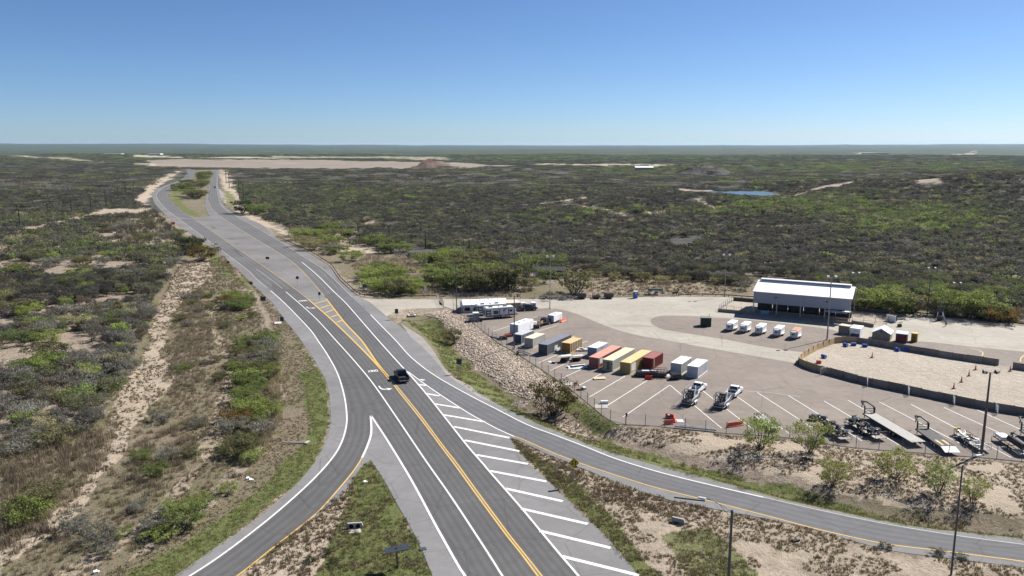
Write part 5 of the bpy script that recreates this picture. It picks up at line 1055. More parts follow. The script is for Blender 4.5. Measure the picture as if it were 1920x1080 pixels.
def utility(label, near, far, Wd, rail=True, gate=True, deck=None, mm=None, group='small utility trailers'):
    a, L, rz = trailer_frame(near, far, .55); t = thing('utility_trailer', label, 'trailer', a, rz, group); mm = mm or black
    MB().box((0, L / 2, .56), (Wd, L, .06)).build('deck', deck or deckw, t); r = MB()
    for s in (-1, 1):
        x = s * (Wd / 2 + .03); r.box((x, L / 2, .52), (.07, L, .16)); n = max(3, int(L / .9))
        if rail:
            r.tube((x, 0, 1.05), (x, L, 1.05), .035, n=5)
            for k in range(n + 1): r.tube((x, L * k / n, .5), (x, L * k / n, 1.05), .03, n=5)
    if rail:
        r.tube((-Wd / 2, L, 1.05), (Wd / 2, L, 1.05), .035, n=5)
        for k in range(4): r.tube((-Wd / 2 + Wd * k / 3, L, .5), (-Wd / 2 + Wd * k / 3, L, 1.05), .03, n=5)
    r.tube((-.5, L, .5), (0, L + 1.3, .5), .05); r.tube((.5, L, .5), (0, L + 1.3, .5), .05); r.tube((0, L + 1.2, 0), (0, L + 1.2, .7), .04); r.build('frame', mm, t)
    if gate:
        g = MB(); z1 = 1.75
        for k in range(9): x = -Wd / 2 + Wd * k / 8; g.tube((x, -.05, .55), (x, -.05, z1), .022, n=4)
        for z in (.58, 1.15, z1): g.tube((-Wd / 2, -.05, z), (Wd / 2, -.05, z), .03, n=5)
        g.build('ramp_gate', simple('rusty_gate', (.11,.065,.05)) if mm is not black else mm, t)
    for s in (-1, 1):
        x = s * (Wd / 2 + .2); MB().box((x, L * .42, .82), (.28, 1.5, .05)).build('fender', mm, t)
        for y in (L * .42 - .38, L * .42 + .38): wheel(t, x, y, .32, .2)
    return t, a, L, rz
utility('empty utility trailer with pale deck and black rails, behind the bright green tree', (1452,803.5), (1424,779.5), 2.0)
rust = simple('rusty_frame', (.09,.055,.042))
u1 = utility('rusty gated trailer carrying quad bikes behind the pale twiggy tree', (1586,823.5), (1549,795.5), 2.0, mm=rust); u2 = utility('rusty gated trailer carrying quad bikes, next to the long plank flatbed', (1652,822), (1594,789), 2.0, mm=rust)
u3 = utility('black utility trailer loaded with bright junk beside the tall lamp post', (1846,843), (1800,812), 2.0, gate=True)
def atv(label, loc, rz):
    t = thing('quad_bike', label, 'quad bike', loc, rz, 'black quad bikes'); b = MB(); b.prism([(-.85,.5),(-.8,.78),(-.3,.82),(0,.75),(.35,.88),(.8,.72),(.9,.5)], -.3, .3); b.build('body', black, t, .06)
    MB().box((0, -.25, .88), (.36, .8, .14)).build('seat', simple('seat_vinyl', (.05,.05,.052)), t, .04); h = MB(); h.tube((0, .4, .85), (0, .3, 1.15), .035); h.tube((-.4, .25, 1.17), (.4, .25, 1.17), .025); h.build('handlebar', steel, t)
    f = MB()
    for s in (-1, 1):
        for y in (-.62, .62): f.box((s * .45, y, .72), (.34, .62, .05))
    f.build('fender', simple('fender_black', (.03,.03,.033), .4), t); r = MB()
    for y in (-.85, .85): r.box((0, y, .86), (.8, .4, .04))
    r.build('rack', dsteel, t); MB().box((0, .62, .95), (.5, .05, .35), M4=Matrix.Rotation(R(35), 4, 'X')).build('windshield', simple('shield_grey', (.35,.37,.38), .2), t)
    for x in (-.48, .48):
        for y in (-.62, .62): wheel(t, x, y, .31, .26)
atv('black quad bike parked on the asphalt ahead of the loaded trailers', P(1528, 787), R(100)); atv('second loose quad bike touching the drawbar of the loaded trailer', P(1539, 789), R(80))
for (tr, a, L, rz), labs in ((u1, ['quad bike at the front of the trailer behind the pale twiggy tree', 'quad bike in the middle of the trailer behind the pale twiggy tree', 'quad bike at the gate end of the trailer behind the pale twiggy tree']), (u2, ['quad bike at the front of the trailer next to the plank flatbed', 'quad bike in the middle of the trailer next to the plank flatbed', 'quad bike at the gate end of the trailer next to the plank flatbed'])):
    for k, lb_ in enumerate(labs): atv(lb_, a + Matrix.Rotation(rz, 3, 'Z') @ Vector((.1 * (-1) ** k, L * (.85 - .3 * k), .6)), rz + R(90 if k != 1 else -85))
tr, a, L, rz = u3; rs_ = random.Random(3)
t = thing('scrap_load', 'heap of white, yellow and grey junk on the black utility trailer', 'junk', a + Matrix.Rotation(rz, 3, 'Z') @ Vector((0, L / 2, .6)), rz)
for nm, m_, k_, bx in (('board', signw, 9, (.5,.7,.1)), ('sack', simple('junk_yellow', (.5,.4,.08)), 3, (.5,.5,.3)), ('pipe', steel, 5, (.12,1.6,.12)), ('tarpaulin', simple('junk_brown', (.16,.1,.07)), 4, (.7,.6,.3))):
    j = MB()
    for _ in range(k_): j.box((rs_.uniform(-.7, .7), rs_.uniform(-L * .4, L * .4) + (L * .3 if nm == 'sack' else 0), rs_.uniform(.08, .5)), bx, M4=Matrix.Rotation(rs_.uniform(0, 3), 4, 'Z') @ Matrix.Rotation(rs_.uniform(-.5, .5), 4, 'X'))
    j.build(nm, m_, t)
a, L, rz = trailer_frame((1925,853), (1868,815), .5); t = thing('smoker_trailer', 'trailer carrying a black barrel smoker and a white box', 'trailer', a, rz, 'small utility trailers'); f = MB()
for s in (-1, 1): f.box((s * .95, L * .45, .55), (.1, L * .9, .12))
for k in range(5): f.box((0, L * .9 * k / 4, .55), (1.9, .1, .1))
f.tube((-.9, L * .9, .5), (0, L + .8, .5), .05); f.tube((.9, L * .9, .5), (0, L + .8, .5), .05); f.build('frame', dsteel, t); sm = MB(); sm.tube((.1, L * .12, 1.35), (.1, L * .58, 1.35), .55, n=14); s_ = sm.build('smoker_barrel', simple('soot_black', (.025,.02,.018), .6, .4, 3), t); st = MB()
for y in (.2, .5):
    for x in (-.3, .5): st.tube((x, L * y, .6), (x, L * y, 1.1), .04)
st.build('stand', dsteel, t); MB().tube((.1, L * .5, 1.8), (.1, L * .5, 2.5), .09).build('chimney', dsteel, t); MB().box((-.1, L * .76, 1.0), (1.5, L * .24, .5)).build('white_box', white, t, .04); MB().box((0, .9, .62), (1.7, 1.6, .04)).build('deck', simple('deck_white', (.5,.5,.48)), t)
for x in (-1.15, 1.15):
    for y in (L * .3, L * .3 + .8): wheel(t, x, y, .34, .22)

# ---- barriers, debris, odds and ends in the yard
def barrier(label, a, b, h=.85, c=None, group='red plastic barriers in the yard'):
    A, B = P(*a), P(*b); d = B - A; t = thing('plastic_barrier', label, 'barrier', (A + B) / 2, heading(A, B), group); L = d.length / 2
    MB().prism([(-.3,0),(-.3,.15),(-.12,.35),(-.09,h),(.09,h),(.12,.35),(.3,.15),(.3,0)], -L + .03, L - .03, ax='y').build('body', c or redp, t, .03); n = MB()
    for k in (-.5, 0, .5): n.tube((-.13, k * L, .5), (.13, k * L, .5), .06, n=8)
    n.build('socket', simple('socket_dark', (.12,.02,.015)), t)
barrier('red barrier at the back of the cluster of three near the fence', (1247.5,783), (1263,785.5)); barrier('red barrier forming the right side of the cluster of three', (1264,793), (1263.5,785.8)); barrier('red barrier at the front of the cluster of three near the fence', (1245,796), (1262,795.2))
barrier('red barrier, left one of the pair beside the bright green tree', (1363.5,801.5), (1377.5,799.5)); barrier('red barrier, right one of the pair beside the bright green tree', (1378,799.4), (1392.5,797)); barrier('bright orange red barrier near the small white enclosed trailer', (1051.5,605), (1060,601.5), c=simple('barrier_orange', (.7,.13,.07))); barrier('dark red barrier in front of the black racks', (1209.5,712.2), (1223.5,711.6), c=simple('barrier_dark', (.42,.03,.02)))
def bits(name, label, cat, loc, rz, items, group=None):
    """items: (part name, material, [(centre, size, tilt x, tilt z)])"""
    t = thing(name, label, cat, loc, rz, group)
    for nm, m_, bs in items:
        b = MB()
        for c_, s_, tx, tz in bs: b.box(c_, s_, M4=Matrix.Rotation(R(tz), 4, 'Z') @ Matrix.Rotation(R(tx), 4, 'X'))
        b.build(nm, m_, t)
    return t
sheetw = simple('sheet_white', (.55,.56,.57), .5, .12, 2, dirt=(.3,.3,.3)); ply = simple('ply_pale', (.5,.4,.27), .8, .12, 1)
bits('pallet', 'small white crate and slab by the fence', 'crate', P(1133, 757), 0, [('crate', sheetw, [((0,0,.35),(1.4,.7,.5),0,5)]), ('slab', conc, [((-.8,-1.6,.04),(2.4,2.2,.06),0,0)])])
bits('plywood_sheet', 'pale plywood sheet lying on the asphalt near the mustard container', 'board', P(1124, 710.5), R(12), [('sheet', ply, [((0,0,.22),(2.6,1.3,.05),4,0)]), ('block', dsteel, [((-.9,0,.1),(.5,.9,.2),0,0)])])
bits('metal_sheet', 'bent pale sheet with a dark raised edge lying on the asphalt', 'sheet', P(1033, 679.5), R(-30), [('sheet', sheetw, [((0,0,.12),(1.3,1.1,.04),3,0)]), ('edge', dsteel, [((.9,-.5,.2),(.9,.25,.35),20,0)])])
bits('concrete_slab', 'pale slab tilted against the yard fence', 'slab', P(1068, 721), R(-25), [('slab', simple('slab_pale', (.45,.42,.37)), [((0,0,.12),(1.3,1.9,.08),4,0)]), ('foot', dsteel, [((.4,-.9,.1),(.3,.3,.2),0,0)])])
bits('ground_plate', 'white square plate lying behind the red barrier cluster', 'plate', P(1275, 789.5), R(0), [('plate', sheetw, [((0,0,.06),(1.25,1.6,.04),0,0)])])
bits('rubbish_heap', 'small heap of timber and a white bag by the fence', 'rubbish', P(1090, 731), R(10), [('timber', simple('heap_brown', (.22,.12,.05)), [((-.5,.1,.15),(1.1,.25,.25),10,20),((-.4,-.2,.2),(.8,.3,.3),15,-30)]), ('bag', sheetw, [((.6,.1,.3),(.7,.6,.5),10,20)]), ('tarpaulin', dsteel, [((.2,-.1,.25),(.5,.5,.5),0,30)])])
bits('scrap_heap', 'pile of grey and white metal panels left of the rose container', 'scrap', P(1082, 689), R(14), [('panel', sheetw, [((0,0,.25),(4.2,1.9,.06),8,0),((.3,.3,.5),(3.4,1.2,.06),-6,8),((-.6,-1.1,.1),(3.6,.6,.05),3,-4)]), ('frame', dsteel, [((0,.9,.3),(3.6,.2,.5),0,0)])])
bits('leaning_screens', 'dark leaning frame with white top between the ochre and rose containers', 'frame', P(1072, 679), R(20), [('screen', black, [((-1.6,.3,.7),(2.2,.08,1.5),38,0),((1.2,.2,.5),(2.4,.08,1.1),30,0)]), ('top', sheetw, [((-.8,1.3,1.3),(2.6,1.0,.06),6,0),((2.2,1.4,1.0),(2.6,1.6,.08),-5,0)]), ('leg', steel, [((-1.2,-.4,.4),(.05,.05,.9),20,0),((-.7,-.5,.4),(.05,.05,.9),20,0),((-.2,-.6,.4),(.05,.05,.9),20,0)])])
bits('sandbag_pile', 'white rolls and bags heaped beside the ochre container', 'bags', P(1092, 658), R(10), [('bag', sheetw, [((-1,0,.3),(1.2,.5,.4),10,30),((-.2,.5,.5),(1.0,.5,.4),0,-20),((.9,.3,.3),(1.3,.5,.35),5,10),((1.0,-.4,.25),(1.2,.4,.3),0,-5)]), ('timber', simple('bag_brown', (.3,.16,.07)), [((-.4,-.5,.2),(1.2,.3,.3),0,15)])])
bits('floor_panels', 'white framed panels leaning against the charcoal container', 'panels', P(1046, 657), HD, [('panel', sheetw, [((0,0,.7),(.1,2.4,1.3),0,0),((.35,-.5,.4),(.1,2.0,.8),0,4)]), ('rail', steel, [((.6,0,.15),(.2,3.2,.2),0,0)])])
bits('steel_rods', 'loose pale rods scattered on the asphalt below the ochre container', 'rods', P(1049, 668.5), R(15), [('rod', sheetw, [((0,0,.06),(.09,2.6,.09),0,-40),((.6,0,.06),(.09,2.2,.09),0,-55),((-.6,.2,.06),(.09,2.0,.09),0,-60),((.1,.5,.06),(1.6,.08,.08),0,10)])])
bits('dump_trailer', 'long low black sided trailer in front of the maroon container', 'trailer', P(1212, 705.5), R(-8), [('body', black, [((0,0,.7),(4.6,1.7,.8),0,0)]), ('load', sheetw, [((-.2,.1,1.2),(1.6,.8,.12),0,6),((1.4,.2,1.25),(1.0,.7,.12),0,-5)]), ('chassis', dsteel, [((0,0,.25),(5.2,1.2,.2),0,0)])])
t = thing('cage_rack', 'black tubular basket rack in front of the maroon container', 'rack', P(1236, 706.5), R(-12)); rk = MB()
for z in (.9, 1.35, 1.8):
    for y in (-.7, .7): rk.tube((-1.6, y, z), (1.6, y, z), .05, n=5)
for k in range(6):
    for y in (-.7, .7): rk.tube((-1.6 + 3.2 * k / 5, y, .1), (-1.6 + 3.2 * k / 5, y, 1.8), .045, n=5)
    rk.tube((-1.6 + 3.2 * k / 5, -.7, 1.8), (-1.6 + 3.2 * k / 5, .7, 1.8), .04, n=5)
rk.build('rails', black, t); MB().box((0, 0, .45), (3.0, 1.2, .7)).build('base', black, t)
bits('scrap_timber', 'heap of pale timber beside the black racks', 'timber', P(1252.5, 708), R(30), [('plank', simple('plank_white', (.5,.48,.4)), [((0,0,.3),(1.7,.5,.12),0,0),((.2,.4,.4),(1.6,.4,.12),8,20),((-.2,-.4,.2),(1.3,.3,.1),0,-25)])])
bits('tool_cart', 'black wheeled cart in front of the white container with ochre side', 'cart', P(1267, 711), R(12), [('box', black, [((0,0,.8),(2.0,1.3,.8),0,0)]), ('handle', steel, [((0,.7,1.3),(1.8,.06,.06),0,0)]), ('skid', dsteel, [((0,-.3,.2),(2.8,.2,.25),0,0),((0,.4,.2),(2.6,.2,.25),0,0)])])
t = thing('long_pipe', 'long grey pipe lying along the yard edge, on the asphalt side', 'pipe', P(1305, 802.5), 0, 'steel pipes by the fence'); A, B = P(1275,799.5) - P(1305,802.5), P(1336,806) - P(1305,802.5); pm_ = simple('pipe_grey', (.33,.34,.34)); MB().tube(A + Vector((0,0,.2)), B + Vector((0,0,.2)), .14, n=10).build('pipe', pm_, t)
t = thing('long_pipe', 'long grey pipe lying along the yard edge, on the sandy slope side', 'pipe', P(1304, 805.5), 0, 'steel pipes by the fence'); A, B = P(1265,802) - P(1304,805.5), P(1343,809.5) - P(1304,805.5); MB().tube(A + Vector((0,0,.3)), B + Vector((0,0,.3)), .17, n=10).build('pipe', pm_, t)
bits('bollard', 'short grey post inside the cluster of red barriers', 'post', P(1253.5, 788.5), 0, [('post', dsteel, [((0,0,.5),(.3,.3,1.0),0,0)]), ('cap', sheetw, [((0,0,1.04),(.34,.34,.1),0,0)])])
bits('pump_skid', 'grey machinery on a skid behind the travel trailers by the fence', 'machinery', P(893, 602.5), R(15), [('casing', simple('machine_grey', (.16,.18,.21)), [((0,0,1.2),(1.5,1.2,2.2),0,0),((-1.4,-.2,.6),(1.4,1.0,1.0),0,10)]), ('frame', dsteel, [((-1.6,-.5,.3),(3.6,.3,.3),0,0),((1.2,-.6,.6),(.8,.8,.9),0,0)]), ('cover', sheetw, [((-.1,.2,2.45),(1.7,1.5,.1),4,0)])])
t = thing('covered_pile', 'rounded dark grey tarpaulin cover beside the marquee end', 'cover', P(862.5, 586), 0); bm = bmesh.new(); bmesh.ops.create_uvsphere(bm, u_segments=16, v_segments=10, radius=1.0)
for v_ in bm.verts: v_.co = Vector((v_.co.x * 1.25, v_.co.y * 1.2, max(v_.co.z, 0) * 1.6))
me = bpy.data.meshes.new('tarpaulin'); bm.to_mesh(me); bm.free(); me.materials.append(simple('tarp_grey', (.1,.105,.105), .8, .2, 2)); o = bpy.data.objects.new('tarpaulin', me); C.objects.link(o); o.parent = t; MB().box((0,0,.06), (2.7,2.5,.1)).build('base', dsteel, t)
bits('orange_boom', 'orange and grey boom lift arm lying behind the navy container', 'machine', P(949, 636), R(10), [('arm', simple('boom_orange', (.6,.12,.06)), [((-.4,.1,.8),(2.0,.35,.35),0,10),((.6,.2,1.1),(1.6,.3,.3),0,-12)]), ('base', dsteel, [((-.8,0,.4),(1.8,1.2,.7),0,0)]), ('post', sheetw, [((-.2,-.5,.9),(.2,.2,1.8),0,0)])])
bits('steel_beams', 'long grey steel beams stacked along the fence', 'beams', P(935, 634), R(-42), [('beam', simple('beam_grey', (.27,.28,.29)), [((0,0,.25),(5.0,.25,.35),0,0),((.3,.5,.2),(4.2,.25,.3),0,3),((-.4,-.5,.2),(4.6,.3,.3),0,-3)]), ('bearer', dsteel, [((-1.2,0,.06),(.2,1.4,.1),0,0),((1.2,0,.06),(.2,1.4,.1),0,0)])])
t = thing('metal_stair', 'grey metal stair frame lying beside the off white container', 'stair', P(981, 665), R(-28)); rk = MB()
for y in (-.6, .6): rk.box((0, y, .55), (3.2, .07, .18), M4=Matrix.Rotation(R(10), 4, 'Y')); rk.tube((-1.5, y, 1.5), (1.5, y, 1.1), .04, n=5)
for k in range(9): rk.box((-1.4 + .35 * k, 0, .75 - .06 * k), (.22, 1.2, .05))
rk.build('tread_frame', simple('stair_grey', (.12,.12,.125)), t); MB().box((-1.4, 0, .3), (.1, 1.3, .6)).build('end_frame', dsteel, t)
def blackbox(label, u, v, w_, h_, lid):
    t = thing('dump_bed_trailer', label, 'trailer', P(u, v), R(-4), 'black trailers along the far kerb'); MB().box((0, 0, .4 + h_ / 2), (w_, 1.8, h_), top=1.03).build('bed', black, t); rr = MB()
    for y in (-.9, .9): rr.box((0, y, .45 + h_), (w_ + .08, .08, .1))
    rr.build('rim_rail', dsteel, t); MB().box((-w_ / 2 - .7, 0, .45), (1.4, .14, .14)).build('tongue', dsteel, t)
    for x in (-.45, .45):
        for y in (-1.02, 1.02): m2 = MB(); m2.tube((x, y - .1, .34), (x, y + .1, .34), .34, n=12); m2.build('wheel', tyre, t)
blackbox('black high sided trailer at the kerb beneath the olive tree', 1090.5, 560, 2.8, 1.1, 0); blackbox('low black trailer in the middle of the three at the kerb', 1118, 560, 2.6, .5, 0); blackbox('black high sided trailer nearest the blue portable toilet', 1141, 559.5, 3.0, 1.1, 0)
t = thing('portable_toilet', 'blue portable toilet with white roof at the concrete edge', 'toilet', P(1191, 559), R(6)); bt = simple('toilet_blue', (.03,.1,.36), .45, .1, 2); MB().box((0, 0, 1.05), (1.2, 1.2, 2.1)).build('cabin', bt, t, .03); MB().prism([(-.64,2.08),(-.5,2.3),(0,2.4),(.5,2.3),(.64,2.08)], -.64, .64).build('roof', white, t); d_ = MB().box((.05, -.615, 1.0), (.8, .03, 1.8)).build('door', simple('toilet_door', (.05,.14,.42)), t); MB().box((.05, -.636, 1.65), (.5, .012, .28)).build('notice', signw, d_)
# arena fence, gates, barrels, cones
an = [ARENA[i] for i in range(len(ARENA))]; t = thing('arena_fence', 'board fence of leaning plywood and grey panels round the sand arena', 'fence', P(*ARENA[0])); o0 = P(*ARENA[0]); HF = 1.5
segs = [(ARENA[0], ARENA[1]), (ARENA[1], ARENA[2]), (ARENA[2], ARENA[3]), (ARENA[3], ARENA[4]), (ARENA[4], ARENA[5]), (ARENA[5], ARENA[6]), (ARENA[6], ARENA[7]), (ARENA[7], ARENA[8]), ((1899,691.5), (1920,695)), ((1920,695), (1985,706)), ((1985,788), (1920,778.5)), ((1920,778.5), ARENA[-4]), (ARENA[-4], ARENA[-3]), (ARENA[-3], ARENA[-2]) ] if False else None
fl = ARENA[::-1][:7] ; near_l = [(2040,798.5)] + [ARENA[-1-i] for i in range(0)]
path_near = [(1497,682.5),(1519,693.5),(1553,701.5),(1617.5,719),(1698,735.5),(1778,752.5),(1847,767),(1920,778.5),(2060,803)]; path_far = [(1497,682.5),(1505,672),(1535,655),(1569,642.8),(1592,641.8),(1617.5,644.3),(1709,660),(1778,671.8),(1872,685.5)]; path_far2 = [(1899,691.5),(1920,694.5),(1960,701)]
pr_ = random.Random(11); grn = [greyw, simple('weathered_board_b', (.185,.155,.128), .85, .2, .7), simple('weathered_board_c', (.225,.19,.16), .85, .2, .7, dirt=(.3,.27,.23), dirt_amt=.5)]
for path, lean in ((path_near, -1), (path_far, 1), (path_far2, 1)):
    pts, L = resample([P(*p) for p in path], 400); acc = np.r_[0, np.cumsum(np.hypot(*np.diff(pts, axis=0).T))]; n = int(L / 3.0)
    for k in range(n):
        A = Vector((np.interp(L * k / n, acc, pts[:, 0]), np.interp(L * k / n, acc, pts[:, 1]), 0)) - Vector((o0.x, o0.y, 0)); B = Vector((np.interp(L * (k + 1) / n, acc, pts[:, 0]), np.interp(L * (k + 1) / n, acc, pts[:, 1]), 0)) - Vector((o0.x, o0.y, 0)); d = B - A; mid = (A + B) / 2; w_ = (A + B) / 2 + o0; uu, _ = UV(w_.x, w_.y)
        m_ = woodm if uu < 1617 and not (lean < 0 and uu > 1545) else pr_.choice(grn); hh = HF * pr_.uniform(.94, 1.03)
        pn = MB(); M4 = Matrix.Rotation(math.atan2(d.y, d.x), 4, 'Z') @ Matrix.Rotation(R(lean * -5), 4, 'X'); pn.box(mid + Vector((0, 0, hh / 2 + .04)), (d.length - .02, .06, hh), M4=M4); o = pn.build('fence_panel', m_, t)
        ps = MB(); ps.box(A + Vector((0, 0, .8)), (.12, .12, 1.65)); ps.box(A + M4.to_3x3() @ Vector((0, .5 * lean * -1, 0)) * -1 + Vector((0, 0, .35)), (.09, .09, .8)) if pr_.random() < .4 else None; ps.build('post', greyw, o)
def gate(label, base, rz):
    t = thing('gate_panel', label, 'gate', P(*base), rz, 'white pipe gates on the arena fence'); f = MB(); f.tube((0,0,0), (0,0,1.65), .05); f.tube((0,-2.2,.1), (0,-2.2,1.65), .05); f.build('upright', sheetw, t); r = MB()
    for k in range(6): r.tube((0, 0, .3 + .25 * k), (0, -2.2, .3 + .25 * k), .04, n=5)
    r.build('rail', sheetw, t)
for b, lb_, az in (((1551,701), 'white pipe gate on the arena fence nearest the plywood corner', 60), ((1625,720), 'second white pipe gate along the arena fence from the plywood corner', 20), ((1702,737), 'white pipe gate in the middle of the near arena fence', 20), ((1786,754.5), 'white pipe gate on the arena fence left of the tall lamp post', 20), ((1866,770.5), 'white pipe gate on the arena fence right of the tall lamp post', 20)): gate(lb_, b, R(-az))
pipe_fence('pale pipe gate closing the gap in the far arena fence', [(1872,686),(1899,691)], 1.4, 2.0, sheetw, 'pipe_gate')
def barrel(label, u, v, rz, m_, big=1.0, standing=False):
    t = thing('barrel', label, 'barrel', P(u, v, .0) + Vector((0, 0, .04)), rz, 'barrels in the arena'); b = MB(); pr = [(-.45,.27),(-.44,.3),(-.16,.3),(-.15,.315),(-.12,.3),(.12,.3),(.15,.315),(.16,.3),(.44,.3),(.45,.27)]; n = 16
    for (y0, r0), (y1, r1) in zip(pr[:-1], pr[1:]): b.tube((0, y0 * big, .31 * big), (0, y1 * big, .31 * big), r0 * big, r1 * big, n, cap=False)
    b.build('drum', m_, t); e = MB()
    for y in (-.445, .445): e.tube((0, y * big, .31 * big), (0, y * 1.01 * big, .31 * big), .27 * big, n=n)
    e.build('lid', m_ if m_ is redp else simple('lid_blue', (.2,.35,.6)), t)
for u, v, rz, lb_ in ((1585,650,20,'blue barrel with pale end facing out, nearest the plywood corner'), (1600,648.5,85,'blue barrel lying lengthwise under the far plywood fence'), (1621,651,80,'blue barrel lying lengthwise right of the other one by the far fence'), (1682,658.5,30,'blue barrel with a pale end by the grey far fence'), (1699,658.8,75,'blue barrel in the shade of the grey far fence'), (1544.5,671.5,20,'blue barrel alone by the left plywood fence')): barrel(lb_, u, v, R(rz), bluep, 1.35)
barrel('red barrel lying near the left corner of the arena', 1535, 681.5, R(70), redp, 1.2)
def cone(label, u, v, h=1.25):
    t = thing('traffic_cone', label, 'cone', P(u, v) + Vector((0, 0, .05)), 0, 'tall orange cones in the arena'); MB().box((0, 0, .04), (.62, .62, .07)).build('base', simple('cone_base', (.03,.03,.03)), t); MB().tube((0, 0, .06), (0, 0, h), .2, .05, 10).build('cone', orange, t)
for u, v, lb_ in ((1635,671,'orange cone standing alone in the left half of the arena'), (1829,694,'orange cone at the far end of the line of four'), (1816.5,705.5,'second orange cone from the far end of the line of four'), (1802.5,717,'third orange cone from the far end of the line of four'), (1788,729,'orange cone at the near end of the line, by the board fence'), (1894,696.5,'orange cone beside the gap in the far arena fence')): cone(lb_, u, v)
# ---- yard boundary fence (chain link) and guard rails
def chain_fence(label, pix, h=2.0, step=3.4, curb=True, maxp=100):
    pts, L = resample([P(*p) for p in pix], 300); acc = np.r_[0, np.cumsum(np.hypot(*np.diff(pts, axis=0).T))]; o = Vector((pts[0][0], pts[0][1], 0)); t = thing('chain_link_fence', label, 'fence', o); n = min(maxp, int(L / step)); q = [Vector((np.interp(L * k / n, acc, pts[:, 0]), np.interp(L * k / n, acc, pts[:, 1]), 0)) - o for k in range(n + 1)]
    ms = MB(); lw = MB()
    for k in range(n + 1):
        MB().tube(q[k] - Vector((0,0,.3)), q[k] + Vector((0, 0, h + .1)), .055, n=6).build('post', simple('fence_post', (.13,.125,.12)), t)
        if k < n: a, b = q[k], q[k + 1]; up = Vector((0, 0, h)); ms.quad(a + Vector((0,0,.05)), b + Vector((0,0,.05)), b + up, a + up); lw.tube(a + Vector((0,0,.06)), b + Vector((0,0,.06)), .03, n=4)
    ms.build('wire_mesh', M('chain_link'), t); lw.build('bottom_wire', simple('fence_wire', (.14,.135,.13)), t)
chain_fence('chain link fence along the edge of the yard above the riprap and slope', LOT_LOW[1:-1] + [(2060,880)])
def guardrail(label, pix, step=3.8, c=None):
    pts, L = resample([P(*p) for p in pix], 300); acc = np.r_[0, np.cumsum(np.hypot(*np.diff(pts, axis=0).T))]; o = Vector((pts[0][0], pts[0][1], 0)); t = thing('guard_rail', label, 'guard rail', o); n = min(90, int(L / step)); m_ = c or simple('rail_dark', (.03,.028,.027), .6, .2, 1); r = MB()
    for k in range(n + 1):
        a = Vector((np.interp(L * k / n, acc, pts[:, 0]), np.interp(L * k / n, acc, pts[:, 1]), 0)) - o; MB().box(a + Vector((0, 0, .35)), (.16, .16, .8)).build('post', simple('rail_post', (.09,.075,.06)), t)
        if k < n:
            b = Vector((np.interp(L * (k + 1) / n, acc, pts[:, 0]), np.interp(L * (k + 1) / n, acc, pts[:, 1]), 0)) - o; d = b - a; nn = Vector((-d.y, d.x, 0)).normalized() * .1
            for z0, z1 in ((.45,.6),(.6,.75)): zm = (z0 + z1) / 2; r.add([a - nn*1.0 + Vector((0,0,z0)), b - nn*1.0 + Vector((0,0,z0)), b - nn*1.9 + Vector((0,0,zm)), a - nn*1.9 + Vector((0,0,zm)), a - nn*1.0 + Vector((0,0,z1)), b - nn*1.0 + Vector((0,0,z1))], [(0,1,2,3),(3,2,5,4)])
    r.build('rail', m_, t)
guardrail('dark guard rail on the outside of the highway curve', smooth([(518,443.5),(543,455.5),(580,472),(608,489),(623,500),(638,521),(657,539.5),(676,554),(696,557.5),(724,558.5)])); guardrail('straight guard rail beside the concrete driveway', [(727,558.5),(770,558.3),(818,557.5)])
guardrail('dark guard rail along the far concrete edge left of the barn', [(1272,555.5),(1315,554.5),(1358,556),(1411,559.5),(1440,562)]); guardrail('dark guard rail along the far concrete edge right of the barn', [(1596,575.5),(1670,585),(1747,592.5),(1841,601.5),(1920,611),(2060,628)])
chain_fence('chain link fence along the weedy far kerb of the yard', [(840,559.5),(930,560),(1060,559),(1182,556.5),(1268,554.5)], 1.9, 4.5)
for a, b, lb_ in (((824,560.5),(832,578),'chain link gate at the end of the concrete driveway'),): chain_fence(lb_, [a, b], 2.1, 2.2)

# ------------------------------------------------------------------ poles, lamps, signs
def pole_top(base, v_top):
    lo, hi = 0.0, 40.0
    for _ in range(40):
        m_ = (lo + hi) / 2
        if UV(base.x, base.y, base.z + m_)[1] > v_top: lo = m_
        else: hi = m_
    return lo
def flood_pole(label, base, v_top, r=.16, m_=None, heads=2, g=True):
    p = G(*base) if g else P(*base); h = pole_top(p, v_top); t = thing('light_pole', label, 'lamp post', p, 0, 'floodlight poles of the yard'); m_ = m_ or polew
    MB().tube((0, 0, -.3), (0, 0, h), r, r * .55, 10).build('pole', m_, t); MB().tube((0, 0, -.02), (0, 0, .25), r * 2.2, r * 2.0, 10).build('base', conc, t); MB().tube((-1.0, 0, h - .1), (1.0, 0, h - .1), .06, n=6).build('cross_arm', steel, t)
    for s in ((-1, 1) if heads == 2 else (-1, 0, 1)): lm = MB().box((s * .95, -.15, h + .15), (.62, .5, .55), M4=Matrix.Rotation(R(28), 4, 'X') @ Matrix.Rotation(R(12 * s), 4, 'Z')).build('floodlight', dsteel if m_ is polem else simple('lamp_housing', (.3,.3,.3)), t); MB().box((s * .95, -.36, .02 + h), (.5, .03, .4), M4=Matrix.Rotation(R(28), 4, 'X')).build('lens', lampg, lm)
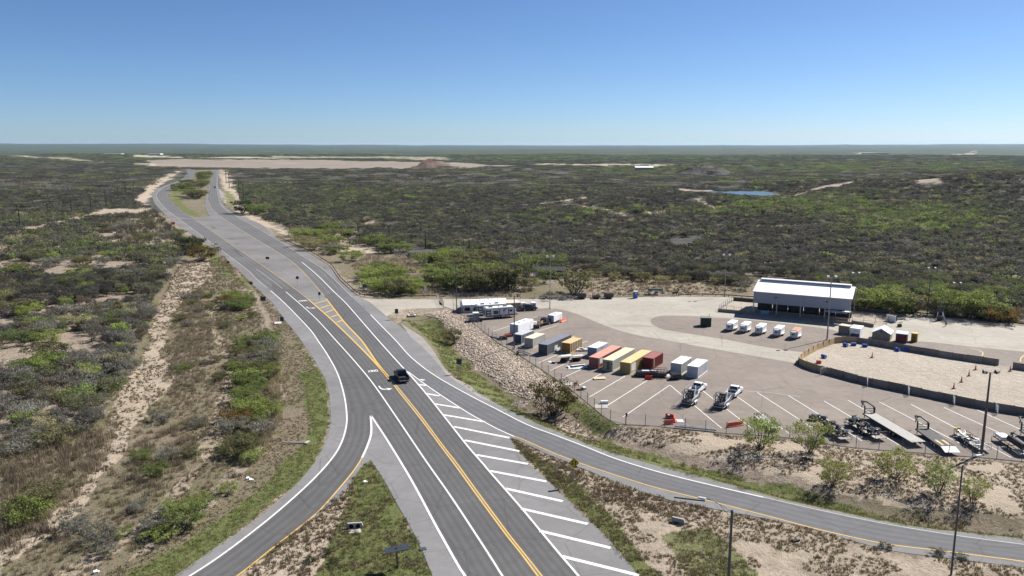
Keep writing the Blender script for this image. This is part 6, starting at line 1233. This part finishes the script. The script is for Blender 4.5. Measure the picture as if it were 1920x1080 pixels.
for lab, base, vt, r, m_ in (('very tall brown floodlight pole by the trailers near the slope', (1840,852), 698, .23, polem), ('tall pale floodlight pole standing before the barn', (1550.7,637.5), 520, .2, polew), ('tall brown floodlight pole at the fence beside the navy container', (964.2,654.5), 555, .17, polem), ('tall dark pole beside the marquee end, by the fence corner', (856,586.5), 497, .15, polem),
    ('pale floodlight pole at the far concrete edge left of the barn', (1358.5,555.8), 479, .15, polew), ('pale floodlight pole on the far side of the yard in front of the olive tree', (1031,579), 482, .14, polew), ('grey floodlight pole beyond the dark roofed shelter', (1053,506), 461, .12, polem), ('floodlight pole standing in the scrub above the blue portable toilet', (1158,520), 470, .12, polem), ('slim floodlight pole in the scrub midway between the toilet and the barn', (1290,528), 482, .1, polem),
    ('slim floodlight pole in the scrub left above the barn roof', (1437,528), 494, .1, polem), ('floodlight pole rising behind the right end of the barn', (1600,571), 513, .12, polew), ('dark floodlight pole at the guard rail by the black board', (1738,592.5), 504, .15, polem), ('dark floodlight pole at the guard rail, right of the black board', (1788,592), 532, .13, polem), ('slim pole in the brush above the dark thorn trees', (960.5,495), 451, .1, polem)):
    flood_pole(lab, base, vt, r, m_, 2, base[1] < 550)
def street_lamp(label, top, h, arm, m_, base_r=.11, arm_len=3.0, rise=.5):
    p = P(*top, h); p.z = zg(p); t = thing('street_lamp', label, 'street lamp', p, 0, 'street lamps along the slip road'); H = h - p.z
    MB().tube((0, 0, -.4), (0, 0, H), base_r, base_r * .7, 10).build('pole', m_, t); a = MB(); d = Vector((math.cos(arm), math.sin(arm), 0)); e = d * arm_len + Vector((0, 0, H + rise))
    a.path([Vector((0, 0, H - .15)), d * arm_len * .45 + Vector((0, 0, H + rise * .55)), d * arm_len * .8 + Vector((0, 0, H + rise * 1.02)), e], .035, 6); a.path([Vector((0, 0, H - .9)), d * arm_len * .45 + Vector((0, 0, H + rise * .45))], .03, 6); a.build('arm', m_ if arm_len > 2.6 else steel, t)
    hd = MB(); M4 = Matrix.Rotation(arm, 4, 'Z'); hd.box(e + d * .35, (.85, .34, .16), M4=M4); l_ = hd.build('lamp_head', simple('lamp_grey', (.4,.42,.44)), t, .05); MB().box(e + d * .35 + Vector((0, 0, -.1)), (.55, .26, .05), M4=M4).build('lens', lampg, l_); MB().tube((0, 0, H - .02), (0, 0, H + .06), base_r * .8, base_r * .6, 10).build('cap', m_, t)
    return t, H
lampm = simple('lamp_post_grey', (.075,.08,.09), .5, .1, 2)
street_lamp('dark street lamp with arm to the right, cut by the picture edge below', (1805,873), 13.2, R(20), lampm, .12, 1.9, .9)
t_, H_ = street_lamp('thick blue grey street lamp with arm to the left and a slanting guy wire', (1372.7,957), 10.2, R(152), lampm, .19, 2.9, .7)
MB().tube((0, -.1, H_ * .8), (-4.6, -3.4, .1), .018, n=4).build('guy_wire', simple('wire_pale', (.4,.38,.34)), t_)
def sign(label, base, v_top, shape, size, face, back=None, rz=0.0, cat='sign', extra=None, name='road_sign', post_c=None, double=False):
    p = G(*base); h = pole_top(p, v_top); t = thing(name, label, cat, p, rz); MB().tube((0, 0, -.2), (0, 0, h), .045, n=6).build('post', post_c or steel, t); w, hh = size; zc = h - hh / 2
    pr = {'rect': [(-w/2,-hh/2),(w/2,-hh/2),(w/2,hh/2),(-w/2,hh/2)], 'diamond': [(0,-hh/2),(w/2,0),(0,hh/2),(-w/2,0)], 'tri': [(0,-hh/2),(w/2,hh/2),(-w/2,hh/2)], 'round': [(w/2*math.cos(k*math.pi/8), hh/2*math.sin(k*math.pi/8)) for k in range(16)]}[shape]
    MB().prism([(a, b + zc) for a, b in pr], -.075, -.05, ax='y').build('sign_plate', face, t); MB().prism([(a * .97, b * .97 + zc) for a, b in pr], -.05, -.046, ax='y').build('plate_back', back or signb, t)
    return t, zc
def mark(t, zc, name, polys, m_):
    b = MB()
    for pl in polys: b.prism([(a, c + zc) for a, c in pl], -.083, -.075, ax='y')
    return b.build(name, m_, t)
t, zc = sign('yellow diamond sign with two black arrows on the grass beside the slip road', (1075.5,909), 858, 'diamond', (1.55,1.55), yel)
mark(t, zc, 'frame_line', [[(-.7,0),(0,-.7),(.0,-.66),(-.66,0)],[(0,-.7),(.7,0),(.66,0),(0,-.66)],[(.7,0),(0,.7),(0,.66),(.66,0)],[(0,.7),(-.7,0),(-.66,0),(0,.66)]], black)
mark(t, zc, 'arrow', [[(.12,-.35),(.24,-.35),(.3,.1),(.4,.08),(.27,.36),(.08,.14),(.19,.12)]], black); mark(t, zc, 'arrow', [[(-.24,.35),(-.12,.35),(-.19,-.1),(-.08,-.12),(-.27,-.36),(-.4,-.1),(-.3,-.1)]], black); mark(t, zc, 'divider', [[(-.07,.28),(.07,.28),(0,.5)]], black)
t, zc = sign('red and white yield sign on the slope below the chain link fence', (1080,813), 775, 'tri', (1.3,1.15), signr); mark(t, zc, 'inner_triangle', [[(0,-.18),(.34,.36),(-.34,.36)]], signw)
for lab, base, vt, sh, sz, f, rz in (('blue grey square sign back on a thin post below the riprap bank', (861,703), 673, 'rect', (1.15,1.15), signb, 0), ('small maroon rectangular sign on the wide pavement between the yellow lines', (502,493.5), 481.5, 'rect', (1.5,1.0), simple('maroon', (.13,.025,.035)), 0), ('round purple sign on the pavement where the yellow lines converge', (558.4,536.8), 517.5, 'round', (1.15,1.15), simple('purple_round', (.10,.05,.13)), 0),
    ('small dark sign on a thin post at the tip of the yellow chevron', (599.4,563.5), 547.5, 'rect', (.75,1.0), signb, 0), ('dark sign of the pair on the left verge, left one', (491.5,575.5), 556, 'rect', (.8,1.35), signb, 10), ('dark sign of the pair on the left verge, right one', (496.5,575), 556, 'rect', (.8,1.35), signb, 10), ('dark sign by the white and orange panel on the left verge', (529.5,614.5), 594, 'rect', (.95,1.2), signb, 5),
    ('blue grey sign behind the highway guard rail curve', (684,552), 533, 'rect', (1.3,1.1), signb, 10), ('dark sign on the stony mound beside the driveway', (744,599), 579, 'rect', (.95,1.35), signb, 0), ('white sign behind the straight guard rail', (798,553), 539, 'rect', (1.0,1.5), signw, 0), ('small dark sign on the left edge of the far carriageway', (378,455), 448, 'rect', (.8,1.4), signb, 0),
    ('small red sign at the left road edge by the rust coloured bush', (428,497), 489.5, 'rect', (1.2,.9), signr, 10), ('red and dark round sign at the left road edge', (471,537), 527.5, 'round', (1.2,1.2), simple('sign_plum', (.16,.03,.07)), 10), ('thin red marker sign on a pale post at the yard fence', (1174,798), 774, 'rect', (.35,.7), signr, 0), ('green and black sign board on posts in the weeds beyond the kerb', (1230,556.5), 546, 'rect', (1.0,.8), signb, 0)):
    sign(lab, base, vt, sh, sz, f, f if f is signb else None, R(rz))
t = thing('large_road_sign', 'large dark sign seen edge on at the picture bottom in the grass triangle', 'sign', G(745, 1066), R(6)); h = pole_top(G(745, 1066), 1026); MB().tube((0, 0, -.2), (0, 0, h), .09, n=8).build('post', dsteel, t); MB().box((0, -.05, h - .16), (2.8, 1.0, .07), M4=Matrix.Rotation(R(-9), 4, 'Y') @ Matrix.Rotation(R(12), 4, 'X')).build('sign_plate', signb, t); MB().box((0, 0, h - .3), (1.2, .08, .08)).build('brace', steel, t)
t = thing('shade_canopy', 'dark green low canopy on thin legs in the weeds beyond the kerb', 'canopy', G(1228, 552)); MB().box((0, 0, 1.7), (4.6, 2.4, .5), top=.9).build('roof', simple('canopy_green', (.03,.05,.04)), t)
for x in (-2, 2):
    for y in (-1, 1): MB().tube((x, y, -.2), (x, y, 1.6), .06).build('leg', steel, t)
# utility poles
def util_pole(label, base, v_top, arms=1, rz=R(55), grp='wooden power poles'):
    p = G(*base); h = pole_top(p, v_top); t = thing('power_pole', label, 'power pole', p, rz, grp); MB().tube((0, 0, -.4), (0, 0, h), .34, .24, 7).build('pole', simple('pole_wood', (.03,.026,.022), .9, .2, 1), t)
    for k in range(arms): MB().box((0, 0, h - .6 - 1.3 * k), (3.0, .2, .22)).build('cross_arm', simple('pole_wood', (.03,.026,.022)), t)
    ins = MB()
    for x in (-1.1, 0, 1.1): ins.tube((x, 0, h - .55), (x, 0, h - .2), .08, n=6)
    ins.build('insulator', dsteel, t); return p, h
LP = [((38,428), 392, 'power pole nearest the left picture edge in the thicket'), ((90,402), 380, 'power pole second from the left picture edge'), ((135,402), 376, 'power pole third from the left picture edge'), ((171.5,398), 367.5, 'leaning power pole at the start of the pale clearing'), ((199,389.5), 355, 'tallest power pole in the pale clearing left of the road'), ((222,377), 351, 'power pole just right of the tallest one on the left'), ((236,366), 346, 'power pole further along the left dirt track'), ((251,353), 338, 'small far power pole at the end of the left dirt track')]
tops = [util_pole(lb_, b_, v_, 1 + (k == 4)) for k, (b_, v_, lb_) in enumerate(LP)]
def wires(label, tp):
    t = thing('power_line', label, 'wires', tp[0][0]); o = tp[0][0]
    for dx in (-1.0, 1.0):
        w = MB()
        for (p, h), (q, k) in zip(tp[:-1], tp[1:]):
            a, b = p - o + Vector((dx * .6, dx * -.7, h - .25)), q - o + Vector((dx * .6, dx * -.7, k - .25)); w.path([a.lerp(b, f) - Vector((0, 0, 4 * f * (1 - f) * 1.1)) for f in (0, .2, .4, .6, .8, 1)], .03, 4)
        w.build('wire', dsteel, t)
wires('thin sagging wires strung along the left power poles', tops)
RPp = [((449,373), 336, 'power pole beside the right carriageway bush'), ((457,377), 345, 'power pole right of the tall one beside the right carriageway'), ((430,352), 326, 'power pole along the pale track right of the far road'), ((424,340), 319, 'far power pole at the top of the pale track on the right'), ((672,441), 422, 'thin pole in the brush left of the green thicket'), ((730,446), 425, 'thin pole in the brush above the guard rail'), ((798,467), 432, 'tall thin pole above the bright green bushes'), ((880,470), 450, 'thin pole in the dark scrub right of the bright green bushes')]
for b_, v_, lb_ in RPp: util_pole(lb_, b_, v_, 1, R(80), 'thin poles right of the highway')
# dark-roofed shelter, culverts, small things on the verges
t = thing('shelter', 'open shelter with dark flat roof among the trees behind the yard', 'shelter', G(1030, 520), R(-6)); W_ = 12.0; MB().box((0, 0, 3.2), (W_, 6.5, .3), M4=Matrix.Rotation(R(5), 4, 'X')).build('roof', simple('roof_black', (.02,.018,.017)), t)
for x in (-5.6, -1.9, 1.9, 5.6):
    for y in (-3, 3): MB().tube((x, y, -.3), (x, y, 3.1), .1).build('post', steel, t)
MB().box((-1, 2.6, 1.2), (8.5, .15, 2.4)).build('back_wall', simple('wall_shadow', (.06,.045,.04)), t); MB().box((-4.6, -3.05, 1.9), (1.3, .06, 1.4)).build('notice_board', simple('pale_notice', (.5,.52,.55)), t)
bits('bench', 'pale bench with dark base in front of the dark roofed shelter', 'bench', G(1004, 527), R(0), [('seat', sheetw, [((0,0,.8),(2.2,.8,.1),0,0)]), ('leg', dsteel, [((-.8,0,.4),(.2,.7,.8),0,0),((.8,0,.4),(.2,.7,.8),0,0)])])
def culvert(label, u, v, rz, n=2, w=1.6):
    t = thing('culvert', label, 'culvert', G(u, v), rz); t.scale = (.78,) * 3; hw = MB(); hw.prism([(-w,-.1),(-w*1.2,.35),(-w,.95),(w,.95),(w*1.2,.35),(w,-.1)], 0, .35, ax='y'); hw.build('headwall', conc, t); ap = MB(); ap.prism([(-w,-1.6),(w,-1.6),(w*.8,0),(-w*.8,0)], -.05, .06, ax='z'); ap.build('apron', conc, t)
    for k in range(n): x = (k - (n - 1) / 2) * w * .95; m2 = MB(); m2.tube((x, -.03, .42), (x, .3, .42), .36, n=14); m2.build('pipe_mouth', simple('pipe_inner_shade', (.004,.004,.004), 1.0, .1), t)  # solid capped tube, coloured black for the shade inside a pipe
culvert('concrete culvert with two dark pipe mouths in the grass triangle', 665, 991, R(8), 2, 1.15); culvert('concrete culvert end with one dark mouth in the right island', 1272, 980, R(150), 1, 1.0)
t = thing('drain_inlet', 'white framed drain inlet beside the driveway mound', 'drain', P(772, 592), R(20)); f = MB()
for x in (-.9, .9): f.box((x, 0, .14), (.4, 2.0, .3))
f.build('curb', simple('curb_pale', (.5,.48,.45)), t); MB().box((0, 0, .05), (1.3, 1.9, .08)).build('grate', dsteel, t); MB().box((0, -.95, .16), (2.2, .2, .3)).build('front_curb', simple('curb_pale', (.5,.48,.45)), t)
bits('roadside_debris', 'white and orange panel lying on the left verge', 'panel', G(521, 607), R(10), [('board', sheetw, [((0,0,.25),(1.8,1.3,.08),14,0)]), ('edge_stripe', simple('orange_edge', (.6,.15,.05)), [((0,-.7,.1),(1.8,.14,.2),0,0),((-1.6,.8,.15),(1.5,.2,.15),0,20)])])
bits('timber_debris', 'grey timber frame lying flat on the mown left verge', 'frame', G(553, 831), R(2), [('rail', simple('frame_grey', (.36,.33,.29)), [((0,.25,.12),(4.4,.14,.14),0,0),((0,-.3,.12),(4.0,.14,.14),0,3)]), ('cross_bar', simple('frame_grey', (.36,.33,.29)), [((2.0,0,.16),(.5,1.1,.16),0,-25)])])
bits('warning_panel', 'small orange board at the left edge of the far road', 'board', G(325, 421.5), 0, [('board', orange, [((0,0,.9),(2.2,.1,1.5),-15,0)]), ('stand', dsteel, [((0,.2,.3),(1.2,.4,.1),0,0)])]); bits('warning_panel', 'small orange red board near the bush right of the road', 'board', G(470.5, 402.5), 0, [('board', simple('orange_red', (.62,.08,.05)), [((0,0,.9),(2.2,.1,1.6),-15,0)]), ('stand', dsteel, [((0,.2,.3),(1.2,.4,.1),0,0)])])
for (u, v), lb_ in (((470, 902), 'white scrap caught at the foot of the verge bushes'), ((684, 906), 'white scrap of litter in the grass triangle'), ((179, 1075), 'white litter at the bottom of the left verge'), ((464, 899), 'small pale scrap near the verge bushes')): bits('litter', lb_, 'litter', G(u, v), R(30), [('paper', signw, [((0,0,.2),(.45,.3,.3),25,20),((.25,.1,.1),(.25,.3,.12),-20,50)])])
bits('tyre_scrap', 'dark scrap of tyre lying on the right island gravel', 'scrap', G(1492, 1015), R(20), [('tread', tyre, [((0,0,.15),(1.0,.4,.22),10,0)]), ('flap', dsteel, [((.35,.1,.3),(.4,.3,.06),25,0)])]); bits('timber_post', 'dark post lying by the yellow line of the slip road', 'post', G(1293, 937), R(-16), [('post', dsteel, [((0,0,.1),(4.2,.14,.14),0,0)])])
for (u, v), lb_ in (((760, 1030), 'dark lid on the grass beside the edge on sign'), ((793, 1030), 'dark plate at the pavement edge near the edge on sign')): bits('cover_plate', lb_, 'cover', G(u, v) if u < 780 else P(u, v), R(20), [('plate', signb, [((0,0,.08),(.8,.6,.05),6,0)])])

# pond-side and distant things
t = thing('farm_building', 'tiny white roofed building far off in the plain', 'building', G(1207, 319)); MB().box((0, 0, 2.5), (34, 14, 5)).build('wall', simple('far_wall', (.2,.2,.2)), t); MB().prism([(-8,5),(0,8),(8,5)], -18, 18).build('roof', white, t)
for u, v, w_, lb_ in ((210, 290.5, 90, 'far pale building left of the road, before the green belt'), (290, 291, 60, 'far pale building beyond the two roads'), (1640, 289, 120, 'far pale industrial buildings on the right plain')):
    t = thing('distant_building', lb_, 'building', G(u, v)); MB().box((0, 0, 2.5), (w_, 30, 5)).build('wall', simple('far_pale', (.45,.44,.42)), t); MB().box((w_ * .1, 0, 5.5), (w_ * .8, 26, 1)).build('roof', white, t)
t = thing('mast', 'thin far radio mast on the horizon left of the middle', 'mast', G(625, 277.5)); MB().tube((0, 0, 0), (0, 0, 75), 1.6, .6, 5).build('tower', simple('mast_grey', (.4,.4,.42)), t); MB().box((0, 0, 4), (8, 8, 8)).build('base_hut', simple('mast_grey', (.4,.4,.42)), t)

# ------------------------------------------------------------------ person and horse (skinned figures)
def skinned(name, nodes, edges, mat_, parent, root=0, sub=1):
    me = bpy.data.meshes.new(name); me.from_pydata([n[:3] for n in nodes], edges, []); me.materials.append(mat_); o = bpy.data.objects.new(name, me); C.objects.link(o); o.parent = parent
    md = o.modifiers.new('skin', 'SKIN'); md.use_smooth_shade = True; o.modifiers.new('sub', 'SUBSURF').levels = sub; o.modifiers['sub'].render_levels = sub
    if not me.skin_vertices: 
        bm = bmesh.new(); bm.from_mesh(me); bm.verts.layers.skin.verify(); bm.to_mesh(me); bm.free()
    for i, n in enumerate(nodes): sv = me.skin_vertices[0].data[i]; sv.radius = (n[3], n[4] if len(n) > 4 else n[3]); sv.use_root = i == root
    return o
pt = thing('person', 'person in dark clothes standing alone on the far concrete', 'person', P(1773, 612), R(160))
nb = [(0,0,.95,.15,.11),(0,0,1.15,.15,.11),(0,.01,1.38,.18,.12),(0,0,1.5,.07),(0,.01,1.58,.06),(0,.02,1.66,.1,.11),(0,.02,1.75,.075)]; eb = [(0,1),(1,2),(2,3),(3,4),(4,5),(5,6)]
for s in (-1, 1):
    k = len(nb); nb += [(s*.1,0,.86,.1),(s*.12,.02,.5,.07),(s*.13,-.02,.1,.05),(s*.14,.12,.05,.045)]; eb += [(0,k),(k,k+1),(k+1,k+2),(k+2,k+3)]
    k = len(nb); nb += [(s*.2,0,1.41,.07),(s*.27,-.02,1.14,.05),(s*.25,.12,.95,.036),(s*.24,.17,.9,.032)]; eb += [(2,k),(k,k+1),(k+1,k+2),(k+2,k+3)]
    for f in range(5): q = len(nb); a = (f - 2) * .012; nb += [(s*.24 + a*1.5, .19 + .01*(f%2), .87,.009),(s*.235 + a*1.9, .22, .82 + .006*abs(f-2),.008)]; eb += [(k+3,q),(q,q+1)]
body = skinned('body', nb, eb, skin, pt)
ns = [(0,0,.93,.165,.125),(0,0,1.15,.165,.125),(0,.01,1.4,.195,.135)]; es = [(0,1),(1,2)]
for s in (-1, 1): k = len(ns); ns += [(s*.2,0,1.42,.085),(s*.26,-.01,1.2,.07)]; es += [(2,k),(k,k+1)]
skinned('shirt', ns, es, clothd, pt); npn = [(0,0,.95,.165,.125)]; ep = []
for s in (-1, 1): k = len(npn); npn += [(s*.1,0,.85,.115),(s*.12,.02,.5,.085),(s*.13,-.02,.1,.07)]; ep += [(0,k),(k,k+1),(k+1,k+2)]
skinned('trousers', npn, ep, simple('trouser_dark', (.03,.032,.04)), pt); skinned('hair', [(0,.0,1.72,.1,.11),(0,-.02,1.77,.085)], [(0,1)], simple('hair_dark', (.02,.015,.012)), pt)
fc = MB(); fc.box((-.035,.115,1.675), (.025,.02,.015)); fc.box((.035,.115,1.675), (.025,.02,.015)); fc.build('eye', clothd, pt); MB().box((0,.125,1.645), (.022,.03,.035)).build('nose', skin, pt)
ht = thing('horse', 'dark brown horse standing in the weeds beyond the kerb', 'horse', G(1266, 555), R(-96))
nh = [(0,-.55,1.2,.3,.33),(0,-.1,1.13,.3,.32),(0,.4,1.18,.28,.34),(0,.75,1.38,.2,.24),(0,1.0,1.72,.12,.17),(0,1.12,1.95,.11,.13),(0,1.35,1.8,.08,.1),(0,1.52,1.66,.06,.07),(0,-.85,1.2,.1),(0,-1.0,.85,.06),(0,-1.02,.5,.04)]; eh = [(0,1),(1,2),(2,3),(3,4),(4,5),(5,6),(6,7),(0,8),(8,9),(9,10)]
for s in (-1, 1):
    k = len(nh); nh += [(s*.16,.45,.95,.13),(s*.17,.48,.55,.065),(s*.17,.46,.3,.045),(s*.17,.48,.06,.06)]; eh += [(2,k),(k,k+1),(k+1,k+2),(k+2,k+3)]
    k = len(nh); nh += [(s*.16,-.6,.95,.17),(s*.17,-.5,.72,.1),(s*.17,-.78,.48,.055),(s*.17,-.72,.25,.042),(s*.17,-.68,.06,.06)]; eh += [(0,k),(k,k+1),(k+1,k+2),(k+2,k+3),(k+3,k+4)]
    q = len(nh); nh += [(s*.06,1.1,2.08,.035),(s*.07,1.1,2.18,.015)]; eh += [(5,q),(q,q+1)]
skinned('body', nh, eh, hidem, ht, 1); skinned('mane', [(0,.95,1.95,.05,.05),(0,.8,1.75,.05,.06),(0,.6,1.55,.05,.06)], [(0,1),(1,2)], black, ht)

# ------------------------------------------------------------------ trees and shrubs that stand out
def tr(label, u, v, h, r, leaf, kind='open', k=None, name='tree', cat='tree', group=None): return plant(kind, rnd.randrange(4) if k is None else k, leaf, G(u, v), h, r, label=label, cat=cat, name=name, group=group)
tr('bright green young tree on the slope behind the red barriers', 1425, 842, 5.0, 3.4, 'leaf_bright', k=0); tr('pale twiggy tree with thin yellow green leaves beside the bright green one', 1520, 850, 5.0, 3.3, 'leaf_spring', 'open', 3); tr('yellow green open tree in the middle of the sandy slope', 1677, 897, 4.1, 2.8, 'leaf_spring', 'open', 1); tr('thin yellow green tree lower on the slope, left of the others', 1562, 914, 3.9, 2.4, 'leaf_spring', 'open', 0)
tr('dense yellow green tree left of the leaning street lamp', 1760, 925, 4.2, 2.2, 'leaf_bright', 'open', 2); tr('small yellow green tree right of the street lamp pole', 1823, 941, 3.3, 1.9, 'leaf_spring', 'open', 3); tr('large dark olive tree by the fence corner, below the riprap', 1037, 778, 5.9, 3.9, 'leaf_umber', 'big', 0)
tr('dark small tree at the edge of the riprap, right one of two', 851, 644, 3.6, 1.9, 'leaf_olive', 'big', 1); tr('pale sparse little tree beside the dark one on the riprap edge', 838, 642, 3.4, 1.5, 'leaf_yellow', 'grey', 2); tr('large rust and olive bush at the left edge of the far road', 379, 489, 6.6, 6.2, 'leaf_rust', 'big', 2); tr('dark olive bush just behind the rust coloured one', 356, 476, 7.5, 6.0, 'leaf_dark', 'big', 3)
tr('large round olive tree behind the kerb left of the black trailers', 1077, 553, 8.2, 7.0, 'leaf_olive', 'big', 3); tr('bright green tree left of the dark roofed shelter', 989, 518, 8.0, 6.0, 'leaf_green', 'open', 1); tr('bright green tree behind the shelter roof', 1040, 508, 6.5, 5.0, 'leaf_green', 'open', 2); tr('small green tree in front of the dark roofed shelter', 1021, 531, 5.0, 4.0, 'leaf_green', 'open', 0); tr('pale dry bush on the grassy mound by the kerb', 992, 543, 4.0, 4.2, 'leaf_yellow', 'grey', 3)
for u, v, h, r, lf, lb_ in ((912,545,7.5,7,'leaf_olive','broad dark thorn tree at the left of the dark group behind the kerb'), (935,543,8,7.5,'leaf_olive','broad rust topped thorn tree in the middle of the dark group'), (958,545,7.5,6.5,'leaf_dark','dark thorn tree with bare trunks at the right of the dark group'), (890,548,7,6,'leaf_olive','low olive tree at the outer left of the dark group')): tr(lb_, u, v, h, r, lf, 'big')
for u, v, h, r, lf, lb_ in ((1632,583,7,6.5,'leaf_bright','bright green tree just right of the barn behind the guard rail'), (1655,582,7.5,7,'leaf_bright','bright green tree second from the barn behind the guard rail'), (1685,588,7,6.5,'leaf_green','green tree in the middle of the row behind the guard rail'), (1707,588,6.5,6,'leaf_yellow','yellowish tree at the right of the row behind the guard rail'), (1785,594,8,7,'leaf_bright','bright green tree right of the black board'), (1812,594,8.5,7.5,'leaf_bright','tallest bright green tree behind the guard rail on the right'), (1845,597,7,6.5,'leaf_green','green tree at the right end of the bright row'), (1872,603,5,6,'leaf_rust','rust yellow low bush by the guard rail at the right'), (1612,581,6,5,'leaf_yellow','yellowish tree touching the right end of the barn')): tr(lb_, u, v, h * .85, r * .9, lf, 'open' if 'leaf_bright' == lf else 'big')
tr('olive bush beside the orange red board right of the road', 456, 400, 9, 8, 'leaf_dark', 'big', 1); tr('green bush right of the orange red board', 483, 402, 7, 8, 'leaf_green', 'shrub', 2, 'shrub', 'shrub'); 
kinds = {'bright': ('leaf_bright','shrub'), 'green': ('leaf_green','shrub'), 'grey': ('leaf_grey','grey'), 'olive': ('leaf_olive','shrub'), 'rust': ('leaf_rust','shrub'), 'yellow': ('leaf_yellow','grey')}
names_ = {'bright': 'bright green leafy shrub', 'green': 'mid green leafy shrub', 'grey': 'grey brown twiggy leafless shrub', 'olive': 'dull olive shrub', 'rust': 'rust tinged shrub', 'yellow': 'straw yellow twiggy shrub'}
def patch(poly, n, seed, mixk, h0, h1, where, group, mind=2.2, wide=1.05, avoid=()):
    rs = random.Random(seed); us = [p[0] for p in poly]; vs = [p[1] for p in poly]; W4 = wl2(poly); xs = [p[0] for p in W4]; ys = [p[1] for p in W4]; got = []; tries = 0
    while len(got) < n and tries < n * 60:
        tries += 1; x, y = rs.uniform(min(xs), max(xs)), rs.uniform(min(ys), max(ys)); u, v = UV(x, y); a = np.array([float(u)]); b = np.array([float(v)])
        if not pip(a, b, poly)[0] or any(pip(a, b, q)[0] for q in avoid): continue
        if any((x - g[0]) ** 2 + (y - g[1]) ** 2 < mind ** 2 for g in got): continue
        if vnoise(np.array([x]), np.array([y]), 14, seed)[0] < .33: continue
        kd = rs.choices(list(mixk), list(mixk.values()))[0]; h = rs.uniform(h0, h1); got.append((x, y)); lf, kn = kinds[kd]
        if rs.random() < .35 and kn == 'shrub': kn = 'low'
        plant(kn, rs.randrange(4), lf, Vector((x, y, zg((x, y)) - .05)), h, h * rs.uniform(.8, 1.15) * wide, label=names_[kd] + ' ' + where, cat='shrub', group=names_[kd] + 's ' + group)
patch([(0,480),(180,470),(330,480),(325,515),(290,600),(262,680),(222,745),(195,790),(100,815),(0,830)], 58, 3, {'grey': 5, 'green': 2.2, 'bright': 1.6, 'olive': 2, 'yellow': .3}, 2.2, 3.8, 'in the thicket at the left picture edge', 'of the left thicket', 2.6, 1.15, (SAND_L1,))
patch([(0,820),(100,815),(195,790),(215,810),(185,880),(140,930),(60,980),(0,1010)], 14, 4, {'grey': 5, 'olive': 1, 'bright': .6}, 1.8, 2.8, 'in the dry grass at the lower left', 'of the lower left grass', 3.5)
patch([(425,548),(455,552),(500,630),(522,690),(528,745),(505,800),(480,860),(430,930),(330,1000),(250,1040),(300,980),(380,900),(430,830),(450,740),(435,650),(410,590)], 76, 5, {'green': 3, 'bright': 3, 'olive': 2, 'grey': 1.6, 'rust': .35}, 1.3, 2.6, 'in the strip along the mown left verge', 'of the left verge strip', 1.9, 1.1)
patch([(345,560),(410,540),(400,640),(420,720),(400,800),(330,920),(220,1040),(60,1085),(120,1000),(250,880),(320,760)], 30, 6, {'grey': 4, 'olive': 2.5, 'green': 1, 'bright': .5}, .9, 2.0, 'on the sandy strip between thicket and verge', 'of the sandy strip', 2.6, 1.1)
patch([(545,442),(600,430),(650,430),(720,455),(760,468),(800,500),(850,520),(860,540),(800,550),(760,555),(710,553),(680,515),(650,500),(600,475),(560,455)], 34, 7, {'bright': 4, 'green': 3, 'olive': 2, 'yellow': 1.1, 'grey': .6}, 2.6, 5.0, 'in the thicket behind the highway guard rail', 'behind the guard rail', 4.2, 1.2, ([(650,500),(700,520),(740,500),(700,470)],))
patch([(650,478),(700,490),(770,515),(775,552),(705,551),(684,522),(655,500)], 10, 17, {'bright': 4, 'green': 1}, 2.8, 4.2, 'on the dry slope inside the guard rail bend', 'inside the guard rail bend', 4, 1.35)
patch([(780,490),(870,478),(960,497),(940,520),(880,545),(840,540)], 16, 8, {'bright': 5, 'green': 3, 'olive': 1}, 3.5, 6.0, 'in the bright thicket behind the white marquee', 'behind the marquee', 4.5, 1.2)
patch([(345,347),(362,336),(385,325),(392,330),(384,345),(374,372),(360,378),(345,372),(332,360)], 26, 9, {'green': 4, 'olive': 3, 'bright': 1.2}, 5.0, 8.0, 'on the median between the two far roads', 'on the far median', 7, 1.3)
patch([(1120,512),(1260,518),(1400,528),(1400,545),(1300,540),(1200,530),(1110,524)], 16, 10, {'yellow': 3, 'olive': 2, 'grey': 3}, 2.0, 3.6, 'on the bare brown ground beyond the far kerb', 'beyond the far kerb', 6, 1.1)
patch([(180,425),(290,400),(340,440),(330,468),(230,462)], 12, 12, {'olive': 3, 'grey': 3, 'green': 2}, 2.0, 4.0, 'in the clearing left of the far road', 'of the far clearing', 7, 1.2)
for k, (u, v) in enumerate(((583, 1054), (618, 1035), (625, 1058), (1660, 1028), (1760, 1040), (1800, 1048))): plant('low', k % 4, 'leaf_dark', G(u, v), .55, .75, label=('small dark green weed clump in the sandy part of the grass triangle' if k < 3 else 'small dark green weed clump at the slip road edge'), cat='weed', group='weed clumps ' + ('in the triangle' if k < 3 else 'by the slip road'))

# ------------------------------------------------------------------ haze
hz_ = MB().box((0, 0, 32), (70000, 70000, 150)); ho = hz_.build('haze', bpy.data.materials.new('haze')); ho['kind'] = 'stuff'; ho['label'] = 'thin pale blue haze over the far plain'; ho['category'] = 'haze'
hm = ho.data.materials[0]; hm.use_nodes = True; hn = hm.node_tree.nodes; hl = hm.node_tree.links; hn.clear(); ou = hn.new('ShaderNodeOutputMaterial'); vol = hn.new('ShaderNodeVolumePrincipled'); vol.inputs['Color'].default_value = (.50,.74,1,1); vol.inputs['Density'].default_value = 1.9e-5; vol.inputs['Anisotropy'].default_value = .2; hl.new(vol.outputs[0], ou.inputs['Volume'])
